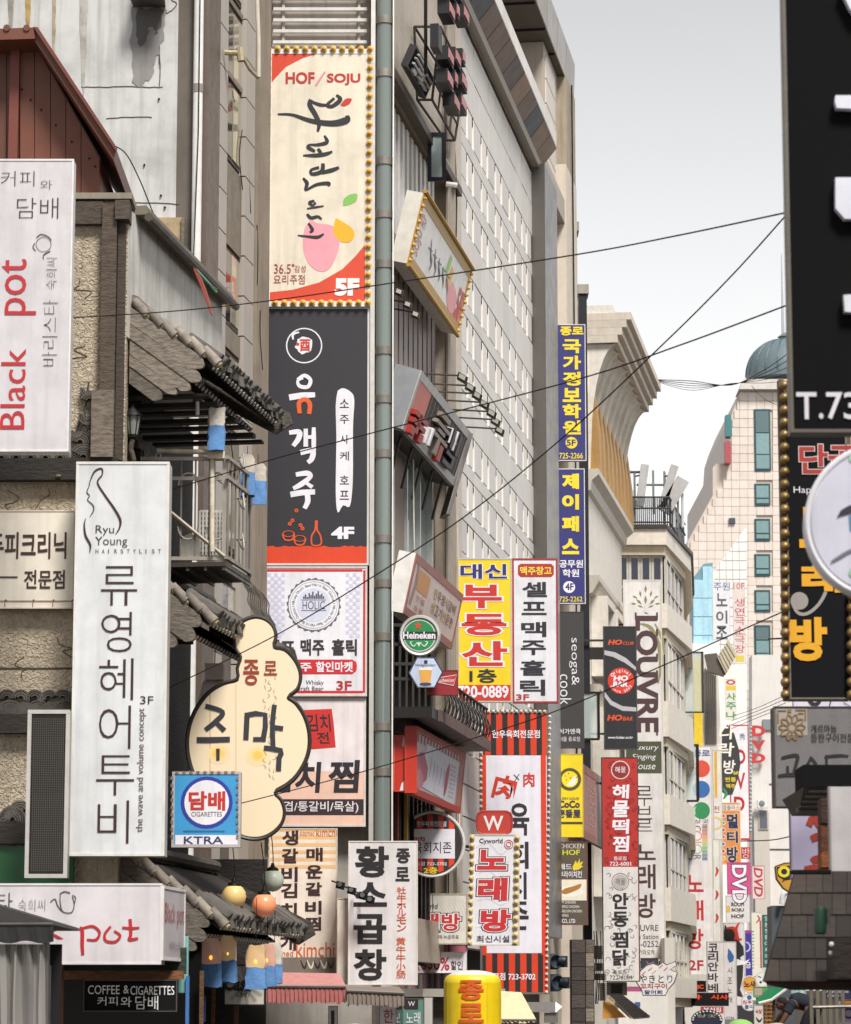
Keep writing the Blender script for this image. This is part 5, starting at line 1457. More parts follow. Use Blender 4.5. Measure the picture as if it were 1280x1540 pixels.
# arc-shaped roof tiles set into the plaster
def arcmesh(r_,th=.018,dep=.1,a0=0,a1=180,mat='tile:#57514a'):
 mb=MB()
 n=9
 vs=[]
 for i in range(n+1):
  a=R(a0+(a1-a0)*i/n)
  for rr,y in ((r_,0),(r_+th,0),(r_+th,-dep),(r_,-dep)):
   vs.append((rr*math.cos(a),y,rr*math.sin(a)))
 fs=[]
 for i in range(n):
  for j in range(4):
   fs.append((i*4+j,i*4+(j+1) % 4,i*4+4+(j+1) % 4,i*4+4+j))
 fs += [(3,2,1,0),(n*4,n*4+1,n*4+2,n*4+3)]
 return mb.add(vs,fs).mesh('roof_tile',mat)
arcs=[arcmesh(r_) for r_ in (.03,.055,.08,.105,.13)]
def fan(cx,cy,k,ang=0,D=HD):
 for i in range(k):
  T.piece('roof_tile',arcs[i],P(cx,cy,D-.001),rot=(0,R(ang),0))
for i,x in enumerate(range(-8,120,21)):
 fan(x+4,1078-(i % 2)*3,5,random.uniform(-15,15))
 fan(x+14,1062,4,180+random.uniform(-25,25))
 fan(x-1,1052,3,random.uniform(-30,30))
for x in range(4,112,22):
 fan(x,692,3,random.uniform(-5,5))
fan(127,690,5,30); fan(122,668,4,10); fan(136,650,3,60); fan(133,628,3,200); fan(136,606,3,20); fan(132,588,2,200); fan(116,650,2,190)
fan(20,1234,5,10); fan(32,1222,4,-30); fan(6,1226,3,120)
T.part('broken_edge',MB().tube([P(x,y,HD-.03) for x,y in ((110,660),(118,640),(128,622),(130,600),(134,575))],.012,5),'tile:#4a443e')

CAN = {}
def canopy(lab,zw,ze,Dn,Df,out,planks,far_tile=True,o_start=0.0):
 """tiled lean-to canopy along the side wall: boards close its near end, tiles lie on rafters"""
 K=T.part('canopy',MB().prism([FP(Dn+.1,-.05,zw-.06),FP(Dn+.1,out-.06,ze+.03),FP(Dn+.1,out-.06,ze+.08),FP(Dn+.1,-.05,zw)],DH*(Df-Dn-.1)),'wood:#2b2521',label=lab)
 sl=math.atan2(zw-ze,out)
 L_=math.hypot(out,zw-ze)
 dirn=(NH*out+Vector((0,0,ze-zw)))/L_
 up=Vector((0,0,1))*math.cos(sl)+NH*math.sin(sl)
 # boards
 for i,(z0,z1,ln) in enumerate(planks):
  a=FP(Dn,-.02,0)
  p0=a+Vector((0,0,zw-z0)) ; p1=a+Vector((0,0,zw-z1))
  e0=p0+dirn*ln
  e1=p1+dirn*(ln-.10)
  mid=[e0.lerp(e1,q_/10)+dirn*(.075*math.sin(math.pi*q_/10)) for q_ in range(11)]
  jt=Vector((0,0,-.006))
  K.part('plank',MB().prism([p0+jt]+[q+jt for q in mid]+[p1-jt*.5],-DH*(.05+.012*(i % 2))),'wood:#82786c')
 # verge tiles along the sloping near edge
 nv=max(4,int(L_/.17))
 for i in range(nv):
  a=FP(Dn-.02,0,zw+.05)+dirn*(L_*i/nv)
  a=a+up*random.uniform(-.012,.012)
  K.part('verge_tile',MB().tube([a+up*.03,a+dirn*(L_/nv*1.2)-up*.02],.045,9,r2=.06),'tile:#8d8377')
  K.part('verge_mortar',MB().lathe(a+dirn*(L_/nv*1.2)-up*.02,dirn,[(.045,0),(.03,.035)],8),'stucco:#b5a583')
 # round eave tiles
 m1=MB().tube([Vector((0,0,0)),-dirn*.42],.055,8).mesh('eave_tile','tile:#5a554f')
 m2=MB().lathe((0,0,0),dirn,[(.058,0),(.058,.02)],9).mesh('tile_disc','tile:#48433e')
 m3=MB().tube([Vector((0,0,0)),-dirn*.75],.034,6).mesh('rafter','wood:#1f1a17')
 m4=MB().lathe((0,0,0),dirn,[(.03,0),(.03,.014)],8).mesh('rafter_end','paint:#d9d3c9')
 m5=MB().prism([-DH*.07,DH*.07,DH*.06+Vector((0,0,-.07)),-DH*.06+Vector((0,0,-.07))],NH*.02).mesh('drip_tile','tile:#6a645c')
 n=int((Df-Dn)/.145)
 for i in range(n):
  Dq=Dn+.07+i*(Df-Dn-.1)/n
  e=FP(Dq,out+.02,ze+.10)
  e=e+Vector((0,0,random.uniform(-.015,.015)))+dirn*random.uniform(-.02,.03)
  K.piece('eave_tile',m1,e)
  K.piece('tile_disc',m2,e+dirn*.002)
  K.piece('drip_tile',m5,FP(Dq+.07,out+random.uniform(0,.03),ze+.09),rot=(0,random.uniform(-.3,.3),random.uniform(-.2,.2)),scale=(1,1,random.uniform(.8,1.8)))
  K.piece('rafter',m3,FP(Dq,out-.06,ze-.0))
  K.piece('rafter_end',m4,FP(Dq,out-.055,ze-.0)+dirn*.003)
  K.piece('lower_rafter',m3,FP(Dq,out-.35,ze-.07))
  K.piece('rafter_end',m4,FP(Dq,out-.345,ze-.07)+dirn*.003)
 K.part('ridge',MB().tube([FP(Dn,.0,zw+.07),FP(Df,.0,zw+.07)],.07,8),'tile:#6e675e')
 # far corner: upturned boards
 K.part('far_boards',MB().prism([FP(Df,o,z) for o,z in ((-.02,zw),(out+.08,ze+.16),(out+.12,ze+.02),(out-.08,ze-.1),(-.02,zw-.3))],DH*.05),'wood:#5c544a')
 return K
z1w=Z(462,32.2)
canopy('topmost canopy with pale weathered gable boards',z1w,Z(560,32.4),32.2,35.6,.93,[(0,.19,.98),(.19,.36,.94),(.36,.53,.80),(.53,.66,.62),(.66,.85,.42)])
z2w=Z(845,32.2)
canopy('middle canopy half hidden by the tall white sign',z2w,Z(942,32.4),32.2,36.0,.93,[(0,.2,.98),(.2,.4,.9),(.4,.6,.66),(.6,.78,.45)])
z3w=Z(1285,32.2)
canopy('lowest canopy above the hanging bag lanterns',z3w,Z(1395,32.4),32.2,36.4,1.08,[(0,.17,1.12),(.17,.34,1.08),(.34,.5,.96),(.5,.66,.8),(.66,.85,.6)])
for z_,(d0,d1) in ((zf(0),(0,0)),):
 pass
# stair boards and dark interior under the top canopy
for i in range(9):
 a=FP(33.0+i*.28,-.55,Z(655,33)+.5-i*.07)
 T.part('stair_board',MB().box(a,DH*.26,NH*.05,(0,0,.16)),'wood:#7a6e60')
for i in range(7):
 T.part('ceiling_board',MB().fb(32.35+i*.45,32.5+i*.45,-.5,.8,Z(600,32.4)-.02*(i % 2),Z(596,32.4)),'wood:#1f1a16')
for D_ in (32.6,33.6,34.6):
 for z_,h_ in ((Z(690,33),1.3),(Z(1030,33),.9)):
  T.part('inner_frame',MB().fb(D_,D_+.09,-.6,-.52,z_-.2,z_+h_-.2),'wood:#5a4e43')
T.part('inner_rail',MB().fb(32.4,36,-.59,-.5,Z(740,33),Z(732,33)),'wood:#6a5d50')
T.part('inner_post',MB().fb(33.2,33.32,-.58,-.5,Z(850,33),Z(640,33)),'wood:#3a322b')
for zc in (Z(1010,33.5),Z(770,33.5)):
 for i in range(8):
  T.part('lattice_bar',MB().fb(33.4+i*.28,33.44+i*.28,-.6,-.56,zc-.35,zc+.4),'wood:#3b332c')
# stacked ridge-end ornament of thin tiles between first-floor and middle canopy
for i in range(11):
 b=P(366+i*3.1,893+i*1.8,36.3)
 pts=[b+Vector((.05-.01*i,0,.18)),b+Vector((-.0,0,.13)),b+Vector((.06,0,.02)),b+Vector((.06,0,-.1)),b+Vector((.14,0,-.24))]
 T.part('ridge_tile',MB().tube(catmull([tuple(q) for q in pts],4),.008,6),'tile:#6b655d')

# shop front wood under the teahouse
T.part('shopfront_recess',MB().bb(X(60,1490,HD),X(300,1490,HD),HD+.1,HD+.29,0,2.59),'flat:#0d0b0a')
T.part('timber_post',MB().bb(X(75,1490,29.6),X(95,1490,29.6),29.5,29.65,.15,Z(1440,29.6)),'wood:#9c6526')
T.part('timber_beam',MB().bb(X(97,1465,29.6),X(277,1465,29.6),29.5,29.62,Z(1473,29.6),Z(1460,29.6)),'wood:#8a5a36')
T.part('dark_fascia',MB().bb(X(95,1465,29.7),X(280,1465,29.7),29.66,29.75,Z(1465,29.7),Z(1425,29.7)),'wood:#2b3a2f')
T.part('teal_board',MB().bb(X(270,1450,30),X(284,1450,30),29.9,29.98,Z(1493,30),Z(1408,30)),'paint:#7fb9b4')
T.part('blue_strip',MB().bb(X(281,1500,30),X(286,1500,30),29.85,29.9,Z(1540,30),Z(1468,30)),'paint:#3f78b8')
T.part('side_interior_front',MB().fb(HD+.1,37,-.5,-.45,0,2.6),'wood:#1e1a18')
T.part('shop_post',MB().bb(X(300,1500,31.9),X(306,1500,31.9),31.9,31.96,0.12,Z(1460,31.9)),'wood:#5b3d25')
T.part('back_shop_wall',MB().bb(-3.4,X(400,1500,37),37.0,37.1,0,3.4),'wood:#221d1b')
for i,(x,w_) in enumerate(((263,6),(318,5),(352,6))):
 T.part('shop_door_frame',MB().bb(X(x,1500,36.5),X(x+w_,1500,36.5),36.5,36.6,0.1,Z(1478,36.5)),'wood:#7a5433')

# balcony of the teahouse
bl=Thing('balcony','small rusty steel balcony with looped railing and diagonal brace under the top canopy','balcony',FP(33,0,Z(850,33)))
zb0,zb1=Z(840,33),Z(690,33)
DN,DFAR=33.0,34.3
col = 'metal:#aaa298'
bl.part('floor_frame',MB().fb(DN,DFAR,-.1,.86,zb0-.1,zb0-.05),'metal:#59524b')
for i in range(5):
 bl.part('floor_bar',MB().fb(DN+.02,DFAR-.02,.02+i*.2,.05+i*.2,zb0-.14,zb0-.101),'metal:#7b746b')
X0,X1=FP(DN,0,0).x-.1,FP(DN,.86,0).x
for z in (zb1,zb1-.22,zb0):
 bl.part('rail',MB().bb(X0,X1,DN-.02,DN+.02,z-.02,z+.02),col)
 q=MB().box(FP(DN+.03,.84,z-.02),DH*1.25,NH*.04,(0,0,.04))
 bl.part('rail',q,col)
bm_=MB().tube([(0,0,0),(0,0,zb1-zb0)],.011,6).mesh('baluster',col)
for i in range(6):
 bl.piece('baluster',bm_,(X0+.14+i*.155,DN,zb0))
for i in range(7):
 bl.piece('baluster',bm_,FP(DN+.1+i*.19,.86,zb0))
for i in range(3):
 cx=X0+.22+i*.31
 for s_,z_ in ((1,zb1-.3),(-1,zb0+.35)):
  pts=[(cx+.11*math.cos(a),DN-.015,z_+s_*.14*math.sin(a)) for a in [math.pi*k/8 for k in range(9)]]
  bl.part('loop',MB().tube(pts,.011,6),col)
bl.part('corner_post',MB().bb(X1-.05,X1,DN-.025,DN+.025,zb0-.1,zb1),col)
bl.part('corner_post',MB().box(FP(DFAR-.05,.82,zb0-.1),DH*.05,NH*.05,(0,0,zb1-zb0+.1)),col)
bl.part('brace',MB().tube([(X0,DN-.04,zb1-.22-.1),(X1,DN-.04,zb0-.0)],.022,6),'metal:#a49b8e')
for k in range(3):
 pts=[FP(DN+.45,.9,zb0+.25+k*.45),FP(DN+.5,.93,zb0+.17+k*.45),FP(DN+.62,.93,zb0+.2+k*.45),FP(DN+.66,.9,zb0+.36+k*.45)]
 bl.part('hook',MB().tube(catmull([tuple(q) for q in pts],4),.012,6),'metal:#b7b2aa')
bl.part('awning_pipe',MB().tube([P(236,678,32.9),P(322,680,32.9)],.028,10),'rust:#d9c9ae')
bl.part('pipe_bracket',MB().bb(X(312,680,32.9),X(338,680,32.9),32.86,32.95,Z(690,32.9),Z(673,32.9)),'rust:#e3d6c0')
bl.part('down_pipe',MB().tube([P(319,688,32.93),P(319,830,32.93)],.03,10),'rust:#dcd0bc')
bl.part('pipe_eye',MB().tube([P(238+4*math.cos(a),686+5*math.sin(a),32.9) for a in [k*math.pi/4 for k in range(9)]],.008,5),'metal:#c9c0b2')
cr_=Thing('plastic_crate','white ventilated plastic crate standing behind the balcony railing','crate',P(320,835,33.6))
a,b=P(300,835,33.7),P(336,768,33.7)
cr_.part('back',MB().bb(a.x,b.x,33.9,33.95,a.z,b.z),'flat:#5d5850')
for i in range(8):
 x=a.x+(b.x-a.x)*i/7
 cr_.part('slat',MB().bb(x-.012,x+.012,33.7,33.72,a.z,b.z),'paint:#dcd8d1')
for i in range(10):
 z=a.z+(b.z-a.z)*i/9
 cr_.part('slat',MB().bb(a.x,b.x,33.721,33.735,z-.012,z+.012),'paint:#d2cec7')
sk=MB()
a=P(270,838,33.5)
sk.prism([a,a+Vector((.22,0,0)),a+Vector((.21,0,.24)),a+Vector((.12,0,.27)),a+Vector((.03,0,.23))],(0,.2,0))
sk=single('sack',sk,'cloth:#d3cdc3','crumpled white sack behind the looped balcony railing','sack')
# wall lamp
wl=Thing('wall_lantern','black antique wall lantern with frosted glass beside the timber post','lamp',P(199,690,32.3))
c=P(200,640,32.3)
wl.part('glass',MB().lathe(c+Vector((0,0,-.1)),(0,0,1),[(.05,0),(.085,.2)],6),'plastic:#8f918a')
wl.part('roof',MB().lathe(c+Vector((0,0,.1)),(0,0,1),[(.115,0),(.1,.03),(.03,.1),(.015,.14)],10),'metal:#2a2827')
fr=MB()
for k in range(6):
 a=k*math.pi/3+.2
 fr.tube([c+Vector((.052*math.cos(a),.052*math.sin(a),-.1)),c+Vector((.088*math.cos(a),.088*math.sin(a),.1))],.007,4)
wl.part('cage',fr,'metal:#2a2827')
wl.part('base',MB().lathe(c+Vector((0,0,-.16)),(0,0,1),[(.02,0),(.05,.03),(.055,.06)],8),'metal:#2a2827')
wl.part('arm',MB().tube(catmull([tuple(c+Vector(q)) for q in ((0,0,-.15),(-.02,.02,-.25),(.01,.05,-.38),(-.02,.1,-.5))],5),.028,8),'wood:#5a5046')

random.seed(21)
for i in range(9):
 D_=random.choice((48.0,50.3,54.1,54.9,55.2))
 z_=random.uniform(4,20)
 pts=[FP(D_+random.uniform(-.1,.1),.07,z_),FP(D_+random.uniform(-.2,.2),.1,z_-1.4),FP(D_+random.uniform(-.1,.4),.08,z_-3)]
 C.part('cable',MB().tube(catmull([tuple(q) for q in pts],5),.012,5),random.choice(('flat:#242120','paint:#cfc8bd')))
for i in range(7):
 x_=random.uniform(318,392)
 y_=random.uniform(40,900)
 pts=[(x_,y_),(x_+random.uniform(-6,6),y_+40),(x_+random.uniform(-4,10),y_+90)]
 A.part('cable',MB().tube([P(a_,b_,41.3+(a_-303)*.035) for a_,b_ in catmull(pts,5)],.008,5),'flat:#2c2826')
for x_,y_ in ((60,735),(20,740),(95,960),(30,990),(125,420),(118,520)):
 pts=[(x_+random.uniform(-14,14),y_+k_*7+random.uniform(-3,3)) for k_ in range(5)]
 T.part('crack',MB().tube([P(a_,b_,HD-.004) for a_,b_ in catmull(pts,4)],.005,4),'flat:#5b5044')

# ================================================================== SIGNS
BK = '#2b272b'
RD = '#b8232b'
WH = '#ece8ee'
SIDE = 'group'
def bulb_rows(s,l,t,r,b,sx,sy,bulb_size,mat='plastic:#d9a94a',sides='lrtb'):
 pts=[]
 def line(x0,y0,x1,y1,st):
  n=max(1,round(math.hypot(x1-x0,y1-y0)/st))
  return [(x0+(x1-x0)*i/n,y0+(y1-y0)*i/n) for i in range(n+1)]
 if 'l' in sides: pts += line(l[0],t,l[1],b,sy)
 if 'r' in sides: pts += line(r[0],t,r[1],b,sy)
 if 't' in sides: pts += line(l[0],t,r[0],t,sx)[1:-1]
 if 'b' in sides: pts += line(l[1],b,r[1],b,sx)[1:-1]
 s.bulbs(pts,bulb_size,mat)

# ---- the stack on the end wall
s=Sign('cream and red banner sign with brush lettering, petals and bulb border, topmost of the stack',400,74,557,461,46.55,.2,'plastic:#e9dec9','metal:#b9b2a8',('paint:#e6e1da',8),arm=False,group='stacked floor signs on the corner building end wall')
s.poly([(408,80),(480,80),(455,88),(430,101),(414,118),(406,128)],'#d5452a',1)
s.poly([(554,362),(552,453),(404,453),(404,440),(440,436),(480,425),(515,405),(535,385)],'#dd4a2c',1)
s.tx('HOF',429,108,474,127,'#bf2f24',.03)
s.stroke([(475,129,1),(489,108,1)],2.5,'#e08d96',tip=1)
s.tx('SOJU',491,110,543,129,'#bf2f24',.03)
o_=dict(mat='#26242b')
# brush-written column
s.stroke([(506,143,.5),(512,150,1),(500,160,.9),(492,158,.7),(503,148,.6)],6.75,**o_)
s.stroke([(468,150,.9),(466,158,1),(474,172,1),(480,186,.9),(478,198,.5)],7.425,**o_)
s.stroke([(466,152,.6),(482,158,.9),(496,158,.5)],6.075,**o_)
s.stroke([(418,172,.3),(440,173,.5),(468,182,.8),(500,186,1.1),(521,181,1.3),(522,174,.6)],8.775,**o_)
s.poly([(512,158),(520,149),(529,149),(526,156),(518,160)],'#cf3423',4,sm=3)
s.stroke([(488,204,.5),(492,214,1),(478,218,.8),(466,218,.5),(464,222,1),(474,228,.7)],6.075,**o_)
s.stroke([(456,234,.4),(474,234,1),(490,232,1),(500,228,.5)],6.075,**o_)
s.stroke([(478,224,.8),(482,230,1),(476,236,.6)],5.4,**o_)
s.stroke([(486,246,.8),(484,258,1),(470,262,.8),(468,256,.6),(480,252,.7)],6.75,**o_)
s.stroke([(484,260,.8),(500,256,1),(510,252,.6)],6.75,**o_)
s.stroke([(456,268,.5),(462,276,1),(460,286,.6),(476,278,.8),(494,276,1),(494,280,.6)],6.075,**o_)
s.stroke([(473,302,.6),(466,305,1),(470,309,.6),(475,305,.7)],5.4,**o_)
s.stroke([(462,314,.5),(474,312,.8),(487,310,.5)],4.05,**o_)
s.stroke([(462,322,.7),(468,328,1),(478,326,.8),(484,330,.5)],5.4,**o_)
s.stroke([(464,336,.6),(470,346,1),(466,350,.6)],5.4,**o_)
s.stroke([(448,354,.3),(462,356,.7),(478,357,1),(487,352,.5)],5.4,**o_)
s.poly([(468,330),(478,336),(500,340),(510,358),(508,380),(496,404),(480,408),(464,396),(456,372),(458,345)],'#f0a0ab',2,sm=4)
s.poly([(505,328),(516,334),(530,344),(533,356),(524,365),(510,362),(501,348)],'#efb321',2,sm=4)
s.poly([(516,310),(517,300),(526,293),(537,292),(536,302),(526,308)],'#86c25c',2,sm=4)
s.tx('36.5',412,397,438,412,'#a8403a',0)
s.tx('감성',443,399,460,410,'#a8403a',0)
s.disc(441,399,2,'#a8403a',4)
s.tx('요리주점',411,413,459,428,'#a8403a',0)
s.tx('5F',503,418,541,446,'#f3efec',.06)
bulb_rows(s,(404,400),74.5,(557,553.5),456,14.2,14.2,.052)
s=Sign('charcoal banner with white and orange brush letters and bottle drawing above a red strip',397,462,555,850,46.6,.16,'#2e2c32','metal:#b9b2a8',('paint:#cfcac6',3),arm=False,group='stacked floor signs on the corner building end wall')
s.poly([(398,823)]+[(398+i*6,822+random.uniform(-1.5,1.5)) for i in range(1,26)]+[(553,822),(552,848),(397,848)],'#de4420',1)
s.disc(457.5,520,28,WH,4,r0=26)
s.poly([(457.5+(13+random.uniform(-2,2))*math.cos(i*.26),519+(13+random.uniform(-2,2))*math.sin(i*.26)) for i in range(24)],WH,3)
s.tx('酉',451,510,467,529,'#d03a25',.03)
s.disc(448,518,2.5,'#d03a25',5)
s.stroke([(450,500,.6),(441,503,1),(441,511,.6)],4,WH)
# 음
s.stroke([(447,571,.6),(458,565,1),(467,572,1),(463,582,1),(451,581,1),(448,573,.7),(456,569,.6)],5.9,WH)
s.stroke([(435,598,1),(455,595,1),(474,594,.8)],9.44,WH)
s.stroke([(451,622,.9),(450,606,1),(459,601,1),(466,608,1),(465,623,.9)],7.08,'#e8632a')
# 객
s.stroke([(435,651,.8),(450,650,1),(449,660,1),(441,671,.8)],8.26,WH)
s.stroke([(460,645,.9),(460,672,1)],7.08,WH)
s.stroke([(472,643,.8),(472,660,1),(472,680,.9)],7.08,WH)
s.stroke([(460,658,.8),(473,657,.8)],7.08,WH)
s.stroke([(452,681,1),(470,678,1),(469,690,1),(463,696,.8)],8.26,WH)
# 주
s.stroke([(445,714,.8),(462,712,1),(467,717,.8),(454,728,1),(441,735,.7)],8.26,WH)
s.stroke([(460,726,.7),(470,733,.9)],7.08,WH)
s.stroke([(437,744,1),(455,741,1),(474,740,.9)],8.85,WH)
s.stroke([(462,742,1),(463,754,1),(458,765,.8)],8.26,WH)
s.poly([(508,588),(516,584),(528,590),(533,602),(531,640),(531,700),(530,735),(526,762),(516,760),(508,771),(505,740),(506,660),(505,610)],WH,3,sm=3)
for ch,y in (('소',607),('주',631),('사',661),('케',686),('호',722),('프',745)):
 s.tx(ch,511,y-7,525,y+7,BK,.01)
OR = '#e0572a'
s.tx('4F',498,792,533,811,WH,.05)
s.stroke([(475,783,1),(474,797,1),(469,806,1),(469,818,1),(475,821,1),(483,818,1),(482,806,1),(477,797,1),(477,783,1)],2.6,OR,tip=1)
for cx,cy in ((434,803),(451,810)):
 s.disc(cx,cy,9.5,OR,5,r0=7.5,ry=5,n=18)
 s.stroke([(cx-9,cy+1,1),(cx-5,cy+9,1),(cx+5,cy+9,1),(cx+9,cy+1,1)],2.4,OR,tip=1)
for cx,cy in ((440,783),(452,790),(446,768),(436,788),(455,795)):
 s.disc(cx,cy,3.2,OR,5,n=7,r0=1)
s=Sign('white beer hall sign with red border, checker strips and round crown seal',395,852,552,1047,46.55,.2,'plastic:#efedf2','metal:#b9b2a8',('paint:#d7d0c8',3),arm=False,group='stacked floor signs on the corner building end wall')
for a in ((397,856,401,1043),(546,856,550,1043),(401,856,546,860),(401,1039,546,1043)):
 s.rect(*a,'#d3282f',1)
for i in range(18):
 for j in range(5):
  if (i+j) % 2==0:
   for x in (402,520):
    if x+j*5.3+5 < 546:
     s.rect(x+j*5.3,862+i*5.4,x+j*5.3+5.3,867.4+i*5.4,'#cfcee6',1)
n=72
s.poly([(472+(40+1.6*math.sin(i*math.pi*2/3))*math.cos(2*math.pi*i/n),910+(40+1.6*math.sin(i*math.pi*2/3))*math.sin(2*math.pi*i/n)) for i in range(n)],'#6b6b78',2)
s.disc(472,910,38.2,'#efedf2',3)
s.disc(472,910,36,'#7c7c88',4,r0=35.4)
s.disc(472,910,26,'#d9dcec',4)
s.arc_text('World Beer Cocktail Whisky Draft Beer World Beer Cocktail Whisky Draft Beer ',472,910,31,-90,266,6.0,'#4d4d58',.0)
s.tx('HOLIC',455,904,489,917,'#4a4a57',.0)
s.rect(453,902,491,903,'#4a4a57',5)
s.rect(453,918,491,919,'#4a4a57',5)
for i,h in enumerate((4,7,3,9,6,11,5,8,12,6,8,4)):
 s.rect(456+i*2.7,901-h,458.2+i*2.7,901,'#4a4a57',5)
s.tx('셀프',400,962,444,985,'#3a2f35',.03)
s.tx('맥주',452,961,488,986,'#3a2f35',.03)
s.tx('홀릭',499,961,537,986,'#3a2f35',.03)
s.poly([(400,992),(530,992),(536,996),(537,1002),(536,1009),(530,1014),(400,1014)],'#cf2a33',2)
s.tx('맥주',432,996,469,1010,WH,.03)
s.tx('할인마켓',475,995,531,1011,WH,.03)
s.tx('Whisky',460,1023,487,1032,'#3c3438',0)
s.tx('Draft Beer',446,1032,487,1039,'#3c3438',0)
s.tx('3F',506,1024,529,1038,RD,.02)
s=Sign('pale pink kimchi stew sign with red seal and bold black letters, lowest of the stack',393,1049,550,1243,46.6,.18,'plastic:#efe4e4','metal:#b9b2a8',('paint:#d7d0c8',3),arm=False,group='stacked floor signs on the corner building end wall')
s.rect(395,1160,548,1240,'#edc3ae',1)
s.poly([(455,1068),(499,1066),(502,1088),(505,1124),(455,1128)],'#cf2f2a',2)
s.tx('김치',462,1074,497,1100,BK,.01,skew=-.1)
s.tx('전',477,1101,495,1118,BK,.01,skew=-.1)
s.tx('김치',400,1146,482,1192,'#2b252c',.03,skew=.06)
s.tx('찜',494,1143,540,1192,'#2b252c',.03,skew=.06)
s.rect(395,1202,548,1226,'#35282f',2)
s.tx('겹/통갈비/목살)',427,1205,539,1223,'#e8dfe0',.01)

# ---- signs on the teahouse
s=Sign('tall white hairstylist sign with brown letters and line drawing of a woman in profile',110,695,251,1287,31.3,.34,'plastic:#d9dbdb','paint:#bdb9b3',('paint:#e2ded8',4),arm=False)
BR = '#3a1f1c'
s.stroke([(134,729,.4),(142,710,1),(153,705,1),(154,714,.8),(147,726,1),(158,745,1.2),(172,765,1.4),(181,782,1.5),(180,794,1),(174,804,.3)],2.6,BR)
s.stroke([(136,728,.4),(131,740,1),(135,746,.8),(132,752,.8),(140,760,1),(141,768,1),(135,778,.3)],1.7,BR)
s.stroke([(129,780,.4),(127,790,1),(129,806,1.5),(136,820,1.4),(135,832,.3)],2.4,BR)
s.tx('Ryu',144,790,172,806,'#2f2c2c',-.005)
s.tx('Young',143,807,192,824,'#2f2c2c',-.005)
for i,ch in enumerate('HAIRSTYLIST'):
 s.tx(ch,144+i*9.4,826,144+i*9.4+(1.2 if ch == 'I' else 4.2),832.5,'#4a3330',0)
for ch,x0,y0,x1,y1 in (('류',152,851,207,911),('영',152,920,199,981),('혜',149,990,201,1053),('어',149,1061,197,1126),('투',145,1136,202,1196),('비',147,1204,194,1268)):
 s.tx(ch,x0,y0,x1,y1,BR,-.012)
s.tx('3F',211,1047,231,1059,'#3a2a28',0)
s.tx('the wave and volume concept',206,1065,219,1251,'#54403c',0,rot=90)
s=Sign('upright grey-white coffee shop box sign with sideways red brush words and teapot drawing',-78,240,107,679,29.8,.2,'plastic:#cfcacc','paint:#c9c5c1',('paint:#d9d5d3',3),arm=False)
s.tx('커피',1,257,53,281,BK,-.015)
s.tx('와',61,271,79,286,BK,-.015)
s.tx('담배',25,297,89,330,BK,-.015)
s.disc(66,368,12,BK,5,r0=11.2)
s.stroke([(54,378,.8),(50,372,1),(53,366,.8)],1.5)
s.stroke([(55,358,.8),(62,353,1),(72,356,1),(78,362,.7)],1.5)
s.stroke([(76,378,1),(66,384,1),(66,390,.7)],1.5)
# sideways red words,bottom to top,then the small line
s.tx('Black',1,522,39,648,RD,.0,rot=90)
s.tx('pot',1,388,56,476,RD,.0,rot=90)
s.tx('바리스타',64,449,87,553,BK,-.02,rot=90)
s.tx('숙희씨',70,387,86,437,BK,-.02,rot=90)
s=Sign('long white coffee shop box sign with red handwriting and teapot, above the timber shopfront',-90,1329,243,1450,28.9,.42,'plastic:#d8d2d4','paint:#c6c0c0',('paint:#ded9d6',3),arm=False)
s.tx('바리스타',-86,1343,19,1370,BK,-.01)
s.tx('숙희씨',28,1353,68,1370,BK,-.02)
s.stroke([(76,1357,.8),(83,1352,1),(87,1362,1),(93,1370,.8)],1.4)
s.stroke([(91,1346,.8),(91,1358,1),(95,1371,1),(108,1372,1),(112,1360,1),(109,1348,.8)],1.4)
s.stroke([(90,1345,.8),(97,1341,1),(106,1343,1)],1.6)
s.stroke([(109,1346,.8),(114,1350,1),(112,1360,.8)],1.4)
s.tx('Black',-60,1384,96,1412,RD,.0)
s.stroke([(120,1395,1),(124,1400,1),(124,1420,1),(125,1436,.8)],5.5,RD)
s.stroke([(124,1396,.8),(140,1393,1),(150,1402,1),(145,1413,1),(131,1413,.7)],4,RD)
s.stroke([(167,1393,.8),(158,1405,1),(160,1415,1),(174,1416,1),(181,1407,1),(172,1400,.8)],4,RD)
s.stroke([(196,1382,1),(197,1405,1),(195,1413,1),(208,1411,.7)],5,RD)
s.stroke([(184,1395,.8),(198,1396,1),(210,1395,.7)],4,RD)
a,b=P(243.5,1390,28.9),P(277,1390,29.9)
o=s.O+s.U+Vector((.006,.0,-.02))
dv=Vector((b.x-a.x,.95,0))
s2=Sign('angled grey side face of the coffee shop box sign with small faded red words',0,0,0,0,28.9,.3,'plastic:#c3bbbd','paint:#bdb7b7',('paint:#ded9d6',3),arm=False,quad=(o,dv,Vector((0,0,-(s.h-.06)))))
s2.tx('Black',6,22,52,48,'#b3454b',-.01)
s2.tx('pot',62,28,94,56,'#b3454b',-.01)
s2.tx('바리스타',30,74,80,86,'#6a6064',-.01)
s=Sign('old cream enamel clinic sign with dark red letters and rusty lower strip',-60,768,111,915,31.85,.1,'plastic:#e6dccb','rust:#b59c80',('paint:#dccfbd',2),arm=False)
s.tx('두피크리닉',-17,800,101,841,'#3a211d',.02)
s.tx('전문점',36,857,98,886,'#3a211d',.02)
s.rect(-20,867,27,869.5,'#3a211d',5)
s.rect(-60,903.5,110,905,'rust:#8a5a3c',5)
for x in (7,49,79,108):
 s.rect(x,905,x+1.2,915,'rust:#9a6a48',5)
 s.disc(x+2,903,1.4,'rust:#5f3a28',6)
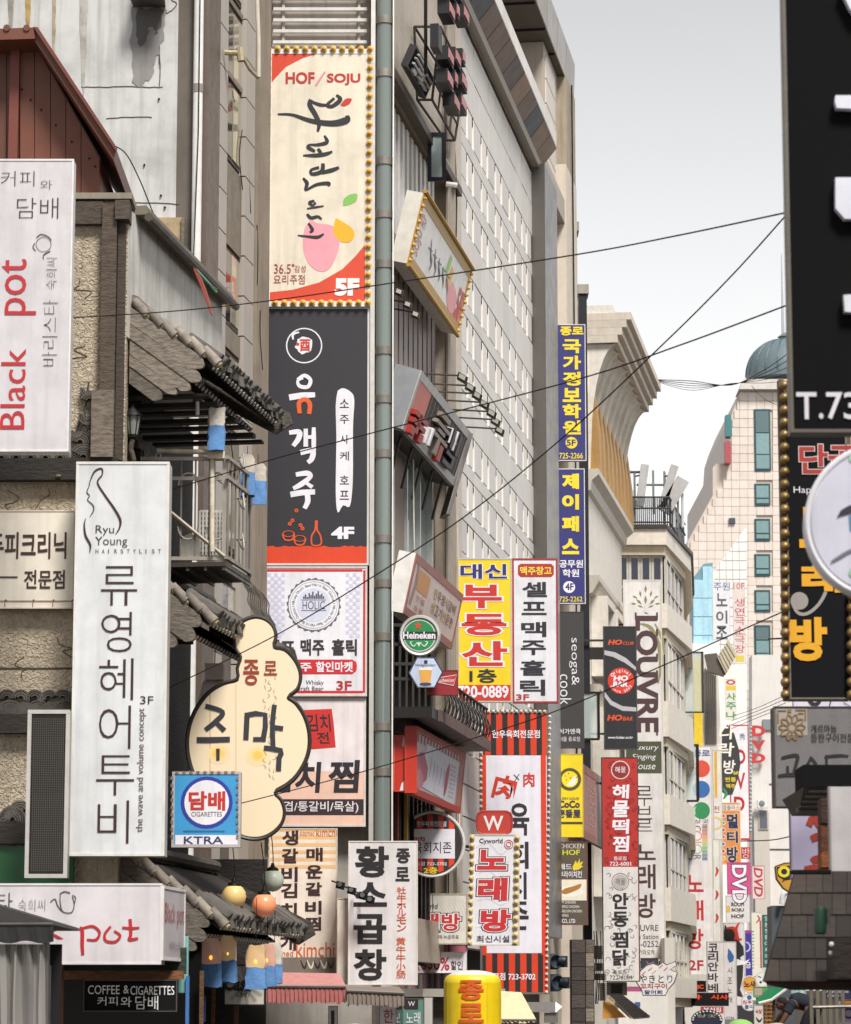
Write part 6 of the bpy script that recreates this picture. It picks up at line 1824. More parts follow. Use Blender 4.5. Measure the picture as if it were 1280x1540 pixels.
s=Sign('tall narrow LED dot matrix panel in silver frame between plaster wall and white sign',40,1068,103,1320,30.9,.18,'flat:#2c2a28','metal:#b9b5b0',('metal:#d4cfc9',6),arm=False)
for i in range(15):
 x=49+i*3.2
 s.rect(x,1080,x+1.0,1310,'flat:#57534f',2,'led_grid')
for i in range(66):
 y=1081+i*3.5
 s.rect(48,y,96,y+1.1,'flat:#4d4946',3,'led_grid')
s=Sign('blue and white cigarette sign with red letters in circle, before the gourd sign',259,1161,362,1274,32.3,.16,'plastic:#3f9bd3','metal:#6f6963',('metal:#cfc8c2',4),arm=True)
s.rect(264,1256,358,1270,WH,2)
s.disc(311,1207,39,'#2b3a9c',2)
s.disc(311,1207,33.5,WH,3)
s.tx('담배',284,1190,339,1219,'#c52f26',.035)
s.tx('CIGARETTES',288,1221,334,1228,'#6a6468',0)
s.tx('KTRA',277,1258,336,1269,'#2b2f6b',.01)
s.rect(276,1249,338,1251,'#2d6f9e',3)
for i in range(9):
 s.rect(264+i*10.5,1160,269+i*10.5,1163.5,'rust:#8a7a72',9)
 s.rect(257,1168+i*11,261,1173+i*11,'rust:#8a7a72',9)
 s.rect(355.5,1168+i*11,359,1173+i*11,'rust:#8a7a72',9)
# gourd
G_=[(352,958),(358,940),(370,931),(385,927),(400,931),(411,942),(415,957),(412,972),(428,976),(441,988),(450,1004),(452,1020),(447,1036),(434,1048),(446,1058),(458,1076),(465,1098),(466,1122),(460,1145),(446,1168),(430,1182),(414,1192),(423,1203),(428,1220),(424,1238),(412,1252),(395,1261),(376,1262),(358,1256),(340,1240),(326,1215),(306,1190),(292,1168),(283,1140),(281,1112),(286,1086),(297,1062),(314,1041),(335,1028),(357,1021),(357,1005),(362,988),(354,975)]
s=Sign('lit cream gourd-shaped tavern sign with dark rim and big brushed black letters',281,927,466,1262,33.3,.28,'glow:#e9d5b4','paint:#3a332d',('paint:#3b342e',4),outline=catmull(G_+[G_[0]],3)[:-1])
s.tx('종',366,992,390,1031,'#9a3a22',.02)
s.tx('로',397,994,417,1016,'#9a3a22',.02)
s.stroke([(309,1062,1),(335,1071,.9),(325,1085,1),(309,1098,.9)],8,'#33343a')
s.stroke([(322,1084,.8),(338,1099,1)],8,'#33343a')
s.stroke([(296,1113,1),(320,1113,1),(346,1112,.9)],9,'#33343a',tip=.9)
s.stroke([(328,1126,1),(328,1144,.9)],5.5,'#33343a',tip=.9)
s.stroke([(372,1072,1),(370,1113,1)],8,'#33343a',tip=.9)
s.stroke([(370,1076,1),(399,1075,1),(396,1112,1)],8,'#33343a',k=2,tip=.9)
s.stroke([(381,1112,1),(400,1112,1)],7,'#33343a',tip=.9)
s.stroke([(413,1060,1),(410,1090,1),(411,1126,1)],7.5,'#33343a',tip=.9)
s.stroke([(411,1094,1),(426,1096,1)],7.5,'#33343a',tip=.9)
s.stroke([(397,1125,1),(423,1129,1),(420,1140,1),(419,1160,1)],8,'#33343a',k=2,tip=.9)
for i in range(17):
 for j,x in enumerate((398,405,413)):
  if (i*3+j) % 4:
   s.stroke([(x+random.uniform(-2,2),1000+i*10+j*3),(x+random.uniform(-3,3),1004+i*10+j*3),(x+random.uniform(-3,3),1007+i*10+j*3)],1.3,'#a99a86',lay=2)
for x,y in ((328,1133),(388,1136)):  # graded warm discs paint the glow of lamps behind the face
 for i,(r_,c) in enumerate(((19,'glow:#e9d3aa'),(15,'glow:#ebd09a'),(11,'glow:#edcb86'),(7,'glow:#f0c05c'))):
  s.disc(x,y,r_,c,1+i*.3,ry=r_*.85)
s.stroke([(316,1044,1),(316,1180,1)],1.2,'#cfa878',lay=1,tip=1)
s.stroke([(355,1028,1),(355,1200,1)],1.0,'#d8bd98',lay=1,tip=1)
s=Sign('black chalkboard with white handwritten COFFEE & CIGARETTES above the shop door',126,1474,266,1521,29.3,.06,'flat:#171616','wood:#3a332e',('paint:#4b4744',1.5),arm=False,name='chalkboard')
for st,a in (('COFFEE',(133,1482,180,1495)),('&',(186,1482,194,1494)),('CIGARETTES',(197,1483,262,1496)),('커피',(147,1499,177,1512)),('와',(182,1499,198,1514)),('담배',(204,1498,238,1518))):
 s.tx(st,*a,'#f2f4f0',.0)
s=Sign('white and red beer plaque with black brush word DRAFT behind the bag lanterns',337,1451,399,1512,34.6,.06,'plastic:#cfcabd','metal:#2d2b2b',('flat:#2b2a2a',2),arm=False)
for i in range(14):
 a=2*math.pi*i/14
 s.poly([(368,1482),(368+30*math.cos(a),1482+29*math.sin(a)),(368+30*math.cos(a+.2),1482+29*math.sin(a+.2))],'#a9a497',1)
s.tx('Cass',338,1468,378,1490,BK,.04,skew=.2)
s.tx('DRAFT',357,1489,377,1499,BK,.01,skew=.2)
s=Sign('small blue upright plaque with white letters beside the shop doorway',288,1498,309,1536,33,.05,'plastic:#2f5fae','paint:#26406f',('paint:#2a4f92',1),arm=False)
s.tx('CINCH',290,1505,307,1512,WH,.02)
s.stroke([(297,1518),(304,1514)],2,WH)

# ---- signs at the foot of the corner building
s=Sign('peach and white kimchi stew sign with two columns of brown letters and orange words',404,1246,507,1465,45.2,.15,'plastic:#ecdfd0','paint:#b5a898',('paint:#d9cab7',2),arm=False)
for i in range(6):
 s.rect(404,1246+i*11,505,1251+i*11,'#e9bc83',1)
s.tx('steamed',451,1248,473,1257,'#d98d4c',0)
s.tx('kimchi',476,1245,507,1258,'#d4682a',.0)
for i,ch in enumerate('생갈비김치찌개'):
 y=(1249,1276,1304,1328,1358,1382,1407)[i]
 s.tx(ch,424.5-i*.6,y,449-i*.6,y+22,'#3a1f22',.03)
for i,ch in enumerate('매운갈비찜'):
 y=(1275,1301,1327,1355,1379)[i]
 s.tx(ch,461-i*.6,y,485.5-i*.6,y+20,'#3a1f22',.03)
s.tx('med',421,1429,441,1438,'#d4682a',0)
s.tx('kimchi',446,1417,503,1439,'#d4622a',.0)
s.rect(422,1440,505,1464,'#7d7166',3)
for i in range(5):
 s.stroke([(452+i*10,1444),(458+i*10,1456),(462+i*10,1445)],3,'#e4dccf' if i % 2 else BK)
s=Sign('white illuminated box sign with four large black syllables and orange vertical script',524,1265,628,1481,44.4,.5,'plastic:#e3dddc','plastic:#ded5c9',('paint:#e4dcd2',2),arm=False)
for i,(ch,x0,y0,x1,y1) in enumerate((('황',534,1273,585,1319),('소',532,1327,582,1363),('곱',532,1375,581,1419),('창',532,1428,581,1474))):
 s.tx(ch,x0,y0,x1,y1,'#262223',.034)
s.tx('종',596,1276,617,1298,'#2c2829',.03)
s.tx('로',595,1304,616,1325,'#2c2829',.03)
for i,ch in enumerate('牡牛ホルモン'):
 s.tx(ch,597,1334+i*11.3,611,1344+i*11.3,'#cf5a2c',.01)
for i,ch in enumerate('黄牛牛小肠'):
 s.tx(ch,596,1410+i*12.5,610,1421+i*12.5,'#cf5a2c',.01)
sb=Sign('cream return box attached behind the white illuminated tripe sign with projector lamps',507,1351,524,1480,44.6,.5,'plastic:#e0d7c9','plastic:#cfc5b5',('paint:#cbbfae',1.5),arm=False)
for i,(x,y) in enumerate(((511,1330),(528,1338),(545,1346),(556,1352))):
 t=Thing('spotlight',('leftmost','second','third','rightmost')[i] + ' of four black spotlights mounted across the big syllables of the white sign','spotlight',P(x,y+6,44.2),'black spotlights on the tripe sign')
 c=P(x,y,44.0)
 t.part('housing',MB().box(c+Vector((-.06,-.05,-.05)),(.12,.02,-.03),(0,.1,0),(.02,0,.1)),'metal:#242223')
 t.part('arm',MB().tube([c+Vector((-.02,.02,.02)),c+Vector((-.12,.3,.06))],.014),'metal:#2b2929')
 t.part('lens',MB().lathe(c+Vector((.0,-.05,.0)),(0,-1,0),[(.035,0),(.035,.012)],10),'glass:#50504c')
# round sign
s=Sign('round red and black striped sign with white centre panel hanging from thin rods',602,1221,697,1317,51.6,.1,'#332c2c','metal:#c4bfb8',('paint:#dcd8d2',3),outline=[(650+48*math.cos(i*math.pi/20),1269.5+48.5*math.sin(i*math.pi/20)) for i in range(40)])
for i in range(5):
 x=611+i*16
 hh=math.sqrt(max(1,44.5 ** 2-(x+4-650) ** 2))-1.5
 s.poly([(x,1269-math.sqrt(max(1,44 ** 2-(x-650) ** 2))),(x+8.2,1269-math.sqrt(max(1,44 ** 2-(x+8.2-650) ** 2))),(x+8.2,1269+math.sqrt(max(1,44 ** 2-(x+8.2-650) ** 2))),(x,1269+math.sqrt(max(1,44 ** 2-(x-650) ** 2)))],'#dc4422',1)
s.tx('한우육회전문점',627,1235,671,1243,WH,.02)
s.rect(613,1247,684,1291,'#e9e4ec',2)
s.tx('肉肉',617,1258,639,1266,'#c0392c',.02)
s.tx('육회지존',622,1266,679,1283,BK,.0)
s.tx('종로점 723-3702',618,1296,672,1302,WH,.01)
s.tx('2층',637,1304,658,1314,'#e8cf35',.03)
s.T.part('hanging_rod',MB().tube([P(642,1218,51.6),P(612,1195,52),],.008).tube([P(642,1218,51.6),P(634,1196,52.5)],.008),'metal:#8c8782')
# cyworld horizontal,50%
s=Sign('wide cream karaoke sign with wavy grain, left of the narrow bulb-edged karaoke sign',600,1344,703,1420,53.6,.15,'plastic:#ded8cf','paint:#a89f92',('rust:#b3a592',2),arm=False)
for i in range(9):
 s.stroke([(655+i*4,1347),(662+i*5,1362),(672+i*4,1376),(690+i*1.2,1400)],1.2,'#cbc3b6',lay=1)
s.tx('Cyworld',620,1359,658,1369,'#3b3536',0)
s.tx('노래방',602,1374,692,1400,'#c2313a',.03,out=('#ece6e0',.05,BK,.04))
s.tx('세계각국노래·녹음무료',630,1406,690,1412,BK,0)
s=Sign('white banner advertising 50% in red between the karaoke sign and yellow pillar',600,1432,702,1463,53.8,.06,'#e6e1e4','paint:#b5aeb0',('paint:#d9d4d4',1),arm=False)
s.tx('주',628,1433,640,1446,'#35333b',.02)
s.tx('간',628,1448,640,1461,'#35333b',.02)
s.tx('50%',642,1440,676,1459,'#b9303a',.02)
s.tx('할인',678,1445,696,1458,'#55474c',.01)
# karaoke vertical
s=Sign('narrow white vertical karaoke sign with red letters and yellow bulbs down both edges',707,1255,781,1422,54.2,.16,'#e7e4ea','paint:#b5aca0',('paint:#cfc7bb',2))
for i in range(7):
 s.stroke([(716,1275+i*20),(735,1268+i*21),(752,1285+i*19),(766,1275+i*20)],2.2,'#d6d2dc',lay=1)
s.tx('Cyworld',721,1261,756,1270,'#4a4448',.015)
s.disc(765,1270,7,'#b5423f',4,r0=6)
s.disc(765,1270,4.5,'#b5423f',4,r0=3.2,n=6)
for ch,x0,y0,x1,y1 in (('노',718,1278,762,1308),('래',719,1320,763,1354),('방',723,1368,768,1401)):
 s.tx(ch,x0,y0,x1,y1,'#c92f33',.045,out=('#f3eef0',.03,'#2f2226',.03),skew=.05)
s.tx('최신시설',717,1407,766,1417,'#38363c',.01)
bulb_rows(s,(710,706),1260,(778,775),1418,12,12.1,.055,'plastic:#d8c48e','lr')
s=Sign('small rounded red plaque with large white W on top of the narrow karaoke sign',717,1220,771,1254,54.3,.2,'plastic:#c23f36','paint:#7e2f29',('paint:#b8493e',2),outline=[(717,1229),(719,1223),(725,1220),(762,1220),(768,1223),(770,1229),(770,1244),(768,1251),(762,1254),(725,1254),(719,1251),(717,1244)],arm=False)
s.tx('W',727,1227,757,1249,'#e7e2e0',.02)
# big striped
s=Sign('tall raw beef restaurant banner with red and black stripes above and below white panel',722,1068,826,1495,58.5,.2,'#e8e5ee','metal:#8a847c',('metal:#8d867c',3))
def stripes(y0,y1,xs0,w_=8.0):
 s.rect(726,y0,823,y1,'#2c2628',1)
 for i in range(6):
  s.rect(xs0+i*17.2,y0+.5,xs0+i*17.2+w_*1.15,y1-.5,'#d9401f',2)
stripes(1072,1136,729)
stripes(1434,1492,731)
s.rect(724.5,1136,731.5,1434,'#dc4020',1)
s.rect(814,1136,822,1434,'#dc4020',1)
s.tx('한우육회전문점',740,1098,812,1110,WH,.02)
s.tx('肉',742,1166,776,1203,'#cf3a24',.03,rot=-14)
s.tx('肉',787,1162,804,1183,'#cf3a24',.02)
s.stroke([(773,1165),(781,1173)],3)
s.stroke([(781,1164),(774,1175)],3)
for ch,x0,y0,x1,y1 in (('육',766,1208,796,1256),('회',762,1266,795,1306),('지',763,1312,792,1352),('존',760,1356,795,1398)):
 s.tx(ch,x0,y0,x1,y1,'#2f2a2d',.02)
s.tx('종로점 723-3702',732,1463,805,1474,WH,.02)
s.bulbs([(x,1070) for x in range(728,826,7)]+[(827-(y-1068)*.012,y) for y in range(1078,1495,9)]+[(723.5,y) for y in range(1078,1250,9)],.03,'plastic:#d9d3c6')
# yellow real estate+beer
s=Sign('yellow real estate sign with huge red outlined letters and phone strip along the bottom',682,840,770,1056,55.4,.14,'#f0cf1d','metal:#8b857c',('paint:#c9c2b6',2))
s.tx('대신',692,848,763,871,'#2b2c6e',.03,out=(WH,.03))
s.tx('부',693,879,755,915,'#c8322a',.036,out=(WH,.04))
s.tx('동',694,923,762,956,'#c8322a',.036,out=(WH,.04))
s.tx('산',694,964,763,1002,'#c8322a',.036,out=(WH,.04))
s.tx('1층',706,1006,747,1027,'#2d2b33',.02)
s.rect(683.5,1030,768,1054,'#cd3629',2)
s.tx('720-0889',688,1031,765,1050,WH,.03)
s=Sign('white self-service beer sign with red frame and blocky black letters',771,840,839,1057,55.5,.16,'plastic:#e6e5e9','paint:#7a2e2e',('paint:#a83436',2.6),arm=False)
s.poly([(779,851),(783,848),(829,848),(833,852),(833,864),(829,868),(783,868),(779,864)],'#b02f2f',2)
s.tx('맥주창고',782,852,830,865,'#f1d34a',.03)
for ch,y0,y1 in (('셀',875,898),('프',905,925),('맥',935,958),('주',963,985),('홀',993,1016),('릭',1022,1046)):
 s.tx(ch,785-(y0-875)*.02,y0,823-(y0-875)*.02,y1,'#2b2a31',.024)
s.tx('3F',776,1044,796,1053,'#b02f2f',.02)
# round beer disc,hexagon,red plaque
s=Sign('round green beer sign with red star, black band and silver rim',602,927,661,985,47.55,.14,'plastic:#238a4e','metal:#9a9690',('metal:#d8d5d0',4),outline=[(631.5+28.5*math.cos(i*math.pi/16),956+28.5*math.sin(i*math.pi/16)) for i in range(32)])
s.disc(631,956,24.5,'#c9cdc8',1,r0=23)
s.poly([(603,950),(659,950),(661,955),(659,962),(603,962),(601,956)],'#2a2b2a',3)
s.tx('Heineken',606,950,655,961,WH,.03)
s.poly([(629+(7 if i % 2==0 else 2.8)*math.sin(i*math.pi/5),941-(7 if i % 2==0 else 2.8)*math.cos(i*math.pi/5)) for i in range(10)],'#d5482e',3)
for sx in (-1,1):
 s.stroke([(630+sx*2,966),(630+sx*8,972),(630+sx*13,966),(630+sx*9,965)],1.8,'#cfe0d0')
s.poly([(626,966),(634,966),(630,973)],'#cfe0d0',4)
s=Sign('hexagonal pale blue beer sign with drawing of a full glass',615,989,666,1034,47.5,.1,'plastic:#c3cfe6','paint:#39404a',('paint:#3f4652',1.5),outline=[(615,1012),(627,989),(653,989),(666,1011),(654,1034),(628,1034)])
s.poly([(630,1007),(650,1007),(647,1028),(633,1028)],'#dfa64e',3)
s.rect(630,1004,650,1008,'#f2ead8',4)
s.disc(640,1029,9,'#3a4468',3,ry=2.5)
s.tx('Hoegaarden',625,998,655,1003,'#33406e',.0)
s.rect(638,993,643,998,'#2a2c33',4)
s=Sign('small dark red beer plaque with white bow-tie emblem behind the hexagon sign',642,1008,689,1045,47.8,.1,'plastic:#96272c','paint:#5e1c1f',('paint:#8a2a2d',1),arm=False)
s.poly([(657,1021),(687,1016),(682,1031),(660,1027)],'#c33a34',2)
s.stroke([(656,1020),(687,1015),(682,1031),(658,1026)],1,'#eadfdb',k=1,tip=1)
s.tx('Budweiser',658,1020,684,1026,WH,0,skew=.3)

# ---- oblique signs fixed to the side wall
def oblique(label,TL,TR,BL,D0_,depth,face,side,frame,**kw):
 """tilted box sign on the street front: top edge at distance ot, bottom edge at ob from the wall"""
 tl,bl_=P(*TL,D0_),P(*BL,D0_)
 ot=(tl.x-fx(D0_))/NH.x
 tr=P(*TR,WD(*TR,ot))
 tr.z=tl.z
 return Sign(label,0,0,0,0,D0_,depth,face,side,frame,quad=(tl,tr-tl,bl_-tl),arm=False,**kw)
o1=.83
s=oblique('tilted cream sign box with yellow trim, grey brush lettering and floor number 5F',(637,290),(709,400),(612,396),48.2,.28,'plastic:#e0dcd6','paint:#dad4c8',('paint:#b8923f',3.2))
s.tx('HOF',3,22,13,38,'#c07a70',.0,rot=90)
s.tx('SOJU',3,45,13,80,'#c07a70',.0,rot=90)
for i in range(5):
 s.stroke([(26+i*9,36+i*3),(30+i*8,55),(34+i*8,62),(32+i*9,74-i)],1.3,'#55525a')
 s.stroke([(24+i*9,50),(31+i*9,48)],1.3,'#55525a')
s.poly([(60,20),(64,22),(62,46),(57,50)],'#8fbf5a',3)
s.poly([(66,30),(71,34),(68,62),(62,66)],'#e6ac3a',3)
s.poly([(72,46),(84,56),(86,80),(76,86),(68,70)],'#ea9aa0',2,sm=3)
s.poly([(96,40),(98,97),(70,97),(86,80)],'#dd6a5a',1)
s.tx('5F',86,40,97,84,'#c4473c',.03)
s.bulbs([(1,6+i*11) for i in range(9)]+[(99,6+i*11) for i in range(9)],.04)
s.T.part('trim_rail',MB().tube([s.w3(-.02,-.03,.03),s.w3(s.w,-.03,.03)],.035,6).tube([s.w3(-.02,s.h+.02,.03),s.w3(s.w,s.h+.02,.03)],.035,6),'paint:#b78f3c')
s=oblique('dark grey boxed signboard with chunky raised red, black and white lettering',(633,557),(707,653),(604,645),47.9,.42,'wood:#4b423f','paint:#8d8f92',('paint:#b9b7b4',2.5))
s.poly([(0,0),(24,0),(24,100),(0,100)],'#d0705f',1)
for i in range(12):
 s.rect(27+i*6,2,27.8+i*6,98,'#6d605b',1)
def chunk(x0,y0,x1,y1,c,e_=.16):
 p=[s.w3(*s.pt(x,y),.012) for x,y in ((x0,y0),(x1,y0),(x1,y1),(x0,y1))]
 s.T.part('raised_letter',MB().prism(p,s.N*e_*.6),c)
for a in ((4,60,24,68),(4,73,24,81),(4,86,10,99),(18,84,24,99),(10,60,14,92)):
 chunk(*a,'paint:#a5281f')
for a in ((40,24,56,32),(36,40,60,46),(42,50,54,56),(36,60,62,66),(45,66,50,92)):
 chunk(*a,'paint:#8e8074')
for a in ((66,28,70,60),(70,42,76,47),(78,26,82,62),(60,32,64,54),(64,66,80,72),(76,72,80,88),(62,82,76,90)):
 chunk(*a,'paint:#16161c')
for a in ((52,70,58,96),):
 chunk(*a,'paint:#ab2f22')
for a in ((27,66,30,92),(33,60,35,90),(61,30,62,56),(71,26,72,60)):
 chunk(*a,'plastic:#e4dfe0',.19)
eq=s.w3(s.w,0,0)
end=Sign('dark wooden end panel of the chunky letter signboard with faded black emblem',0,0,0,0,53.3,.06,'wood:#6b615a','paint:#7a7570',('paint:#8d8985',2),quad=(s.w3(s.w+.01,0,0),Vector((.0,.5,-.0))-NH*.12,s.V+Vector((-.1,0,-.5))),arm=False)
end.stroke([(60,12),(45,30),(55,50),(40,70),(45,88)],22,'#2b2727')
s.T.part('underside_frame',MB().box(s.w3(0,s.h+.01,-.42),s.u*s.w,s.vv*.03,s.N*.42),'metal:#4a4543')
bx=s.w3(0,s.h,-.4)
for i in range(5):
 p=s.w3(s.w*(i+.5)/5,s.h+.02,-.1)
 s.T.part('strut',MB().tube([p,FP(p.y,.0,p.z-.7)],.025),'metal:#4a4543')
lam=[(695,565),(707,580),(717,592),(728,605),(739,619),(745,631),(751,645)]
names_=('first and highest','second','third','fourth','fifth','sixth','last and lowest')
for i,(x,y) in enumerate(lam):
 D=50+i*.9
 c=P(x,y,D)
 t=Thing('spotlight',names_[i] + ' of seven arm-mounted spotlights descending beside the chunky letter signboard','spotlight',c,'arm spotlights beside the chunky signboard')
 t.part('arm',MB().tube([c,Vector((fx(D)-.02,D,c.z+.05))],.016),'metal:#5b5855')
 t.part('housing',MB().box(c+Vector((-.09,-.06,-.05)),(.16,0,-.1),(0,.12,0),(.03,0,.11)),'metal:#2a2828')
 t.part('lens',MB().box(c+Vector((-.06,-.075,-.04)),(.1,0,-.06),(0,.012,0),(.02,0,.07)),'glass:#a09a8c')
for i,(x,y) in enumerate(((585,414),(598,436),(611,455),(623,470))):
 D=47.6+i*.6
 c=P(x,y,D)
 t=Thing('spotlight',('highest','second highest','second lowest','lowest')[i] + ' of four small spotlights on rods below the tilted cream sign','spotlight',c,'small spotlights under the tilted cream sign')
 t.part('arm',MB().tube([c,c+Vector((-.35,.1,.09))],.012),'metal:#4b4846')
 t.part('housing',MB().box(c+Vector((-.05,-.05,-.06)),(.12,0,-.05),(0,.1,0),(.03,0,.1)),'metal:#393635')
 t.part('lens',MB().box(c+Vector((-.03,-.065,-.05)),(.08,0,-.035),(0,.012,0),(.02,0,.06)),'glass:#b3aca0')
s=oblique('pink and cream tilted light box with orange square and rows of small brown letters',(626,832),(696,893),(606,922),48.1,.28,'plastic:#dfc9c4','paint:#ece8e2',('paint:#a2655a',2.5))
s.rect(12,18,34,52,'#d9985c',2)
s.rect(4,90,98,98,'#e2a046',2)
for i,(x,y) in enumerate([(44+j*8,26+r*24) for r in range(2) for j in range(6)]):
 s.tx('한우정식갈비생고기전문'[i % 11],x,y,x+7,y+18,('#7b5348','#b6a13a')[i % 3==0],.01)
s.tx('전통',14,58,32,68,'#c98b63',0)
s.tx('숯불',14,74,32,84,'#c98b63',0)
for i in range(4):
 s.stroke([(6+i,8),(8+i,40),(5+i,80)],.8,'#b98d86',tip=1)
# red light box with glossy print
s=oblique('red light box with reflective pink and white glossy poster under the dark balcony',(627,1092),(700,1133),(617,1192),47.6,.16,'plastic:#dcb9c2','paint:#c5321f',('paint:#c33d2a',2.0))
for i in range(16):
 s.rect(2+i*6,2,5+i*6,22,'#a83425',2)
s.poly([(20,18),(88,20),(84,92),(14,84)],'#eceaf4',3)
s.rect(88,4,99,96,'#c08072',1)
for i in range(5):
 s.stroke([(30+i*7,34+i*3),(31+i*7,50),(29+i*7,66+i*2)],1.6,'#b9b4cf',lay=4)
s.stroke([(68,32),(64,60),(62,84)],7,'#b8586c',lay=4)
for i in range(8):
 s.rect(70,30+i*7,82,34+i*7,'#cfcbd6',4)
s.stroke([(4,56),(14,58),(26,62)],10,'#c8647a',lay=4)
s.stroke([(4,72),(12,74),(20,76)],6,'#cf8a98',lay=4)
rb=Sign('peeling red return panel with torn white patches left of the glossy red light box',586,1106,616,1190,47.6,.2,'plastic:#c9301c','paint:#a02a1b',('paint:#d24a33',1.5),arm=False)
rb.poly([(607,1108),(616,1107),(615,1138),(609,1134),(610,1124),(605,1122)],'#e7dfe0',2)
rb.poly([(613,1166),(614,1190),(601,1190),(604,1178),(610,1172)],'#e7dfe0',2)
rb.stroke([(593,1110,1),(592,1188,1)],1,'#e58a78',tip=1)
rc=Sign('narrow bright red vertical fin joined to the glossy light box corner',609,1092,627,1192,47.55,.2,'plastic:#cb3320','paint:#a02a1b',('paint:#d24a33',1),arm=False)
# dark balcony with ornate railing
bk=Thing('iron_balcony','dark slab balcony with ornate curled wrought iron railing above the red light box','balcony',FP(48,0,zf(1070,48)))
zb_=zf(1075,48)
bk.part('slab',MB().fb(47.3,53.6,-.02,.86,zb_-.12,zb_+.05),'metal:#3b3838')
bk.part('slab_edge',MB().fb(47.9,53.65,.861,.9,zb_-.12,zb_+.06),'rust:#77605a')
bk.part('top_rail',MB().tube([FP(48.6,.84,zb_+.62),FP(53.6,.84,zb_+.62)],.022),'metal:#3a3736')
for i in range(26):
 D=48.6+i*.195
 b_=FP(D,.84,zb_+.06)
 sgn=1 if i % 2 else -1
 pts=[b_,b_+DH*.05*sgn+NH*.05+Vector((0,0,.12)),b_-DH*.05*sgn+NH*.07+Vector((0,0,.27)),b_+DH*.04*sgn+NH*.0+Vector((0,0,.42)),b_+DH*.0+Vector((0,0,.56))]
 bk.part('curled_baluster',MB().tube(catmull([tuple(q) for q in pts],3),.014,5),'metal:#55504e')
# raised letter sign at the top on rack
k=Thing('letter_sign','black backed rack sign with raised faded pink letters high on the corner building','sign',FP(49,.5,zf(120,49)))
zt1,zt0=zf(-60,49),zf(112,49)
A0=FP(48.3,.95,0)
for r_ in range(6):
 for c_ in range(3):
  D=48.7+c_*.75+r_*.13
  z=zf(-52+r_*31,48.5)-.06*c_-.12*(c_)
  if (r_+c_) % 4==3:
   continue
  o=FP(D,.75-r_*.03,z)
  L_=.5 if (r_*2+c_) % 3 else .22
  k.part('letter_back',MB().box(o,DH*(L_+.12),NH*.2,(0,0,.24)),'paint:#1d1c1f')
  k.part('letter',MB().box(o+NH*.205+Vector((0,0,.03)),DH*L_,NH*.02,(0,0,.15)),'paint:#b77b7c')
k.part('letter_back',MB().box(FP(48.0,.72,zf(80,48.2)),DH*.4,NH*.14,(0,0,.4)),'paint:#1b1a1d')
k.part('support',MB().tube([FP(48.3,.6,zf(120,48.5)),FP(48.3,.6,zf(-60,48.5))],.03),'metal:#2c2a2a')
s=oblique('black tilted sign with white tube strokes below the faded pink letters',(625,68),(652,112),(611,100),48.3,.1,'flat:#1c1b1d','paint:#242326',('paint:#2c2b2e',2))
for a in ((14,14,52,22),(10,36,50,44),(30,54,90,62),(10,60,46,68),(52,24,60,90),(64,28,94,36),(40,76,84,84),(16,78,30,94)):
 p=[s.w3(*s.pt(x,y),.012) for x,y in ((a[0],a[1]),(a[2],a[1]),(a[2],a[3]),(a[0],a[3]))]
 s.T.part('raised_letter',MB().prism(p,s.N*.05),'paint:#c9c7c6')
rk=Thing('sign_rack','empty rusty steel angle frame projecting from wall beside the faded pink letters','frame',FP(53,0,zf(240,51)))
zz=[zf(80,50),zf(270,50)]
ra=[P(662,40,50.5),P(699,115,54),P(684,211,54),P(650,150,50.8)]
rb_=[Vector((fx(q.y)+.05,q.y,q.z)) for q in ra]
for q in (ra,rb_):
 for i in range(4):
  rk.part('bar',MB().tube([q[i],q[(i+1) % 4]],.024,5),'rust:#3f3733')
for i in range(4):
 rk.part('bar',MB().tube([ra[i],rb_[i]],.024,5),'rust:#3f3733')
for t_ in (.25,.5,.75):
 rk.part('bar',MB().tube([ra[0].lerp(ra[3],t_),ra[1].lerp(ra[2],t_)],.02,5),'rust:#4a3f39')
 rk.part('bar',MB().tube([ra[0].lerp(ra[1],t_),ra[3].lerp(ra[2],t_)],.02,5),'rust:#4a3f39')
# open casement
cw_=Thing('open_window','open casement window with dark frame swung out from the white slatted opening','window',P(655,275,52))
x0,x1=X(643,235,51.8),X(671,235,51.8)
z0,z1=Z(272,51.8),Z(199,51.8)
for a in ((x0,x0+.07,z0,z1),(x1-.07,x1,z0,z1),(x0+.07,x1-.07,z0,z0+.07),(x0+.07,x1-.07,z1-.07,z1)):
 cw_.part('frame_bar',MB().bb(a[0],a[1],51.8,51.86,a[2],a[3]),'metal:#26282c')
cw_.part('pane',MB().bb(x0+.07,x1-.07,51.82,51.84,z0+.07,z1-.07),'glass:#9ba6a3')
tb=single('cloth_roll',MB().tube([P(671,277,51.7),P(688,279,51.7)],.05,8),'cloth:#d8d2ca','rolled white cloth tied to a bracket below the open casement window','cloth')

# ---- signs along the receding street front
BLU = '#2a2b6b'
s=Sign('navy academy sign with yellow column of letters and yellow 5F dot, upper of two',838,488,881,693,71.2,.15,'#2d2e72','metal:#7d7a76',('paint:#d5d2ce',1.3),group='navy academy signs hung one above the other')
YL = '#ecd22f'
s.tx('종로',842,491,878,505,YL,.04)
for i,ch in enumerate('국가정보학원'):
 y=510+i*24.4
 s.tx(ch,846,y,874,y+22,YL,.04)
s.disc(859.5,666,9,YL,4)
s.tx('5F',852,661,866,671,BLU,.03)
s.tx('725-2266',841,681,877,690,YL,.01)
s=Sign('navy academy sign with yellow letters and white 4F dot, lower of two',838,705,880,908,71.2,.15,'#2d2e72','metal:#7d7a76',('paint:#d5d2ce',1.3),group='navy academy signs hung one above the other')
for ch,y in (('제',712),('이',743),('패',776),('스',810)):
 s.tx(ch,845,y,871,y+24,YL,.05)
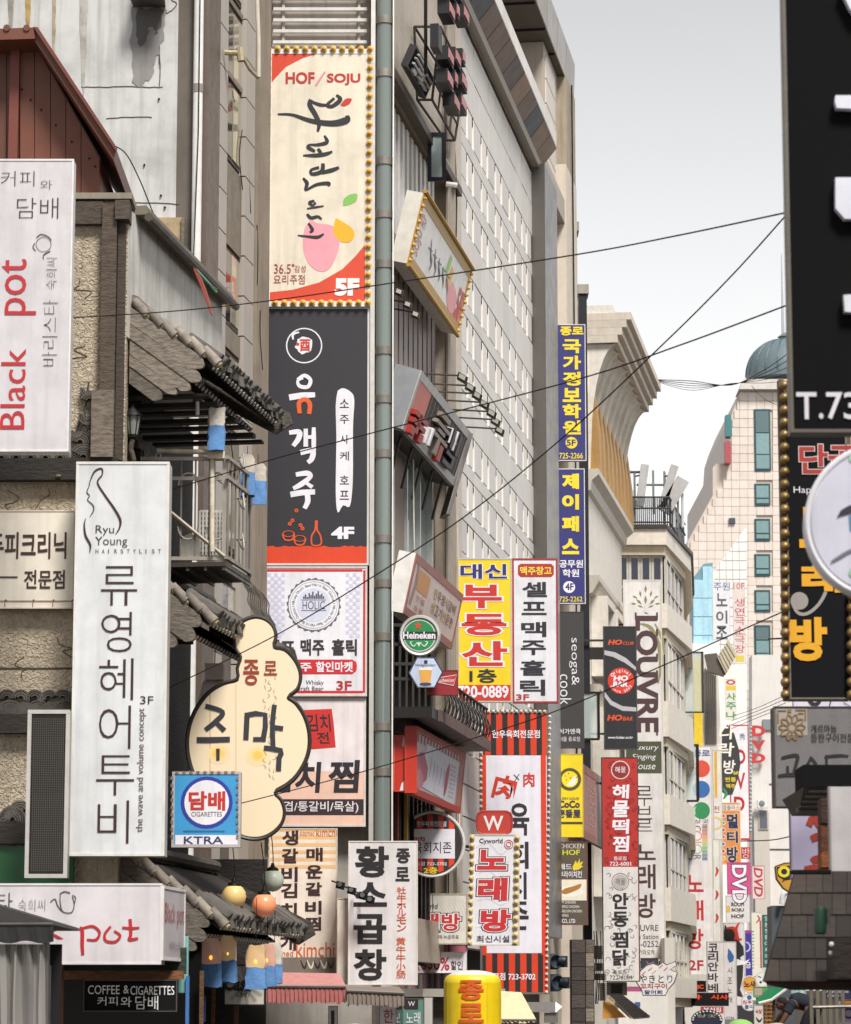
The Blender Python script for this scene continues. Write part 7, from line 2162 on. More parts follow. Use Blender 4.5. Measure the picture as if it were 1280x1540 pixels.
s.tx('공무원',841,842,877,854,WH,.02)
s.tx('학원',846,856,871,868,WH,.02)
s.disc(856,883,9,WH,4)
s.tx('4F',850,877,863,888,BLU,.03)
s.tx('725-2262',841,897,876,905,YL,.01)
s=Sign('charcoal cooking studio sign with sideways white lower-case lettering',836,920,878,1125,71.0,.15,'#3b3838','metal:#4a4745',('metal:#5b5754',1.2))
s.tx('seoga&',856,959,871,1031,WH,-.01,rot=-90)
s.tx('cook',842,1014,859,1060,WH,-.01,rot=-90)
s.tx('서가앤쿡',841,1096,873,1104,WH,.01)
s.tx('서울 종로점',841,1108,872,1115,WH,0)
s=Sign('bright yellow curry house sign with round face emblem and dark blue letters',834,1134,877,1259,71.0,.15,'#edd21c','rust:#8c5a50',('paint:#d9c02a',1.2))
s.rect(835,1236,876,1239.5,'#4a4236',3)
s.disc(857,1172,17,'#57502a',3,r0=12.5)
s.disc(857,1172,12.3,'#f0d72b',3)
s.disc(858,1173,9.5,'#f3ead0',4,a0=-45,a1=135)
s.stroke([(866,1170),(870,1167)],2)
for x,y in ((850,1167),(855,1163),(852,1173),(858,1170)):
 s.disc(x,y,.9,'#8a5a2a',6)
s.tx('CURRY HOUSE',840,1199,871,1203,'#2d2f52',0)
s.tx('CoCo',840,1204,872,1215,'#2d2f52',.04)
s.tx('壱番屋',839,1217,873,1230,'#2d2f52',.02)
s=Sign('pinkish wooden box sign side with faint brush marks right of the yellow curry sign',0,0,0,0,71.4,.1,'paint:#b08a82','rust:#7a5a52',('paint:#9a756e',3),quad=(FP(71.8,.45,Z(1146,72)),DH*6.2,Vector((0,0,-(Z(1146,72)-Z(1258,72))))),arm=False)
s.tx('가나다라',30,20,60,80,'#c9b0a8',0,rot=-90)
s=Sign('brown chicken pub sign with yellow hand emblem and plate of food picture',834,1266,884,1391,70.4,.15,'#5d5245','rust:#8c3a30',('rust:#8a4a40',1.2))
s.tx('CHICKEN',841,1269,878,1276,'#dcd6cc',0)
s.tx('HOF',846,1278,872,1286,'#d8d23a',.02)
s.poly([(861,1304),(866,1294),(868,1299),(872,1291),(872,1298),(877,1295),(874,1302),(877,1303),(870,1308),(862,1309)],YL,4)
s.tx('매드',841,1299,860,1308,WH,.02)
s.tx('후라이치킨',841,1310,875,1320,WH,.02)
s.rect(835,1323,882,1354,'#ece3cf',3)
s.disc(858,1341,19,'#f4eee2',4,ry=8)
s.poly([(842,1342),(850,1336),(862,1333),(874,1329),(872,1336),(862,1341),(850,1345)],'#b07a34',5,sm=2)
for i,st in enumerate(('CRISPY CHICKEN','HOT SPICE CHICKEN','TENDERLOIN CHICKEN','HOT WING')):
 s.tx(st,836,1355+i*6.6,836+(30,35,39,19)[i],1359+i*6.6,'#d9d2c6',.02)
s.tx('SCF CO., LTD',836,1382,865,1389,WH,.02)
s=Sign('black bar sign with red central disc and two silver swooshes on steel arm',908,942,958,1127,77.0,.15,'#26262a','metal:#6f6c69',('metal:#5c5a58',1.5))
s.tx('HO',915,962,936,970,'#dc5526',.05,skew=.25)
s.tx('CLUB',937,965,953,970,'#dc5526',.02,skew=.25)
s.tx('HO',914,1075,936,1084,'#dc5526',.05,skew=.25)
s.tx('BAR',937,1078,952,1084,'#dc5526',.02,skew=.25)
s.poly([(909,978),(925,981),(942,990),(957,1004),(957,1009),(940,997),(922,988),(909,985)],'#b9b7b8',3)
s.poly([(909,1040),(920,1054),(936,1062),(957,1064),(957,1070),(936,1069),(918,1060),(909,1048)],'#b9b7b8',3)
s.disc(934,1024,20,'#d63a22',4)
s.tx('HO',923,1016,945,1024,WH,.05,skew=.15)
s.tx('BAR',922,1025,945,1033,WH,.05,skew=.15)
s.arc_text('Original',934,1024,16,-145,-35,6.5,WH,.03)
s.arc_text('since 2002',934,1024,16,150,30,5.5,WH,.02)
s.tx('www.hobar.co.kr',914,1107,952,1111,WH,.02)
s=Sign('very tall white karaoke sign with olive leaf emblem and sideways brown capitals',940,872,998,1441,83.5,.2,'plastic:#dad6d2','paint:#a9a39b',('paint:#c7c1b8',2),arm=True)
OL = '#7d7650'
for cx,cy,an,L_ in [(971,886,90,8),(963,893,100,7),(979,893,80,7),(971,902,90,9),(961,905,135,8),(981,905,45,8),(955,898,150,6),(987,898,30,6),(953,908,175,6),(989,908,5,6),(963,912,160,6),(979,912,20,6),(972,922,-20,5)]:
 a=R(an)
 dx,dy=math.cos(a)*L_*.75,-math.sin(a)*L_*.75
 nx,ny = -dy*.33,dx*.33
 s.poly([(cx-dx,cy-dy),(cx+nx,cy+ny),(cx+dx,cy+dy),(cx-nx,cy-ny)],OL,3)
LB = '#4a3034'
s.tx('LOUVRE',956,925,990,1102,LB,.035,rot=-90)
for y,h_ in ((926,3),(951,3),(988,3),(1013,3),(1060,3),(1100,3)):
 for x in (956,988):
  s.rect(x-1.2,y-5,x+1.6,y+6,LB,5)
s.stroke([(962,938),(978,944),(990,968),(994,1000),(990,1028)],6,'#8d8660',lay=3)
s.stroke([(985,938),(996,962),(999,985)],5,'#8d8660',lay=3)
s.rect(941,1115,995,1163,'#4a4d36',2)
for st,y in (('Luxury',1120),('Singing',1134),('House',1147)):
 s.tx(st,951,y,990 if st[0] == 'L' else 986,y+10,WH,-.005,skew=.25)
for ch,y0,y1 in (('루',1182,1212),('브',1212,1232),('르',1232,1250)):
 s.tx(ch,957,y0,981,y1,LB,-.01)
for ch,y0,y1 in (('노',1270,1293),('래',1300,1337),('방',1344,1380)):
 s.tx(ch,958,y0,986,y1,LB,.015)
s.tx('LOUVRE',948,1391,990,1400,'#4a3a3a',.0)
s.tx('Yes Sation',950,1405,990,1412,'#6a5a58',0)
s.tx('723-0252',946,1415,990,1424,'#5a4a48',0)
s.tx('가라오케',961,1428,984,1436,'#7a6a68',0)
s=Sign('tall restaurant sign, patterned red with white brush letters above, scrollwork white below',906,1139,961,1476,75.5,.2,'#b52f28','metal:#4d4845',('metal:#5a5552',1.2))
s.rect(907,1305,960,1475,'#dcd8d4',2)
random.seed(11)
for i in range(70):
 x,y=random.uniform(911,957),random.uniform(1146,1298)
 a=random.uniform(0,6.28)
 r_=random.uniform(2.5,5)
 s.stroke([(x+r_*(1-k*.13)*math.cos(a+k*.9),y+r_*(1-k*.13)*math.sin(a+k*.9)) for k in range(6)],1.6,'#8e2320',lay=3,k=3)
for i in range(62):
 x,y=random.uniform(911,957),random.uniform(1311,1470)
 if 923 < x < 946 and 1340 < y < 1456 and random.random() < .7:
  continue
 a=random.uniform(0,6.28)
 r_=random.uniform(3,5.5)
 s.stroke([(x+r_*(1-k*.13)*math.cos(a+k*.9),y+r_*(1-k*.13)*math.sin(a+k*.9)) for k in range(6)],1.1,'#77716f',lay=3,k=3)
s.disc(933,1158,14,'#e0d5d0',4,r0=12.6)
s.disc(933,1158,12.6,'#8f2a27',4)
s.tx('해물',925,1153,941,1162,WH,.0)
for ch,y0,y1 in (('해',1180,1201),('물',1204,1229),('떡',1232,1254),('찜',1257,1281)):
 s.tx(ch,921,y0,946,y1,WH,.03,skew=.06)
s.tx('종로점',923,1288,942,1294,WH,.01)
s.tx('722-6001',917,1296,949,1302,WH,.01)
s.disc(933,1326,13,'#6c6462',4,r0=12)
s.disc(933,1326,10.5,'#b9b2ae',4)
s.tx('해물',926,1321,940,1331,'#4a4442',.0)
for ch,y0,y1 in (('안',1343,1367),('동',1371,1394),('찜',1401,1425),('닭',1428,1452)):
 s.tx(ch,921,y0,945,y1,BK,.035)
s.tx('종로점',922,1459,942,1465,BK,0)
s.tx('722-6001',917,1467,950,1473,BK,0)
# bowl-shaped skewer sign
s=Sign('bowl-shaped white skewer shop sign with colourful Japanese and Korean letters',955,1450,1020,1497,79,.12,'#e4e0dc','paint:#4b4745',('paint:#57524f',1),outline=[(955,1474),(963,1460),(972,1452),(982,1449),(990,1452),(997,1447),(1003,1451),(1016,1446),(1018,1451),(1008,1458),(1019,1463),(1014,1478),(1005,1488),(1001,1497),(967,1497),(965,1489)],arm=False)
s.tx('やきとり',962,1466,1011,1478,'#3a3532',.0)
s.tx('꼬치구이',963,1479,1003,1487,'#b03a48',.02)
s.tx('팥어회',969,1489,996,1495,'#33467e',.02)
for x,y,c in ((968,1464,'#c0392c'),(978,1458,'#c0392c'),(984,1462,'#d99a2a'),(994,1454,'#c0392c'),(1001,1458,'#c0392c')):
 s.stroke([(x-3,y+2),(x+3,y-3)],3,'print:' + c)
# colour pole sign
s=Sign('tall pale sign with red, blue and green balls and the word COLOR in stripes',1036,1122,1072,1466,104,.2,'plastic:#ddd7d4','paint:#a8a19a',('paint:#c7c0b8',1.2))
s.tx('종로',1042,1128,1068,1138,'#34508a',.02)
for y,c,d in ((1156,'#cf4a33','#f1a08e'),(1187,'#2f66a8','#a9c3e4'),(1219,'#2b8450','#a5d6ae')):
 s.disc(1055,y,12.7,'print:' + c,4)
 s.stroke([(1047,y+7),(1044.5,y),(1047,y-7)],1.6,'print:' + d)
s.tx('상곳',1044,1232,1066,1238,'#55565e',0)
sc_=['#8e4a4a','#b25a48','#d0683e','#de8a3e','#dba83e','#a9ba4e','#6fae58','#55a06a','#5a6a8e','#4a4a78']
for i in range(26):
 c=sc_[int(i/26*10)]
 s.rect(1035.5,1240+i*2.1,1041,1241.2+i*2.1,'print:' + c,3)
 s.rect(1056,1240+i*2.1,1064,1241.2+i*2.1,'print:' + c,3)
s.tx('C',1043,1242,1054,1250,'#5a3a3a',-.01,rot=-90)
s.disc(1048.5,1257,7,'#c05a45',4,r0=6)
s.rect(1042,1266,1055,1267.5,'#d9923e',4)
s.disc(1048.5,1277,7,'#6aa86a',4,r0=6)
s.tx('R',1043,1286,1054,1293,'#4a4a68',-.01,rot=-90)
for ch,y0,y1 in (('노',1316,1341),('래',1354,1384),('방',1397,1427)):
 s.tx(ch,1033,y0,1058,y1,RD,.02)
s.tx('2F',1036,1444,1058,1459,'#a3283a',.02)
s=Sign('slim white sign with green and yellow bar right of the colour ball sign',1066,1262,1083,1416,107,.15,'plastic:#dedbd2','paint:#b5b0a6',('paint:#c9c4b8',.8),arm=False)
s.rect(1066.5,1264,1073,1336,'#8fae50',2)
s.rect(1066.5,1336,1073,1414,'#d2bd3e',2)
for y in (1310,1345,1380):
 s.stroke([(1077,y-6),(1079,y),(1076,y+8)],4,'#c23a33')
s=Sign('narrow white sign with ochre bar behind the leaf-shaped sign',1073,1128,1086,1262,108,.15,'plastic:#dedad4','paint:#b5b0a6',('paint:#c9c4b8',.8),arm=False)
s.rect(1074.5,1130,1078.5,1199,'#d9a428',2)
s.disc(1077,1238,10,'#d9c27a',3,r0=7)
s.tx('전',1073,1212,1082,1222,'#a8403e',0)
s=Sign('dark leaf-shaped sign with white brush letters and small yellow words',1085,1090,1113,1200,110,.15,'#38383a','paint:#2b2b2c',('paint:#4a4a4a',.8),outline=[(1086,1102),(1094,1090),(1104,1104),(1111,1128),(1113,1150),(1109,1172),(1101,1195),(1092,1196),(1086,1190)],arm=False)
for ch,x0,y0,x1,y1 in (('다',1082,1091,1105,1112),('락',1080,1117,1104,1138),('방',1088,1143,1106,1164)):
 s.tx(ch,x0,y0,x1,y1,'#efe8da',.02,skew=.1,lay=7)
s.tx('6F',1103,1160,1111,1165,YL,.02)
s.tx('전통',1090,1169,1107,1176,YL,.02)
s.tx('맥주',1092,1179,1106,1186,YL,.02)
s.stroke([(1088,1185),(1092,1194),(1088,1202)],5,'#3a8a5a')
s=Sign('white DVD room sign with red border and giant red sideways letters',1098,1090,1127,1262,116,.15,'#e9e5e6','paint:#b03a44',('paint:#c8354a',1.6),arm=False)
s.tx('秀',1112,1103,1121,1113,'#3a5488',.0)
s.tx('D',1108,1127,1121,1149,RD,.03)
s.tx('V',1107,1162,1121,1187,RD,.02)
s.tx('D',1104,1198,1120,1220,RD,.03)
s.bulbs([(1129,1094+i*6.2) for i in range(26)],.05,'plastic:#a9c7c4')
k=Thing('roof_letters','three free-standing red serif letters DVD stacked on the white block wall','sign',P(1140,1150,149))
for ch,y0,y1 in (('D',1091,1107),('V',1113,1127),('D',1133,1147)):
 adv,gv,gt=glyph(ch,.05)
 xs_=[v[0] for v in gv]
 ys_=[v[1] for v in gv]
 mb=MB()
 a,b=P(1131,y1,149.6),P(1151,y0,149.6)
 pf=[(a.x+(x-min(xs_))/(max(xs_)-min(xs_))*(b.x-a.x),a.z+(y-min(ys_))/(max(ys_)-min(ys_))*(b.z-a.z)) for x,y in gv]
 n_=len(gv)
 mb.add([(x,149.6,z) for x,z in pf]+[(x,149.75,z) for x,z in pf],list(gt)+[(t[2]+n_,t[1]+n_,t[0]+n_) for t in gt])
 k.part('letter',mb,'paint:#c23a36')
k=Thing('roof_letters','stacked red Korean block letters beside the orange game room sign','sign',P(1121,1290,118))
for ch,y0,y1 in (('만',1225,1241),('화',1252,1263),('방',1274,1291)):
 mb=MB()
 a,b=P(1115,y1,118),P(1128,y0,118)
 mb.bb(a.x,b.x,118,118.3,a.z,b.z)
 k.part('letter_block',mb,'paint:#c23a36')
 adv,gv,gt=glyph(ch,-.01)
 k.part('letter',MB().add([(a.x+x*(b.x-a.x)/.92,117.98,a.z+(y+.1)*(b.z-a.z)) for x,y in gv],gt),'paint:#ecdede')
s=Sign('orange game room sign with navy letters, scalloped edge and coloured dots',1086,1207,1114,1300,112,.15,'#de8a44','paint:#a8622c',('paint:#e6c6a6',1.2),arm=False)
s.rect(1087,1210,1113,1219,'#e8ddcd',2)
s.tx('겜플러스',1087,1211,1112,1218,'#4a5470',.0)
for ch,y0,y1 in (('멀',1224,1246),('티',1250,1268),('방',1273,1297)):
 s.tx(ch,1093,y0,1110,y1,'#232b52',.04,out=('#efd9b8',.03))
for i,c in enumerate(('#c8453a','#3a9ab8','#8a4a78','#c8453a','#2f7ab8','#b8453a','#dd9a3a')):
 s.disc(1088,1227+i*10.6,3.2,'#ece6dc',3)
 s.disc(1088,1227+i*10.6,2.2,'print:' + c,4)
s=Sign('hot pink sign with white outlined sideways DVD letters',1094,1297,1129,1345,109,.15,'#d2508a','paint:#a33a68',('paint:#c2457c',1),arm=False)
s.tx('DVD',1101,1301,1123,1358,WH,.03,rot=-90,out=('#5a2a48',.04))
s=Sign('white script DVD neon board with red letters right of hot pink sign',1131,1302,1150,1352,118,.1,'#e2cdca','paint:#b5a09c',('paint:#b07a78',.8),arm=False)
s.tx('DVD',1134,1306,1147,1348,'#b8353f',.02,rot=-90,skew=.2)
s=Sign('white grid sign with black words ROOM SOJU HOF above the black dog mural',1092,1347,1128,1387,111,.12,'#dcd8d6','paint:#a9a4a0',('paint:#bdb8b4',.8),arm=False)
for st,y in (('ROOM',1357),('SOJU',1366),('HOF',1375)):
 s.tx(st,1100,y,1119,y+6,BK,.03)
s.rect(1093,1362,1098,1372,'#dcae4a',2)
s=Sign('white sign with jagged black shape and red claw drawing left of violet sign',1089,1388,1120,1520,112,.12,'#d9d3d3','paint:#8d8886',('paint:#8d8886',.6),arm=False)
s.poly([(1090,1390),(1094,1396),(1102,1398),(1108,1404),(1112,1416),(1118,1424),(1119,1436),(1113,1440),(1118,1452),(1117,1470),(1113,1488),(1118,1500),(1108,1498),(1104,1480),(1100,1450),(1094,1420),(1088,1410)],'#2b282a',2)
s.stroke([(1092,1396),(1103,1396),(1108,1405),(1104,1414)],5,'#d23f26')
s.stroke([(1112,1387),(1107,1398),(1110,1412),(1116,1412)],5,'#d23f26')
s.poly([(1108,1442),(1120,1446),(1128,1442),(1122,1450),(1108,1452)],'#e6e2e0',4)
s=Sign('slim violet-blue vertical sign with large pale ring emblem',1121,1399,1131,1470,113,.1,'#3c3590','paint:#5a5470',('paint:#8a7aa0',.6),arm=False)
s.disc(1121,1424,8,'#c6c2e2',3,r0=6,a0=-80,a1=80)
s.rect(1121,1399,1131,1404,'#9a3f86',3)
s.tx('금',1122,1447,1129,1456,WH,.02)
s=Sign('tall translucent cream ribbon banner right of the violet sign',1131,1372,1146,1468,116,.05,'#dfdccb','paint:#c2bfae',('paint:#cfccba',.6),arm=False)
for i in range(12):
 s.rect(1131.5,1400+i*5,1134,1401.5+i*5,'#5c6466',3)
s.stroke([(1139,1376),(1142,1382),(1137,1388)],3,'#c8555a')
s.rect(1143,1385,1145.5,1455,'#b04a44',3)
s=Sign('dark teal vertical banner with small white syllables beside the shingled roof',1147,1376,1161,1455,105,.1,'#2d6460','paint:#24504c',('paint:#2b5a56',.6),arm=False)
for i,ch in enumerate('일본정통이자까야'):
 s.tx(ch,1150,1378+i*9.4,1157,1385+i*9.4,'#cfdcd6',.01)
s=Sign('pale Korean bar sign with plain black syllables and small blue emblem strip',1064,1416,1108,1533,98,.2,'plastic:#d8d1ce','paint:#a8a29c',('paint:#bdb6b0',1),arm=False)
s.rect(1088.5,1419,1089.3,1531,'#b9b0aa',2)
for ch,y in (('코',1419),('리',1433),('안',1447),('바',1463),('베',1479),('큐',1495)):
 s.tx(ch,1065,y,1080,y+13,BK,.02)
s.poly([(1095,1426),(1099,1430),(1104,1438),(1103,1445),(1097,1448),(1094,1440)],'#2f5f9e',3)
for ch,y in (('시',1455),('조',1470),('노',1484),('래',1499)):
 s.tx(ch,1094,y,1101,y+9,'#5a5656',.0)
s.tx('-5736',1090,1534-5,1104,1532,BK,0)
s=Sign('upper black LED ticker with orange letters under the 2F karaoke sign',1032,1475,1062,1492,96,.2,'flat:#1c1819','paint:#2b2726',('paint:#353130',.8),arm=False)
s.tx('ONIC',1033,1481,1058,1487,'glow:#e2531f',.03)
s=Sign('lower black LED ticker with orange Korean letters crossing the pale bar sign',1035,1493,1096,1513,95,.2,'flat:#201c1c','paint:#332e2c',('paint:#3b3735',.8),arm=False)
s.tx('나',1038,1496,1055,1503,'glow:#e2461f',.03)
s.tx('시사',1069,1496,1095,1503,'glow:#e2461f',.03)
s=Sign('round orange badge sign with dark letters above the round white badge',1116,1468,1139,1492,95,.1,'#dd9c3e','paint:#a5a09a',('paint:#e2dcd2',1.2),outline=[(1127.5+11.5*math.cos(i*math.pi/12),1480+12*math.sin(i*math.pi/12)) for i in range(24)],arm=False)
s.tx('노새',1119,1475,1136,1485,'#3a2c28',.03)
s=Sign('round white badge sign with blue emblem and red letters near the green awning',1115,1493,1140,1520,94,.1,'#e2dedd','paint:#a5a09a',('paint:#cfcac6',1),outline=[(1127+12*math.cos(i*math.pi/12),1507+13*math.sin(i*math.pi/12)) for i in range(24)],arm=False)
s.disc(1127,1500,3.5,'#2f5f9e',3)
s.tx('원부집',1117,1504,1137,1510,'#b84a4c',.01)
s.tx('돌띠',1120,1511,1133,1517,'#34508a',.01)
s=Sign('small round white badge sign with black marks by the shingled roof corner',1137,1462,1156,1484,92,.1,'#e6e3e0','paint:#a5a09a',('paint:#dcd8d4',.8),outline=[(1146+10*math.cos(i*math.pi/10),1473+11*math.sin(i*math.pi/10)) for i in range(20)],arm=False)
s.stroke([(1140,1468),(1145,1470)],3)
s.disc(1144,1477,1.8,BK,4)
s=Sign('navy oval bar sign edged with white studs at the bottom by the tickers',1040,1519,1086,1545,93,.12,'#20243a','paint:#2b2d3a',('paint:#34405e',1.2),outline=[(1063+23*math.cos(i*math.pi/14),1534+15*math.sin(i*math.pi/14)) for i in range(28)],arm=False)
s.bulbs([(1063+21*math.cos(R(180+i*15)),1534+13*math.sin(R(180+i*15))) for i in range(13)],.03,'plastic:#d9d8c8')
s.tx('상곳',1048,1525,1078,1530,'#b3ac94',.0)
s=Sign('small red and white food banner behind the navy oval sign',1054,1514,1088,1524,95,.08,'#c2423c','paint:#8a3a36',('paint:#a54a44',.6),arm=False)
s.tx('분식집',1058,1515,1084,1522,WH,.02)
# roof signs by the white tile building
k=Sign('red outlined vertical rooftop sign starting with 10F in front of white tiles',1103,876,1121,998,175,.1,'#dcd0cb','paint:#c2b5b0',('paint:#c9bdb8',.5),arm=False)
k.tx('10F',1103,877,1120,886,'#c2555a',.0)
for i,ch in enumerate('생연극소극장'):
 k.tx(ch,1105,900+i*14,1120,912+i*14,'#c2474c',.0)
k.rect(1106,986,1119,995,'#d2c24a',3)
k=Sign('grey vertical rooftop letter sign left of the red outlined 10F sign',1072,875,1098,962,174,.1,'#dcdadc','paint:#b9b6b8',('paint:#c9c6c8',.5),arm=False)
k.tx('주원',1073,876,1098,888,'#55608a',.0)
for ch,y0 in (('노',892),('이',918),('조',941)):
 k.tx(ch,1077,y0,1094,y0+20,'#57545a',.02)
k=Sign('vertical green and red rooftop letters on the beige wall under the 10F sign',1091,1021,1107,1082,172,.1,'#dfd5cb','paint:#c9bfb5',('paint:#d2c8be',.5),arm=False)
k.disc(1099,1026,7,'#c0474a',3,r0=3.5,ry=4)
k.rect(1092,1031,1107,1038,'#d6bd3e',3)
for ch,y0 in (('사',1042),('주',1056),('나',1070)):
 k.tx(ch,1092,y0,1107,y0+11,'#3a9a58',.02)
tb=Thing('tilted_billboard','tilted cream ribbed billboard box on dark bracket above the street bend','billboard',P(1090,1010,118))
q=[P(x,y,118) for x,y in ((1079,988),(1096,962),(1108,984),(1092,1014))]
tb.part('panel',MB().prism(q,(0,.4,0)),'paint:#c4b9a0')
tb.part('side',MB().prism([P(x,y,118.1) for x,y in ((1060,984),(1078,982),(1091,1013),(1089,1017),(1066,1010))],(0,.3,0)),'metal:#6a645c')
for i in range(5):
 tb.part('rib',MB().tube([P(1081+i*3,985-i*4.5,117.98),P(1094+i*3,1011-i*5.6,117.98)],.015,4),'paint:#a89c84')
gs=Thing('glass_showcase','projecting glazed window bay with dark frame and yellow panel behind it','window',P(1042,1070,100))
for x0,y0,x1,y1 in ((1026,980,1029,1070),(1056,980,1058,1072),(1026,980,1058,982),(1026,1070,1058,1072)):
 a,b=P(x0,y1,100),P(x1,y0,100)
 gs.part('frame_bar',MB().bb(a.x,b.x,100,100.08,a.z,b.z),'metal:#4a4643')
a,b=P(1029,1070,100.04),P(1056,982,100.04)
gs.part('pane',MB().bb(a.x,b.x,100.03,100.05,a.z,b.z),'clear:#b9c6c2')
ys_=single('yellow_panel',MB().bb(P(1044,1100,106).x,P(1057,1100,106).x,106,106.2,Z(1122,106),Z(990,106)),'paint:#e3c22a','tall bright yellow cladding panel behind the projecting glazed bay','panel')
# slim building edge behind (sunny side wall)
sw=Thing('far_side_building','narrow off-white building with ribbed side at the street bend','building',P(1068,1500,120))
sw.part('wall',MB().prism([P(x,y,120) for x,y in ((1058,985),(1080,1010),(1084,1100),(1090,1545),(1030,1545),(1030,985))],(0,10,0)),'panel:#cdc6bd')
for i in range(6):
 sw.part('rib',MB().tube([P(1061+i*3,1005+i*2,119.95),P(1062+i*3,1118,119.95)],.04,4),'metal:#77716a')

# hanging frames beside dark sign (street brackets)
for (x0,y0,x1,y1,D,lab) in ((879,1040,902,1113,72.5,'empty black steel window frame hinged beside the charcoal cooking studio sign'),(1026,1119,1051,1206,101,'black steel frame projecting over the pole sign with coloured balls')):
 t=Thing('hinged_casement',lab,'frame',P((x0+x1)/2,y1,D))
 for a in ((x0,y0,x1,y0+3),(x0,y1-3,x1,y1),(x1-3.2,y0+3,x1,y1-3)):
  p,q=P(a[0],a[3],D),P(a[2],a[1],D)
  t.part('bar',MB().bb(p.x,q.x,D,D+.07,p.z,q.z),'metal:#2a2929')
 p,q=P(x0,y1-3,D),P(x1-3,y0+3,D)
 t.part('pane',MB().bb(p.x,q.x,D+.03,D+.04,p.z,q.z),'clear:#c3d0cc')
pl=MB().bb(X(881,985,78),X(908,985,78),77.9,78.0,Z(992,78),Z(974,78))
pl=single('mounting_plate',pl,'metal:#45423f','dark steel mounting plate joining the black bar sign to the wall','bracket')

# ================================================================== RIGHT-HAND SIDE,NEAR
RB=Thing('right_street_block','long rendered block that carries the near signs on the right','building',(5.5,20,0))
m=MB()
p0,p1=Vector((4.0,5,0)),Vector((4.0+.159*95,100,0))
nr=Vector((p1.y-p0.y,-(p1.x-p0.x),0)).normalized()
m.prism([p0,p1,p1+nr*8,p0+nr*8],(0,0,9))
RB.part('wall',m,'concrete:#9b948b')
dr=(p1-p0).normalized()
for i in range(22):
 for k in range(2):
  o=p0+dr*(2+i*4.2)+Vector((0,0,1+k*3.1))
  w_=RB.part('window',MB().box(o-nr*.03,dr*1.8,nr*.03,(0,0,1.6)),'metal:#5c5854')
  w_.part('window_pane',MB().box(o-nr*.05+dr*.06+Vector((0,0,.06)),dr*1.68,nr*.02,(0,0,1.48)),'glass:#3f4548')
def rsign(*a,**k):
 s=Sign(*a,arm=False,**k)
 gx=4.0+.159*(s.D-5)
 x=s.O.x+s.U.x
 z=s.O.z-s.h*.5
 mb=MB()
 for f in (.2,.8):
  mb.bb(x-.02,gx+.05,s.D+.1,s.D+.15,s.O.z-s.h*f-.025,s.O.z-s.h*f+.025)
 s.T.part('bracket',mb,'metal:#3a3735')
 return s
s=rsign('huge black sign with raised white letters and phone number, cut off at right edge',1183,-45,1380,650,14,.12,'flat:#100f10','metal:#8a857e',('metal:#6f6a62',5))
def raised(pts,c='plastic:#d9d8e2',e_=.05):
 p=[s.w3(*s.pt(x,y),.012) for x,y in pts]
 s.T.part('raised_letter',MB().prism(p,s.N*e_),c)
raised([(1254,149),(1330,149),(1330,171),(1256,168),(1253,158)])
raised([(1262,-10),(1275,18),(1284,30),(1330,30),(1330,-10)])
raised([(1254,272),(1330,272),(1330,334),(1268,334),(1254,318)])
raised([(1266,448),(1330,444),(1330,478),(1268,473)])
raised([(1290,190),(1330,180),(1330,250),(1300,250)])
for ch,x0,x1 in (('T',1197,1228),('.',1231,1238),('7',1242,1267),('3',1268,1292)):
 if ch == '.':
  s.tx(ch,x0,622,x1,631,'#c9c5ca',.01)
 else:
  s.tx(ch,x0,590,x1,632,'#d2cfd4',.012)
s=rsign('black karaoke sign with yellow syllables, grey music note curl and brass bulbs',1184,600,1276,1051,21.5,.2,'flat:#17171a','paint:#8d6a50',('metal:#8a8378',2.4))
s.tx('단골',1201,668,1290,714,'#a8322c',.03,out=('#d9c9c6',.025))
s.tx('Happy',1193,732,1236,745,WH,-.005)
s.tx('노',1201,762,1262,825,'#e3a51f',.05)
s.tx('래',1205,848,1268,892,'#e3a51f',.05)
s.disc(1202,904,13.5,'#9c9690',3)
s.stroke([(1191,906,1),(1200,922,1),(1216,922,1),(1234,905,1),(1242,880,1),(1222,850,.8)],5,'#9c9690',lay=3)
s.tx('방',1187,928,1244,995,'#e3a51f',.045)
me=MB().lathe((0,0,0),(0,-1,0),[(.034,0),(.036,.02),(.026,.045),(.01,.055)],10)
me.smooth=True
me=me.mesh('bulb','metal:#a08558')
strip=MB().bb(X(1176,850,21.5),X(1184,850,21.5),21.5,21.6,Z(1053,21.5),Z(570,21.5))
s.T.part('bulb_strip',strip,'rust:#6e5c4a')
s.T.part('bulb_strip',MB().bb(X(1276,850,21.5),X(1284,850,21.5),21.5,21.6,Z(1053,21.5),Z(570,21.5)),'rust:#6e5c4a')
for i in range(26):
 y=580+i*18.6
 s.T.piece('bulb',me,P(1179+(y-580)*.004,y,21.48))
 if y > 880:
  s.T.piece('bulb',me,P(1280,y,21.48))
# white disc
D=13
cx,cy,rr=1328,784,114
s=rsign('large round white sign with painted bird and green leaves, cut off at right',cx-rr,cy-rr,cx+rr,cy+rr,D,.16,'plastic:#c9c8d6','plastic:#d9d6dc',('plastic:#e3e1e6',6),outline=[(cx+rr*math.cos(i*math.pi/30),cy+rr*math.sin(i*math.pi/30)) for i in range(60)])
s.poly([(1258,779),(1264,768),(1276,761),(1300,757),(1330,770),(1300,775),(1280,772),(1266,776)],'#25262c',4)
s.poly([(1276,775),(1284,773),(1284,800),(1278,798)],'#4f7f9c',3)
s.stroke([(1249,846,.6),(1262,838,1),(1278,829,1),(1300,822,.6)],4.5,'#6f6c74')
s.disc(1283,862,7,'#8ab89a',3)
s.disc(1282,690,6,'#9fc0ae',3)
s=rsign('brushed grey grill restaurant sign with gold flower emblem and black brush letters',1165,1063,1300,1213,24,.25,'metal:#8a8787','paint:#4b4540',('paint:#55504c',1.6))
GO = '#8d6a36'
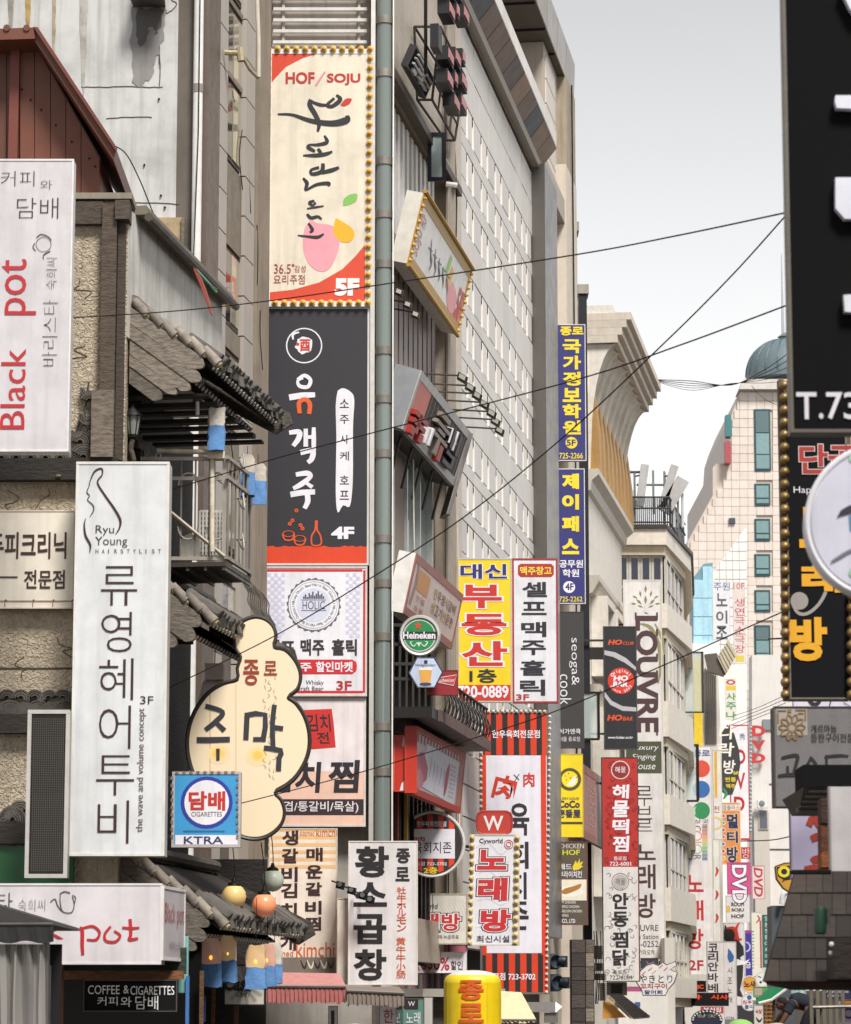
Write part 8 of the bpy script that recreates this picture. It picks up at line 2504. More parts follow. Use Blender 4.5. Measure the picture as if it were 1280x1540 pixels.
s.rect(1168,1066,1214,1106,'#a39e9a',1)
for i in range(10):
 a=2*math.pi*i/10
 c_,s_=math.cos(a),math.sin(a)
 s.stroke([(1191+5*c_,1094+5*s_,.5),(1191+13*c_-4*s_,1094+13*s_+4*c_,1),(1191+20*c_,1094+20*s_,.8),(1191+13*c_+4*s_,1094+13*s_-4*c_,1),(1191+5*c_,1094+5*s_,.5)],2.2,GO)
for x0,y0,x1,y1 in ((1169,1068,1182,1070),(1169,1072,1171,1088),(1184,1067,1190,1072),(1196,1067,1212,1069),(1210,1070,1212,1084),(1200,1072,1208,1074)):
 s.rect(x0,y0,x1,y1,GO,4)
s.tx('게르마늄',1219,1090,1258,1102,'#2d2a29',.01)
s.tx('돌판구이전문',1219,1103,1284,1116,'#2d2a29',.01)
s.stroke([(1175,1140,.8),(1198,1136,1),(1197,1150,1),(1192,1165,.6)],5,'#262425')
s.stroke([(1170,1167,.8),(1190,1165,1),(1204,1168,.6)],5,'#262425')
s.stroke([(1184,1152,.8),(1185,1166,.8)],4.5,'#262425')
s.stroke([(1220,1138,.8),(1214,1150,1),(1204,1158,.6)],4.5,'#262425')
s.stroke([(1220,1140,.8),(1228,1150,.8)],4.5,'#262425')
s.stroke([(1240,1138,.9),(1262,1136,.9),(1276,1137,.6)],4,'#262425')
s.stroke([(1243,1138,.9),(1246,1156,.9),(1274,1154,.6)],4,'#262425')
# strip of white sign between
s=rsign('sliver of white poster with curly black brush marks showing between two right-hand signs',1193,1040,1290,1070,25,.06,'#d8d6e2','paint:#8d8a90',('paint:#a5a2aa',.8))
s.disc(1225,1050,11,BK,4,r0=6,ry=12)
s.stroke([(1250,1052),(1246,1066)],5)
s.stroke([(1268,1056),(1280,1064)],3)
# black box under it,white wall panel
t=Thing('black_canopy_box','black box canopy with louvred underside projecting in front of grill sign','canopy',P(1240,1184,21))
a,b=P(1209,1183,21),P(1300,1150,21)
t.part('box',MB().bb(a.x,b.x+1.5,21,21.5,a.z,b.z),'flat:#151416')
t.part('underside',MB().hexa([Vector(q) for q in ((a.x+.07,21.9,a.z-.12),(b.x+1.5,21.9,a.z-.12),(b.x+1.5,22.3,a.z-.12),(a.x+.07,22.3,a.z-.12),(a.x,21.0,a.z-.002),(b.x+1.5,21.0,a.z-.002),(b.x+1.5,22.3,a.z-.002),(a.x,22.3,a.z-.002))]),'metal:#4a4643')
for i in range(5):
 y=21.1+i*.18
 t.part('louvre',MB().bb(a.x+.05,b.x+1.5,y,y+.05,a.z-.03-i*.022,a.z-.004-i*.018),'metal:#8c8780')
t=Thing('white_wall_panel','plain grey-white wall panel at right edge beside the amber timber post','panel',P(1270,1405,19.5))
a,b=P(1253,1404,19.5),P(1300,1183,19.5)
t.part('panel',MB().bb(a.x,b.x+2.2,19.5,19.54,a.z,b.z),'paint:#bdb8b8')
t.part('edge',MB().bb(a.x-.012,a.x-.001,19.48,19.55,a.z,b.z),'paint:#8f8a88')
t=Thing('amber_post','stack of glossy amber and dark brown timber blocks beside the white wall panel','post',P(1238,1400,20))
for i,(y0,y1,c) in enumerate(((1200,1238,'#3a2318'),(1240,1280,'#6b3a1c'),(1281,1304,'#8a4a20'),(1305,1333,'#5a2a18'),(1335,1372,'#9a5a26'),(1373,1410,'#35231b'))):
 a,b=P(1236-(1300-y0)*.0,y1,20),P(1262,y0,20)
 t.part('block',MB().bb(a.x,b.x,20+.01*(i % 2),20.2,a.z,b.z),'wood:' + c)
s=rsign('lilac sign with puffy red Korean letters partly behind the shingled roof',1190,1208,1300,1322,26,.15,'#b4abc6','paint:#8a8399',('paint:#a29bb5',1.4))
for pts in ([(1214,1213),(1226,1209),(1240,1212)],[(1216,1242),(1224,1228),(1232,1240),(1240,1246)],[(1220,1262),(1230,1258),(1242,1262)],[(1221,1296),(1228,1292),(1238,1298)],[(1210,1308),(1225,1306),(1240,1308)]):
 s.stroke(pts,11,'#a83a2c',tip=.9)
s=rsign('gold shield-shaped snack bar sign with yellow ring letter on black',1165,1297,1212,1345,36,.12,'#c9922f','paint:#57431f',('paint:#6a5426',1.2),outline=[(1166,1303),(1180,1298),(1196,1297),(1211,1300),(1212,1320),(1205,1335),(1192,1345),(1178,1336),(1168,1322)])
s.poly([(1168,1304),(1195,1301),(1209,1304),(1209,1320),(1180,1324),(1170,1318)],'#26221f',2)
s.disc(1179,1311,9,'#e3d235',4,r0=4.5,ry=8.5)
s.disc(1197,1311,9,'#e3d235',4,r0=4.5,ry=8.5)
s.stroke([(1176,1326),(1186,1318)],3)
# green cylinder
t=Thing('green_tank','dark green metal cylinder standing on the shingled roof beside the wall panel','tank',P(1234,1408,18.3))
a=P(1234,1405,17.3)
t.part('body',MB().lathe(a,(0,0,1),[(.02,0),(.033,.008),(.035,.02),(.035,.135),(.03,.15),(.02,.154)],16),'paint:#0f3a26')
t.part('cap',MB().bb(a.x+.036,a.x+.055,17.28,17.32,a.z+.06,a.z+.14),'metal:#57534f')
# shingled roof
t=Thing('shingled_roof','steep dark brown shingled canopy roof spreading towards the lower right corner','roof',P(1215,1482,18))
rowsy=[(1310,1341),(1341,1374),(1374,1408),(1408,1440),(1440,1476)]
ledx=lambda y: 1196-(y-1310)*.285
dep=lambda y: 18.9-(y-1310)/166*1.3
base=[P(x,y,dep(y)+.09) for x,y in ((ledx(1310)+2,1311),(1245,1311),(1330,1400),(1330,1476),(ledx(1476)+2,1476))]
t.part('deck',MB().prism([base[0],base[1],P(1330,1311,dep(1311)+.09),base[3],base[4]],(0,.15,0)),'wood:#17110e')
t.part('ridge_cap',MB().box(P(1193,1313,18.85),(X(1250,1313,18.85)-X(1193,1313,18.85),0,0),(0,.2,0),(0,0,.02)),'flat:#1c1a1a')
random.seed(5)
for (y0,y1) in rowsy:
 x=ledx((y0+y1)/2)
 first=True
 while x < 1300:
  w_=random.uniform(15,25)
  x2=x+w_
  a0,a1=(ledx(y0),ledx(y1)) if first else (x,x)
  rise=.03
  q=[P(a0+.4,y0,dep(y0)),P(x2-.4,y0,dep(y0)),P(x2-.4,y1+1,dep(y1)-rise),P(a1+.4,y1+1,dep(y1)-rise)]
  t.part('shingle',MB().prism(q,(0,random.uniform(.016,.026),0)),random.choice(('wood:#332a25','wood:#2c2420','wood:#3a302a')))
  x=x2
  first=False
a,b=P(1146,1477,17.5),P(1330,1482,17.5)
t.part('eave_board',MB().hexa([Vector(q) for q in (P(1153,1480,17.55),P(1330,1487,17.55),P(1330,1487,18.4),P(1160,1480,18.4),P(1149,1475,17.52),P(1330,1476,17.52),P(1330,1476,18.4),P(1153,1475,18.4))]),'wood:#3a1c12')
t.part('soffit',MB().hexa([Vector(q) for q in (P(1190,1489,18.3),P(1330,1489,18.3),P(1330,1489,19.4),P(1200,1486,19.4),P(1153,1480.5,17.56),P(1330,1487.5,17.56),P(1330,1486,19.4),P(1163,1480.5,19.4))]),'wood:#1f120d')
pv_=t.part('side_panel',MB().box(P(1254,1472,17.3),(.4,0,0),(0,.3,0),(0,0,P(1254,1410,17.3).z-P(1254,1472,17.3).z)),'wood:#2c231f')
bl_=Thing('bare_bulb','round white bulb with silver cap hung on the dark shingled roof','bulb',P(1250,1435,17.2))
c=P(1250.5,1420,17.2)
bl_.part('globe',MB().ball(c,.0145,12),'glow:#cfcac2')
bl_.part('cap',MB().lathe(P(1249,1438,17.2),(0,0,1),[(.004,0),(.011,.012),(.009,.03)],8),'metal:#b5b0aa')
# bars,rail and bent person
t=Thing('railing','pale vertical bar gate under the shingled roof behind the bending worker','railing',P(1245,1545,30))
for i in range(6):
 x=1219+i*9.5
 a,b=P(x,1560,30),P(x+3.6,1485,30)
 t.part('bar',MB().bb(a.x,b.x,30,30.03,a.z,b.z),'paint:#6f6858')
t=single('handrail',MB().tube([P(1222,1515,29),P(1262,1514,29),P(1330,1513,29)],.016,8),'metal:#8d867c','bare metal pipe handrail running right from the bending worker waist','rail')
s=rsign('dark navy notice panel with rows of white writing behind the bar gate',1238,1488,1300,1503,33,.08,'#2a2a4a','paint:#3a3a4a',('paint:#4a4a5c',.8))
s.tx('가나다라마바',1242,1489.5,1276,1494,WH,0)
s.tx('노래주점',1244,1496,1268,1500,WH,0)
s=rsign('orange and violet small poster below the navy notice panel',1258,1504,1300,1545,33.2,.05,'#b9a8b5','paint:#6a5a5c',('paint:#8a6a5c',.8))
s.disc(1272,1508,8,'#cf8a3a',2,ry=5)
s.disc(1276,1524,8,'#3a3a8a',2,r0=5)

# ================================================================== SMALL THINGS AT THE FOOT OF THE PICTURE
def globe(x,y,r,D,colr,lab,em='glow'):
 c=P(x,y,D)
 rr=r/FPX*D
 t=Thing('globe_lamp',lab,'lamp',c,'round hanging globe lamps')
 t.part('globe',MB().ball(c,rr,18),em + ':' + colr)
 t.part('cap',MB().lathe(c+Vector((0,0,rr*.82)),(0,0,1),[(rr*.55,0),(rr*.5,rr*.22),(rr*.2,rr*.4),(rr*.12,rr*.7)],12),'metal:#22201f')
 t.part('wire',MB().tube(catmull([tuple(c+Vector(q)) for q in ((0,0,rr),(.005,0,rr+.1),(-.01,.05,rr+.3),(-.05,.2,rr+.55))],4),.006,5),'flat:#1d1b1a')
globe(352,1348,18.3,33.2,'#e2c07e','yellow hanging globe lamp, leftmost of the three round lamps')
globe(397.5,1361,18.3,33.4,'#f0976e','orange-pink hanging globe lamp, lowest of the three round lamps')
globe(410,1324,17,34.4,'#cfd6c2','pale greenish white hanging globe lamp behind the orange one','plastic')
for x,y,w_,h_,tw,D,lab,lit in ((318,1412,30,71,12,33.0,'leftmost lit bag lantern with reddish top and blue lower half',1),(343,1408,27,68,10,33.3,'second bag lantern from left with brightest yellow flame glow',1),(385,1421,30,65,12,33.1,'third bag lantern from left, widest of the right-hand group',1),(402,1421,24,60,10,33.5,'fourth bag lantern partly behind the third one',1),(413,1419,22,59,10,33.8,'rightmost bag lantern with white top and bright blue lower half',0),
                                     (326,614,27,66,13,32.8,'upright cloth bag lantern standing on the rusty bracket above the balcony',0),(372,686,22,62,10,34.0,'left of two unlit bag lanterns hanging beside the charcoal banner',0),(388,698,24,62,11,34.3,'right of two unlit bag lanterns hanging against the charcoal banner',0)):
 k=D/FPX
 c=P(x,y,D)
 t=Thing('bag_lantern',lab,'lantern',c+Vector((0,0,-h_*k)),'blue and white cloth bag lanterns')
 H_=h_*k
 wt,wb=tw*k*1.15,w_*k*.56
 sq=.52
 mid=.52 if y > 1000 else .42
 if x==326:
  wt=wb=13*k
 def ring(f):
  ww=wt+(wb-wt)*f
  pts=[]
  for j in range(12):
   a=2*math.pi*j/12
   ca_,sa_=math.cos(a),math.sin(a)
   q=(abs(ca_) ** .5*(1 if ca_ > 0 else -1),abs(sa_) ** .5*(1 if sa_ > 0 else -1))
   pts.append(c+Vector((q[0]*ww*(.72 if f==0 and x != 326 else 1)+random.uniform(-.01,.01),q[1]*ww*.6+random.uniform(-.012,.012),-H_*f+random.uniform(-.012,.012))))
  return pts
 for nm,f0,f1,mt in (('upper_cloth',0,mid,('glow:#d8a878' if lit else 'cloth:#ccc3b6')),('lower_cloth',mid,1,'cloth:#628fc4')):
  R_=[ring(f0+(f1-f0)*i/4) for i in range(5)]
  if f0 > 0:
   R_[0]=last_
  last_=R_[-1]
  mb=MB().add([p for r in R_ for p in r],[(i*12+j,i*12+(j+1) % 12,(i+1)*12+(j+1) % 12,(i+1)*12+j) for i in range(4) for j in range(12)])
  if f0==0:
   mb.f.append(tuple(range(12)))
  mb.smooth=True
  if lit and f0==0:
   mt=('glow:#c99a86','glow:#d0ae80','glow:#cfb392')[int(x) % 3]
  t.part(nm,mb,mt)
 if lit:
  t.part('flame_bulb',MB().ball(c+Vector((.0,-wt*.62,-H_*(mid-.13))),.016,8,1.5),'glow2:#f2a83a')
 t.part('cord',MB().tube([c+Vector((0,0,-.01)),c+Vector((.0,.05,.12 if y < 1000 else .5))],.005,4),'flat:#1d1b1a')
sh=Thing('socket_lamp','small bare white lamp socket dangling under the topmost tiled canopy','lamp',P(297,620,32.7))
sh.part('socket',MB().tube([P(297,604,32.7),P(297,624,32.7)],.022,8),'plastic:#cfc6bd')
sh.part('cord',MB().tube([P(297,604,32.7),P(298,562,32.8)],.006,4),'flat:#1d1b1a')
sh.part('clip',MB().bb(X(290,603,32.7),X(304,603,32.7),32.68,32.72,Z(604,32.7),Z(598,32.7)),'metal:#4a4643')
lb=Thing('paper_lantern','faded square paper lantern on white bracket above the gourd sign shoulder','lantern',P(323,1026,33.7))
lb.part('shade',MB().bb(X(309,1012,33.7),X(336,1012,33.7),33.6,33.85,Z(1023,33.7),Z(999,33.7)),'cloth:#d8c6bd')
lb.part('bracket',MB().prism([P(x,y,33.75) for x,y in ((306,1024),(334,1024),(322,1038),(304,1050),(296,1062),(304,1030))],(0,.05,0)),'paint:#dcd6ce')
lb.part('chain',MB().tube([P(323,999,33.7),P(324,960,33.7),P(323,935,33.7)],.008,4),'metal:#4a4643')
# wires twisted at the drainpipe
tw=Thing('wire_bundle','red and green striped wires tied in a loop at the drainpipe','wire',P(300,440,33.4))
for i,pts in enumerate((((292,404),(303,430),(312,455),(319,474)),((292,404),(300,412),(312,425),(326,436)),((296,405),(310,440),(318,472)),((298,408),(316,428),(326,440)))):
 tw.part('strand',MB().tube([P(x,y,33.4) for x,y in catmull(pts,5)],.013,6),('paint:#a8483e','paint:#3a3835','paint:#9a5a4c','paint:#2e8a60')[i])

# yellow pillar balloon
D=40
k=D/FPX
c=P(710.5,1458,D)
w_=42.5*k
t=Thing('inflatable_pillar','yellow inflatable advertising pillar with white top and orange vertical letters','balloon',Vector((c.x,D,.12)))
prof=[(w_*.98,0),(w_,.1),(w_*1.0,c.z-.12-.17)]
z1=c.z-.17
t.part('body',MB().lathe((c.x,D,.12),(0,0,1),prof,28),'plastic:#f2cf17')
t.part('shoulder',MB().lathe((c.x,D,z1-.0005),(0,0,1),[(w_,0),(w_*.985,.04),(w_*.93,.075),(w_*.86,.098)],28),'plastic:#f0d42c')
t.part('top',MB().lathe((c.x,D,z1+.097),(0,0,1),[(w_*.86,0),(w_*.7,.03),(w_*.45,.052),(w_*.2,.062),(.002,.064)],28),'plastic:#e6e2d8')
for i in range(12):
 a=math.pi*2*i/12
 t.part('seam',MB().tube([(c.x+math.cos(a)*w_*1.001,D+math.sin(a)*w_*1.001,.2),(c.x+math.cos(a)*w_*1.001,D+math.sin(a)*w_*1.001,z1)],.003,4),'plastic:#d9b814')
for ch,y0,y1 in (('종',1474,1504),('로',1509,1538)):
 adv,gv,gt=glyph(ch,.03)
 xs_=[v[0] for v in gv]; yy_=[v[1] for v in gv]
 for _ in range(3):
  mid_,g2 = {},[]
  gv=list(gv)
  def half(a,b):
   key=(min(a,b),max(a,b))
   if key not in mid_:
    mid_[key]=len(gv)
    gv.append(((gv[a][0]+gv[b][0])/2,(gv[a][1]+gv[b][1])/2))
   return mid_[key]
  for a,b,c_ in gt:
   ab,bc,ca_=half(a,b),half(b,c_),half(c_,a)
   g2 += [(a,ab,ca_),(ab,b,bc),(ca_,bc,c_),(ab,bc,ca_)]
  gt=g2
 vs=[]
 for x,y in gv:
  px=689+(x-min(xs_))/(max(xs_)-min(xs_))*38
  py=y1-(y-min(yy_))/(max(yy_)-min(yy_))*(y1-y0)
  q=P(px,py,D)
  dx=q.x-c.x
  vs.append((q.x,D-math.sqrt(max(0,w_*w_-dx*dx))-.012,P(px,py,D-w_).z))
 t.part('lettering',MB().add(vs,gt),'#dc5a1c')
# awnings
def awning(lab,D,pts_top,pts_front,drop,mt,mf,grp=None):
 t=Thing('awning',lab,'awning',P(pts_front[0][0],pts_front[0][1]+20,D),grp)
 a,b=P(*pts_front[0],D),P(*pts_front[1],D)
 c_,d_=P(*pts_top[0],D+.8),P(*pts_top[1],D+.8)
 t.part('canopy',MB().hexa([a,b,d_,c_,a+Vector((0,0,.02)),b+Vector((0,0,.02)),d_+Vector((0,0,.02)),c_+Vector((0,0,.02))]),mt)
 n=int(abs(pts_front[1][0]-pts_front[0][0])/2.2)
 vs,fs=[],[]
 for i in range(n+1):
  p=a.lerp(b,i/n)
  off=.012*math.sin(i*2.1)+random.uniform(-.006,.006)
  vs += [(p.x,D-.03+off*.4,p.z+.01),(p.x+off*.3,D-.05+off*1.6,p.z-drop*D/FPX+random.uniform(-.02,.02))]
  if i:
   k_=2*i
   fs.append((k_-2,k_,k_+1,k_-1))
 t.part('valance',MB().add(vs,fs),mf)
 t.part('front_bar',MB().tube([a+Vector((0,-.04,0)),b+Vector((0,-.04,0))],.022,6),'metal:#8d8782')
 for s_ in (a,b):
  t.part('arm',MB().tube([s_+Vector((0,-.02,-.02)),Vector((s_.x,D+.8,s_.z-.2))],.014,5),'metal:#5c5855')
awning('faded pink awning with ragged fringe below the kimchi stew sign',43.6,[(404,1464),(510,1466)],[(400,1483),(520,1484)],24,'fabric:#bd827d','fabric:#a4625f','small shop awnings on the left pavement')
awning('grey-brown fabric awning below the white tripe sign',43.2,[(524,1486),(600,1486)],[(522,1490),(608,1494)],20,'fabric:#7e7168','fabric:#85786f','small shop awnings on the left pavement')
awning('plain beige awning right of the yellow inflatable pillar',52,[(750,1492),(784,1494)],[(750,1534),(806,1534)],4,'fabric:#d8c79f','fabric:#cdbb92')
um=Thing('parasol','pale cream parasol top just above the bottom edge, left of tripe sign','parasol',P(534,1545,38))
c=P(534,1538,38)
um.part('canopy',MB().lathe(c+Vector((0,0,-.08)),(0,0,1),[(.36,-.06),(.3,.01),(.2,.045),(.1,.06),(.01,.068)],16),'fabric:#d8cdbb')
um.part('pole',MB().tube([(c.x,38,.12),(c.x,38,c.z-.1)],.02,8),'metal:#8a8782')
# tent with plastic curtain at left
tn=Thing('street_tent','black street stall tent with hanging clear plastic curtain at lower left','tent',P(-20,1600,26))
D=26
a=[P(x,y,D) for x,y in ((-150,1330),(80,1386),(80,1393),(-150,1393))]
tn.part('roof',MB().prism([P(x,y,D) for x,y in ((-200,1330),(-60,1344),(78,1386),(80,1391),(-200,1391))],(0,2.0,0)),'fabric:#3d3b3b')
tn.part('edge_pipe',MB().tube([P(-200,1391,D-.03),P(79,1390,D-.03)],.022,8),'metal:#4a4846')
vs,fs=[],[]
for i in range(40):
 x = -200+i*7.2
 o=.012*math.sin(i*1.7)
 p,q=P(x,1392,D-.04),P(x,1417+2*math.sin(i*.9),D-.05)
 vs += [(p.x,p.y,p.z),(q.x,q.y+o,q.z)]
 if i:
  fs.append((2*i-2,2*i,2*i+1,2*i-1))
tn.part('valance',MB().add(vs,fs),'fabric:#222122')
vs,fs=[],[]
for i in range(70):
 x = -200+i*3.95
 o=.045*math.sin(i*1.3)+random.uniform(-.02,.02)
 for j,y in enumerate((1417,1450,1500,1600)):
  p=P(x,y,D+.05)
  vs.append((p.x+.01*math.sin(i*.7+j),p.y+o,p.z))
 if i:
  for j in range(3):
   k_=i*4+j
   fs.append((k_-4,k_,k_+1,k_-3))
cu=MB().add(vs,fs)
cu.smooth=True
tn.part('plastic_curtain',cu,'clear:#c9c4bc')
tn.part('pole',MB().tube([P(70,1418,D+.1),P(69,1600,D+.1)],.03,8),'metal:#6f6c69')
tn.part('dark_stall_front',MB().bb(P(-200,1500,D).x,P(66,1500,D).x,D+1.2,D+1.25,.1,Z(1420,D+1.2)),'flat:#2a2728')
tn.part('stall_counter',MB().bb(P(-200,1500,D).x,P(60,1500,D).x,D+.7,D+.75,.1,Z(1452,D+.7)),'fabric:#5a5560')

# shop glimpses below the awnings
def shop(lab,x0,y0,x1,y1,D,face,texts=(),**k):
 s=Sign(lab,x0,y0,x1,y1,D,.06,face,'paint:#5a5450',('paint:#77706a',.8),arm=False,**k)
 for st,a,m in texts:
  s.tx(st,*a,m,.0)
 return s
shop('teal karaoke entrance panel with white W in dark square',603,1502,637,1545,51,'#5d8478',[('W',(614,1506,624,1513),WH),('노래',(611,1522,632,1540),WH)])
s=SIGNS[-1]
s.rect(609,1502.5,629,1518,'#2a2226',2)
shop('white strip poster with red brush letters under grey-brown awning',571,1512,596,1545,45,'#dcd9e2',[('한',(577,1518,592,1538),'#b3303a')])
shop('narrow grey-white poster strip right of the teal karaoke panel',638,1499,651,1545,51.2,'#bdb9b5')
shop('white shop poster with black brush marks under the pink awning',494,1513,508,1545,45.5,'#d3d0d8',[('ㅣ',(498,1520,503,1540),BK)])
shop('row of pink striped posters above the 50 percent banner',626,1421,703,1432,54.2,'#a8606a')
shop('row of dark pink striped panels below the 50 percent banner',626,1464,712,1488,54.4,'#9a8284')
s=SIGNS[-1]
for i in range(14):
 s.rect(628+i*6,1465,631+i*6,1487,('#5d4a4c','#c98d96','#d9cdd0')[i % 3],2)
fb=Thing('stone_fascia','grey stone shop fascia ledge running behind the yellow inflatable pillar','fascia',P(650,1500,53))
fb.part('ledge',MB().bb(X(600,1495,53),X(760,1495,53),53,53.3,Z(1499,53),Z(1487,53)),'stone:#a09a8f')
fb.part('wall',MB().bb(X(600,1495,53.3),X(760,1495,53.3),53.31,53.5,.12,Z(1487,53.3)),'wood:#4f4945')
sp_=Thing('steel_lamp_box','long brushed steel lamp box with a bright end below the striped banner','lamp',P(790,1520,58))
a,b=P(778,1522,57.8),P(836,1507,57.8)
sp_.part('box',MB().bb(a.x,b.x,57.8,58.1,a.z,b.z),'metal:#a6a29d')
sp_.part('lit_end',MB().prism([P(x,y,57.79) for x,y in ((836,1507),(845,1514),(836,1522))],(0,.2,0)),'glow2:#f3f0e6')
sp_.part('hanging_box',MB().bb(X(819,1530,57.9),X(839,1530,57.9),57.85,58.05,Z(1538,57.9),Z(1523,57.9)),'metal:#8d8984')
# dark air-conditioning drums left of brown pillar
for i,(x,y,r_,lab) in enumerate(((833,1446,12,'upper dark blue-grey exhaust drum beside the striped banner foot'),(836,1478,13,'lower dark blue-grey exhaust drum beside the striped banner foot'))):
 D=66
 c=P(x,y,D)
 k=D/FPX
 t=Thing('exhaust_drum',lab,'duct',c,'exhaust drums beside the striped banner')
 t.part('drum',MB().lathe(c,(.5,-1,0),[(r_*k,-.2),(r_*k,.05),(r_*k*.8,.1),(r_*k*.75,.02),(r_*k*.2,.0)],18),'metal:#4a5660')
 t.part('clamp',MB().lathe(c+Vector((.12,.02,.02)),(1,-.4,0),[(r_*k*.5,0),(r_*k*.5,.12),(r_*k*.3,.16)],12),'metal:#39434c')
 t.part('mount',MB().bb(c.x-.05,c.x+.3,D+.1,D+.2,c.z-.12,c.z+.12),'metal:#3a3c3e')
# brown panelled pillar with bricks
D=69
t=Thing('panelled_pillar','dark brown pillar of stacked square panels with paler side edge','pillar',P(880,1545,D))
a,b=P(859,1545,D),P(881,1413,D)
t.part('core',MB().bb(a.x,X(894,1480,D),D+.03,D+.5,0.12,b.z),'paint:#2b2624')
for i in range(7):
 y0=1413+i*20.7
 p,q=P(860,y0+19.7,D),P(880,y0,D)
 t.part('panel',MB().bb(p.x,q.x,D-.02,D+.03,p.z,q.z),'wood:#4d433f')
 p,q=P(881.5,y0+19.7,D),P(893,y0,D)
 t.part('side_panel',MB().bb(p.x,q.x,D-.005+.003,D+.03,p.z,q.z),'wood:#8f8271' if i in (1,2,5) else 'wood:#5d534c')
t=Thing('louvred_ducts','cluttered pale louvred air units and cables between brown pillar and scrollwork sign','air conditioner',P(902,1500,73))
D=73
random.seed(3)
for (x0,y0,x1,y1) in ((892,1422,906,1442),(895,1448,908,1460),(892,1464,912,1474),(901,1478,912,1505)):
 p,q=P(x0,y1,D),P(x1,y0,D)
 t.part('casing',MB().bb(p.x,q.x,D,D+.4,p.z,q.z),'metal:#a39d92')
 n=int((y1-y0)/3)
 for i in range(n):
  z=p.z+(q.z-p.z)*(i+.3)/n
  t.part('louvre',MB().bb(p.x+.03,q.x-.03,D-.02,D,z,z+.018),'flat:#2d2a28')
for i in range(5):
 x=random.uniform(893,910)
 t.part('cable',MB().tube([P(x,1400,D),P(x+random.uniform(-4,4),1440,D-.1),P(x+random.uniform(-5,5),1510,D)],.015,4),'flat:#1f1d1c')
# small bits of lattice awning+yellow cloth
t=Thing('lattice_awning','sloping black lattice awning over tan boards below the scrollwork sign','awning',P(940,1535,74))
D=74
qa,qb,qc,qd=P(918,1500,D+.8),P(937,1500,D+.8),P(977,1531,D-.4),P(953,1533,D-.4)
t.part('panel',MB().hexa([qd,qc,qb,qa,qd+Vector((0,0,.03)),qc+Vector((0,0,.03)),qb+Vector((0,0,.03)),qa+Vector((0,0,.03))]),'paint:#cfc5b2')
for i in range(9):
 t.part('lattice_bar',MB().tube([qa.lerp(qb,i/8)+Vector((0,-.03,.04)),qd.lerp(qc,i/8)+Vector((0,-.03,.04))],.016,4),'paint:#262322')
for i in range(10):
 t.part('lattice_bar',MB().tube([qa.lerp(qd,i/9)+Vector((0,-.03,.05)),qb.lerp(qc,i/9)+Vector((0,-.03,.05))],.016,4),'paint:#262322')
t.part('board',MB().prism([P(x,y,D+.5) for x,y in ((912,1498),(920,1500),(956,1532),(948,1532))],(0,.1,0)),'wood:#a58a66')
t.part('orange_panel',MB().prism([P(x,y,D+.7) for x,y in ((907,1506),(916,1506),(942,1530),(907,1532))],(0,.1,0)),'paint:#c38a35')
ww=Thing('window_unit','small framed window unit under the scrollwork sign','window',P(930,1500,75.8))
a,b=P(913,1497,75.8),P(943,1477,75.8)
ww.part('frame',MB().bb(a.x,b.x,75.8,75.95,a.z,b.z),'paint:#8f877c')
ww.part('pane',MB().bb(a.x+.1,b.x-.12,75.77,75.8,a.z+.05,b.z-.06),'glass:#2f2b28')
s=Sign('small framed dark picture poster above the skewer sign',964,1441,990,1456,80,.06,'#3d3a48','paint:#2b2929',('paint:#262424',1.2),arm=False)
s.stroke([(972,1445),(976,1450),(984,1446)],2,'#a07a8a')
s=Sign('pink and white shop band running behind the skewer sign',940,1483,966,1492,81,.05,'#a8527a','paint:#8a4a68',('paint:#d8d4d2',1),arm=False)
wb=Thing('white_shop_wall','white rendered ground floor wall below the skewer sign with blue mark','wall',P(975,1540,82))
wb.part('wall',MB().bb(X(930,1520,82),X(1005,1520,82),82,82.3,.12,Z(1492,82)),'panel:#dedad4')
wb.part('side_wall',MB().bb(X(1001,1500,82.2),X(1016,1500,82.2),82.31,84,.12,Z(1410,82.2)),'panel:#c9c3ba')
wb.part('blue_mark',MB().bb(X(955,1510,81.98),X(963,1510,81.98),81.98,81.995,Z(1514,82),Z(1507,82)),'#3a5a94')
# pole with tangled cables at x 1020
t=Thing('utility_pole','dark utility pole wrapped in tangled black and cream cables left of the ball sign','pole',P(1022,1545,99))
t.part('pole',MB().tube([P(1020,1545,99),P(1021,1270,99)],.16,10),'concrete:#5d5853')
random.seed(9)
for i in range(16):
 x=random.uniform(1013,1028)
 pts=[(x+random.uniform(-5,5),1262+j*40) for j in range(8)]
 t.part('cable',MB().tube([P(a,b,98.7-random.uniform(0,.4)) for a,b in catmull(pts,4)],random.uniform(.02,.045),5),random.choice(('flat:#191717','flat:#191717','flat:#1f1c1b','paint:#d8cfae','paint:#8a8678')))
for y in (1262,1269,1276):
 t.part('crossarm',MB().tube([P(1012,y-6,98.6),P(1033,y+6,98.6)],.04,5),'metal:#3a3836')
t.part('transformer',MB().lathe(P(1018,1532,98.4),(0,0,1),[(.12,0),(.2,.05),(.2,.55),(.1,.62)],12),'paint:#d5d3cf')
t.part('red_tag',MB().bb(X(1000,1215,98.9),X(1022,1215,98.9),98.8,98.9,Z(1222,99),Z(1211,99)),'paint:#b0472e')
# pink bunting
pk=single('pink_bunting',MB().prism([P(x,y,97) for x,y in ((1000,1378),(1017,1378),(1019,1390),(1000,1388))],(0,.06,0)),'fabric:#d0628f','bright pink fabric strip hanging between the tall karaoke sign and cables','banner')
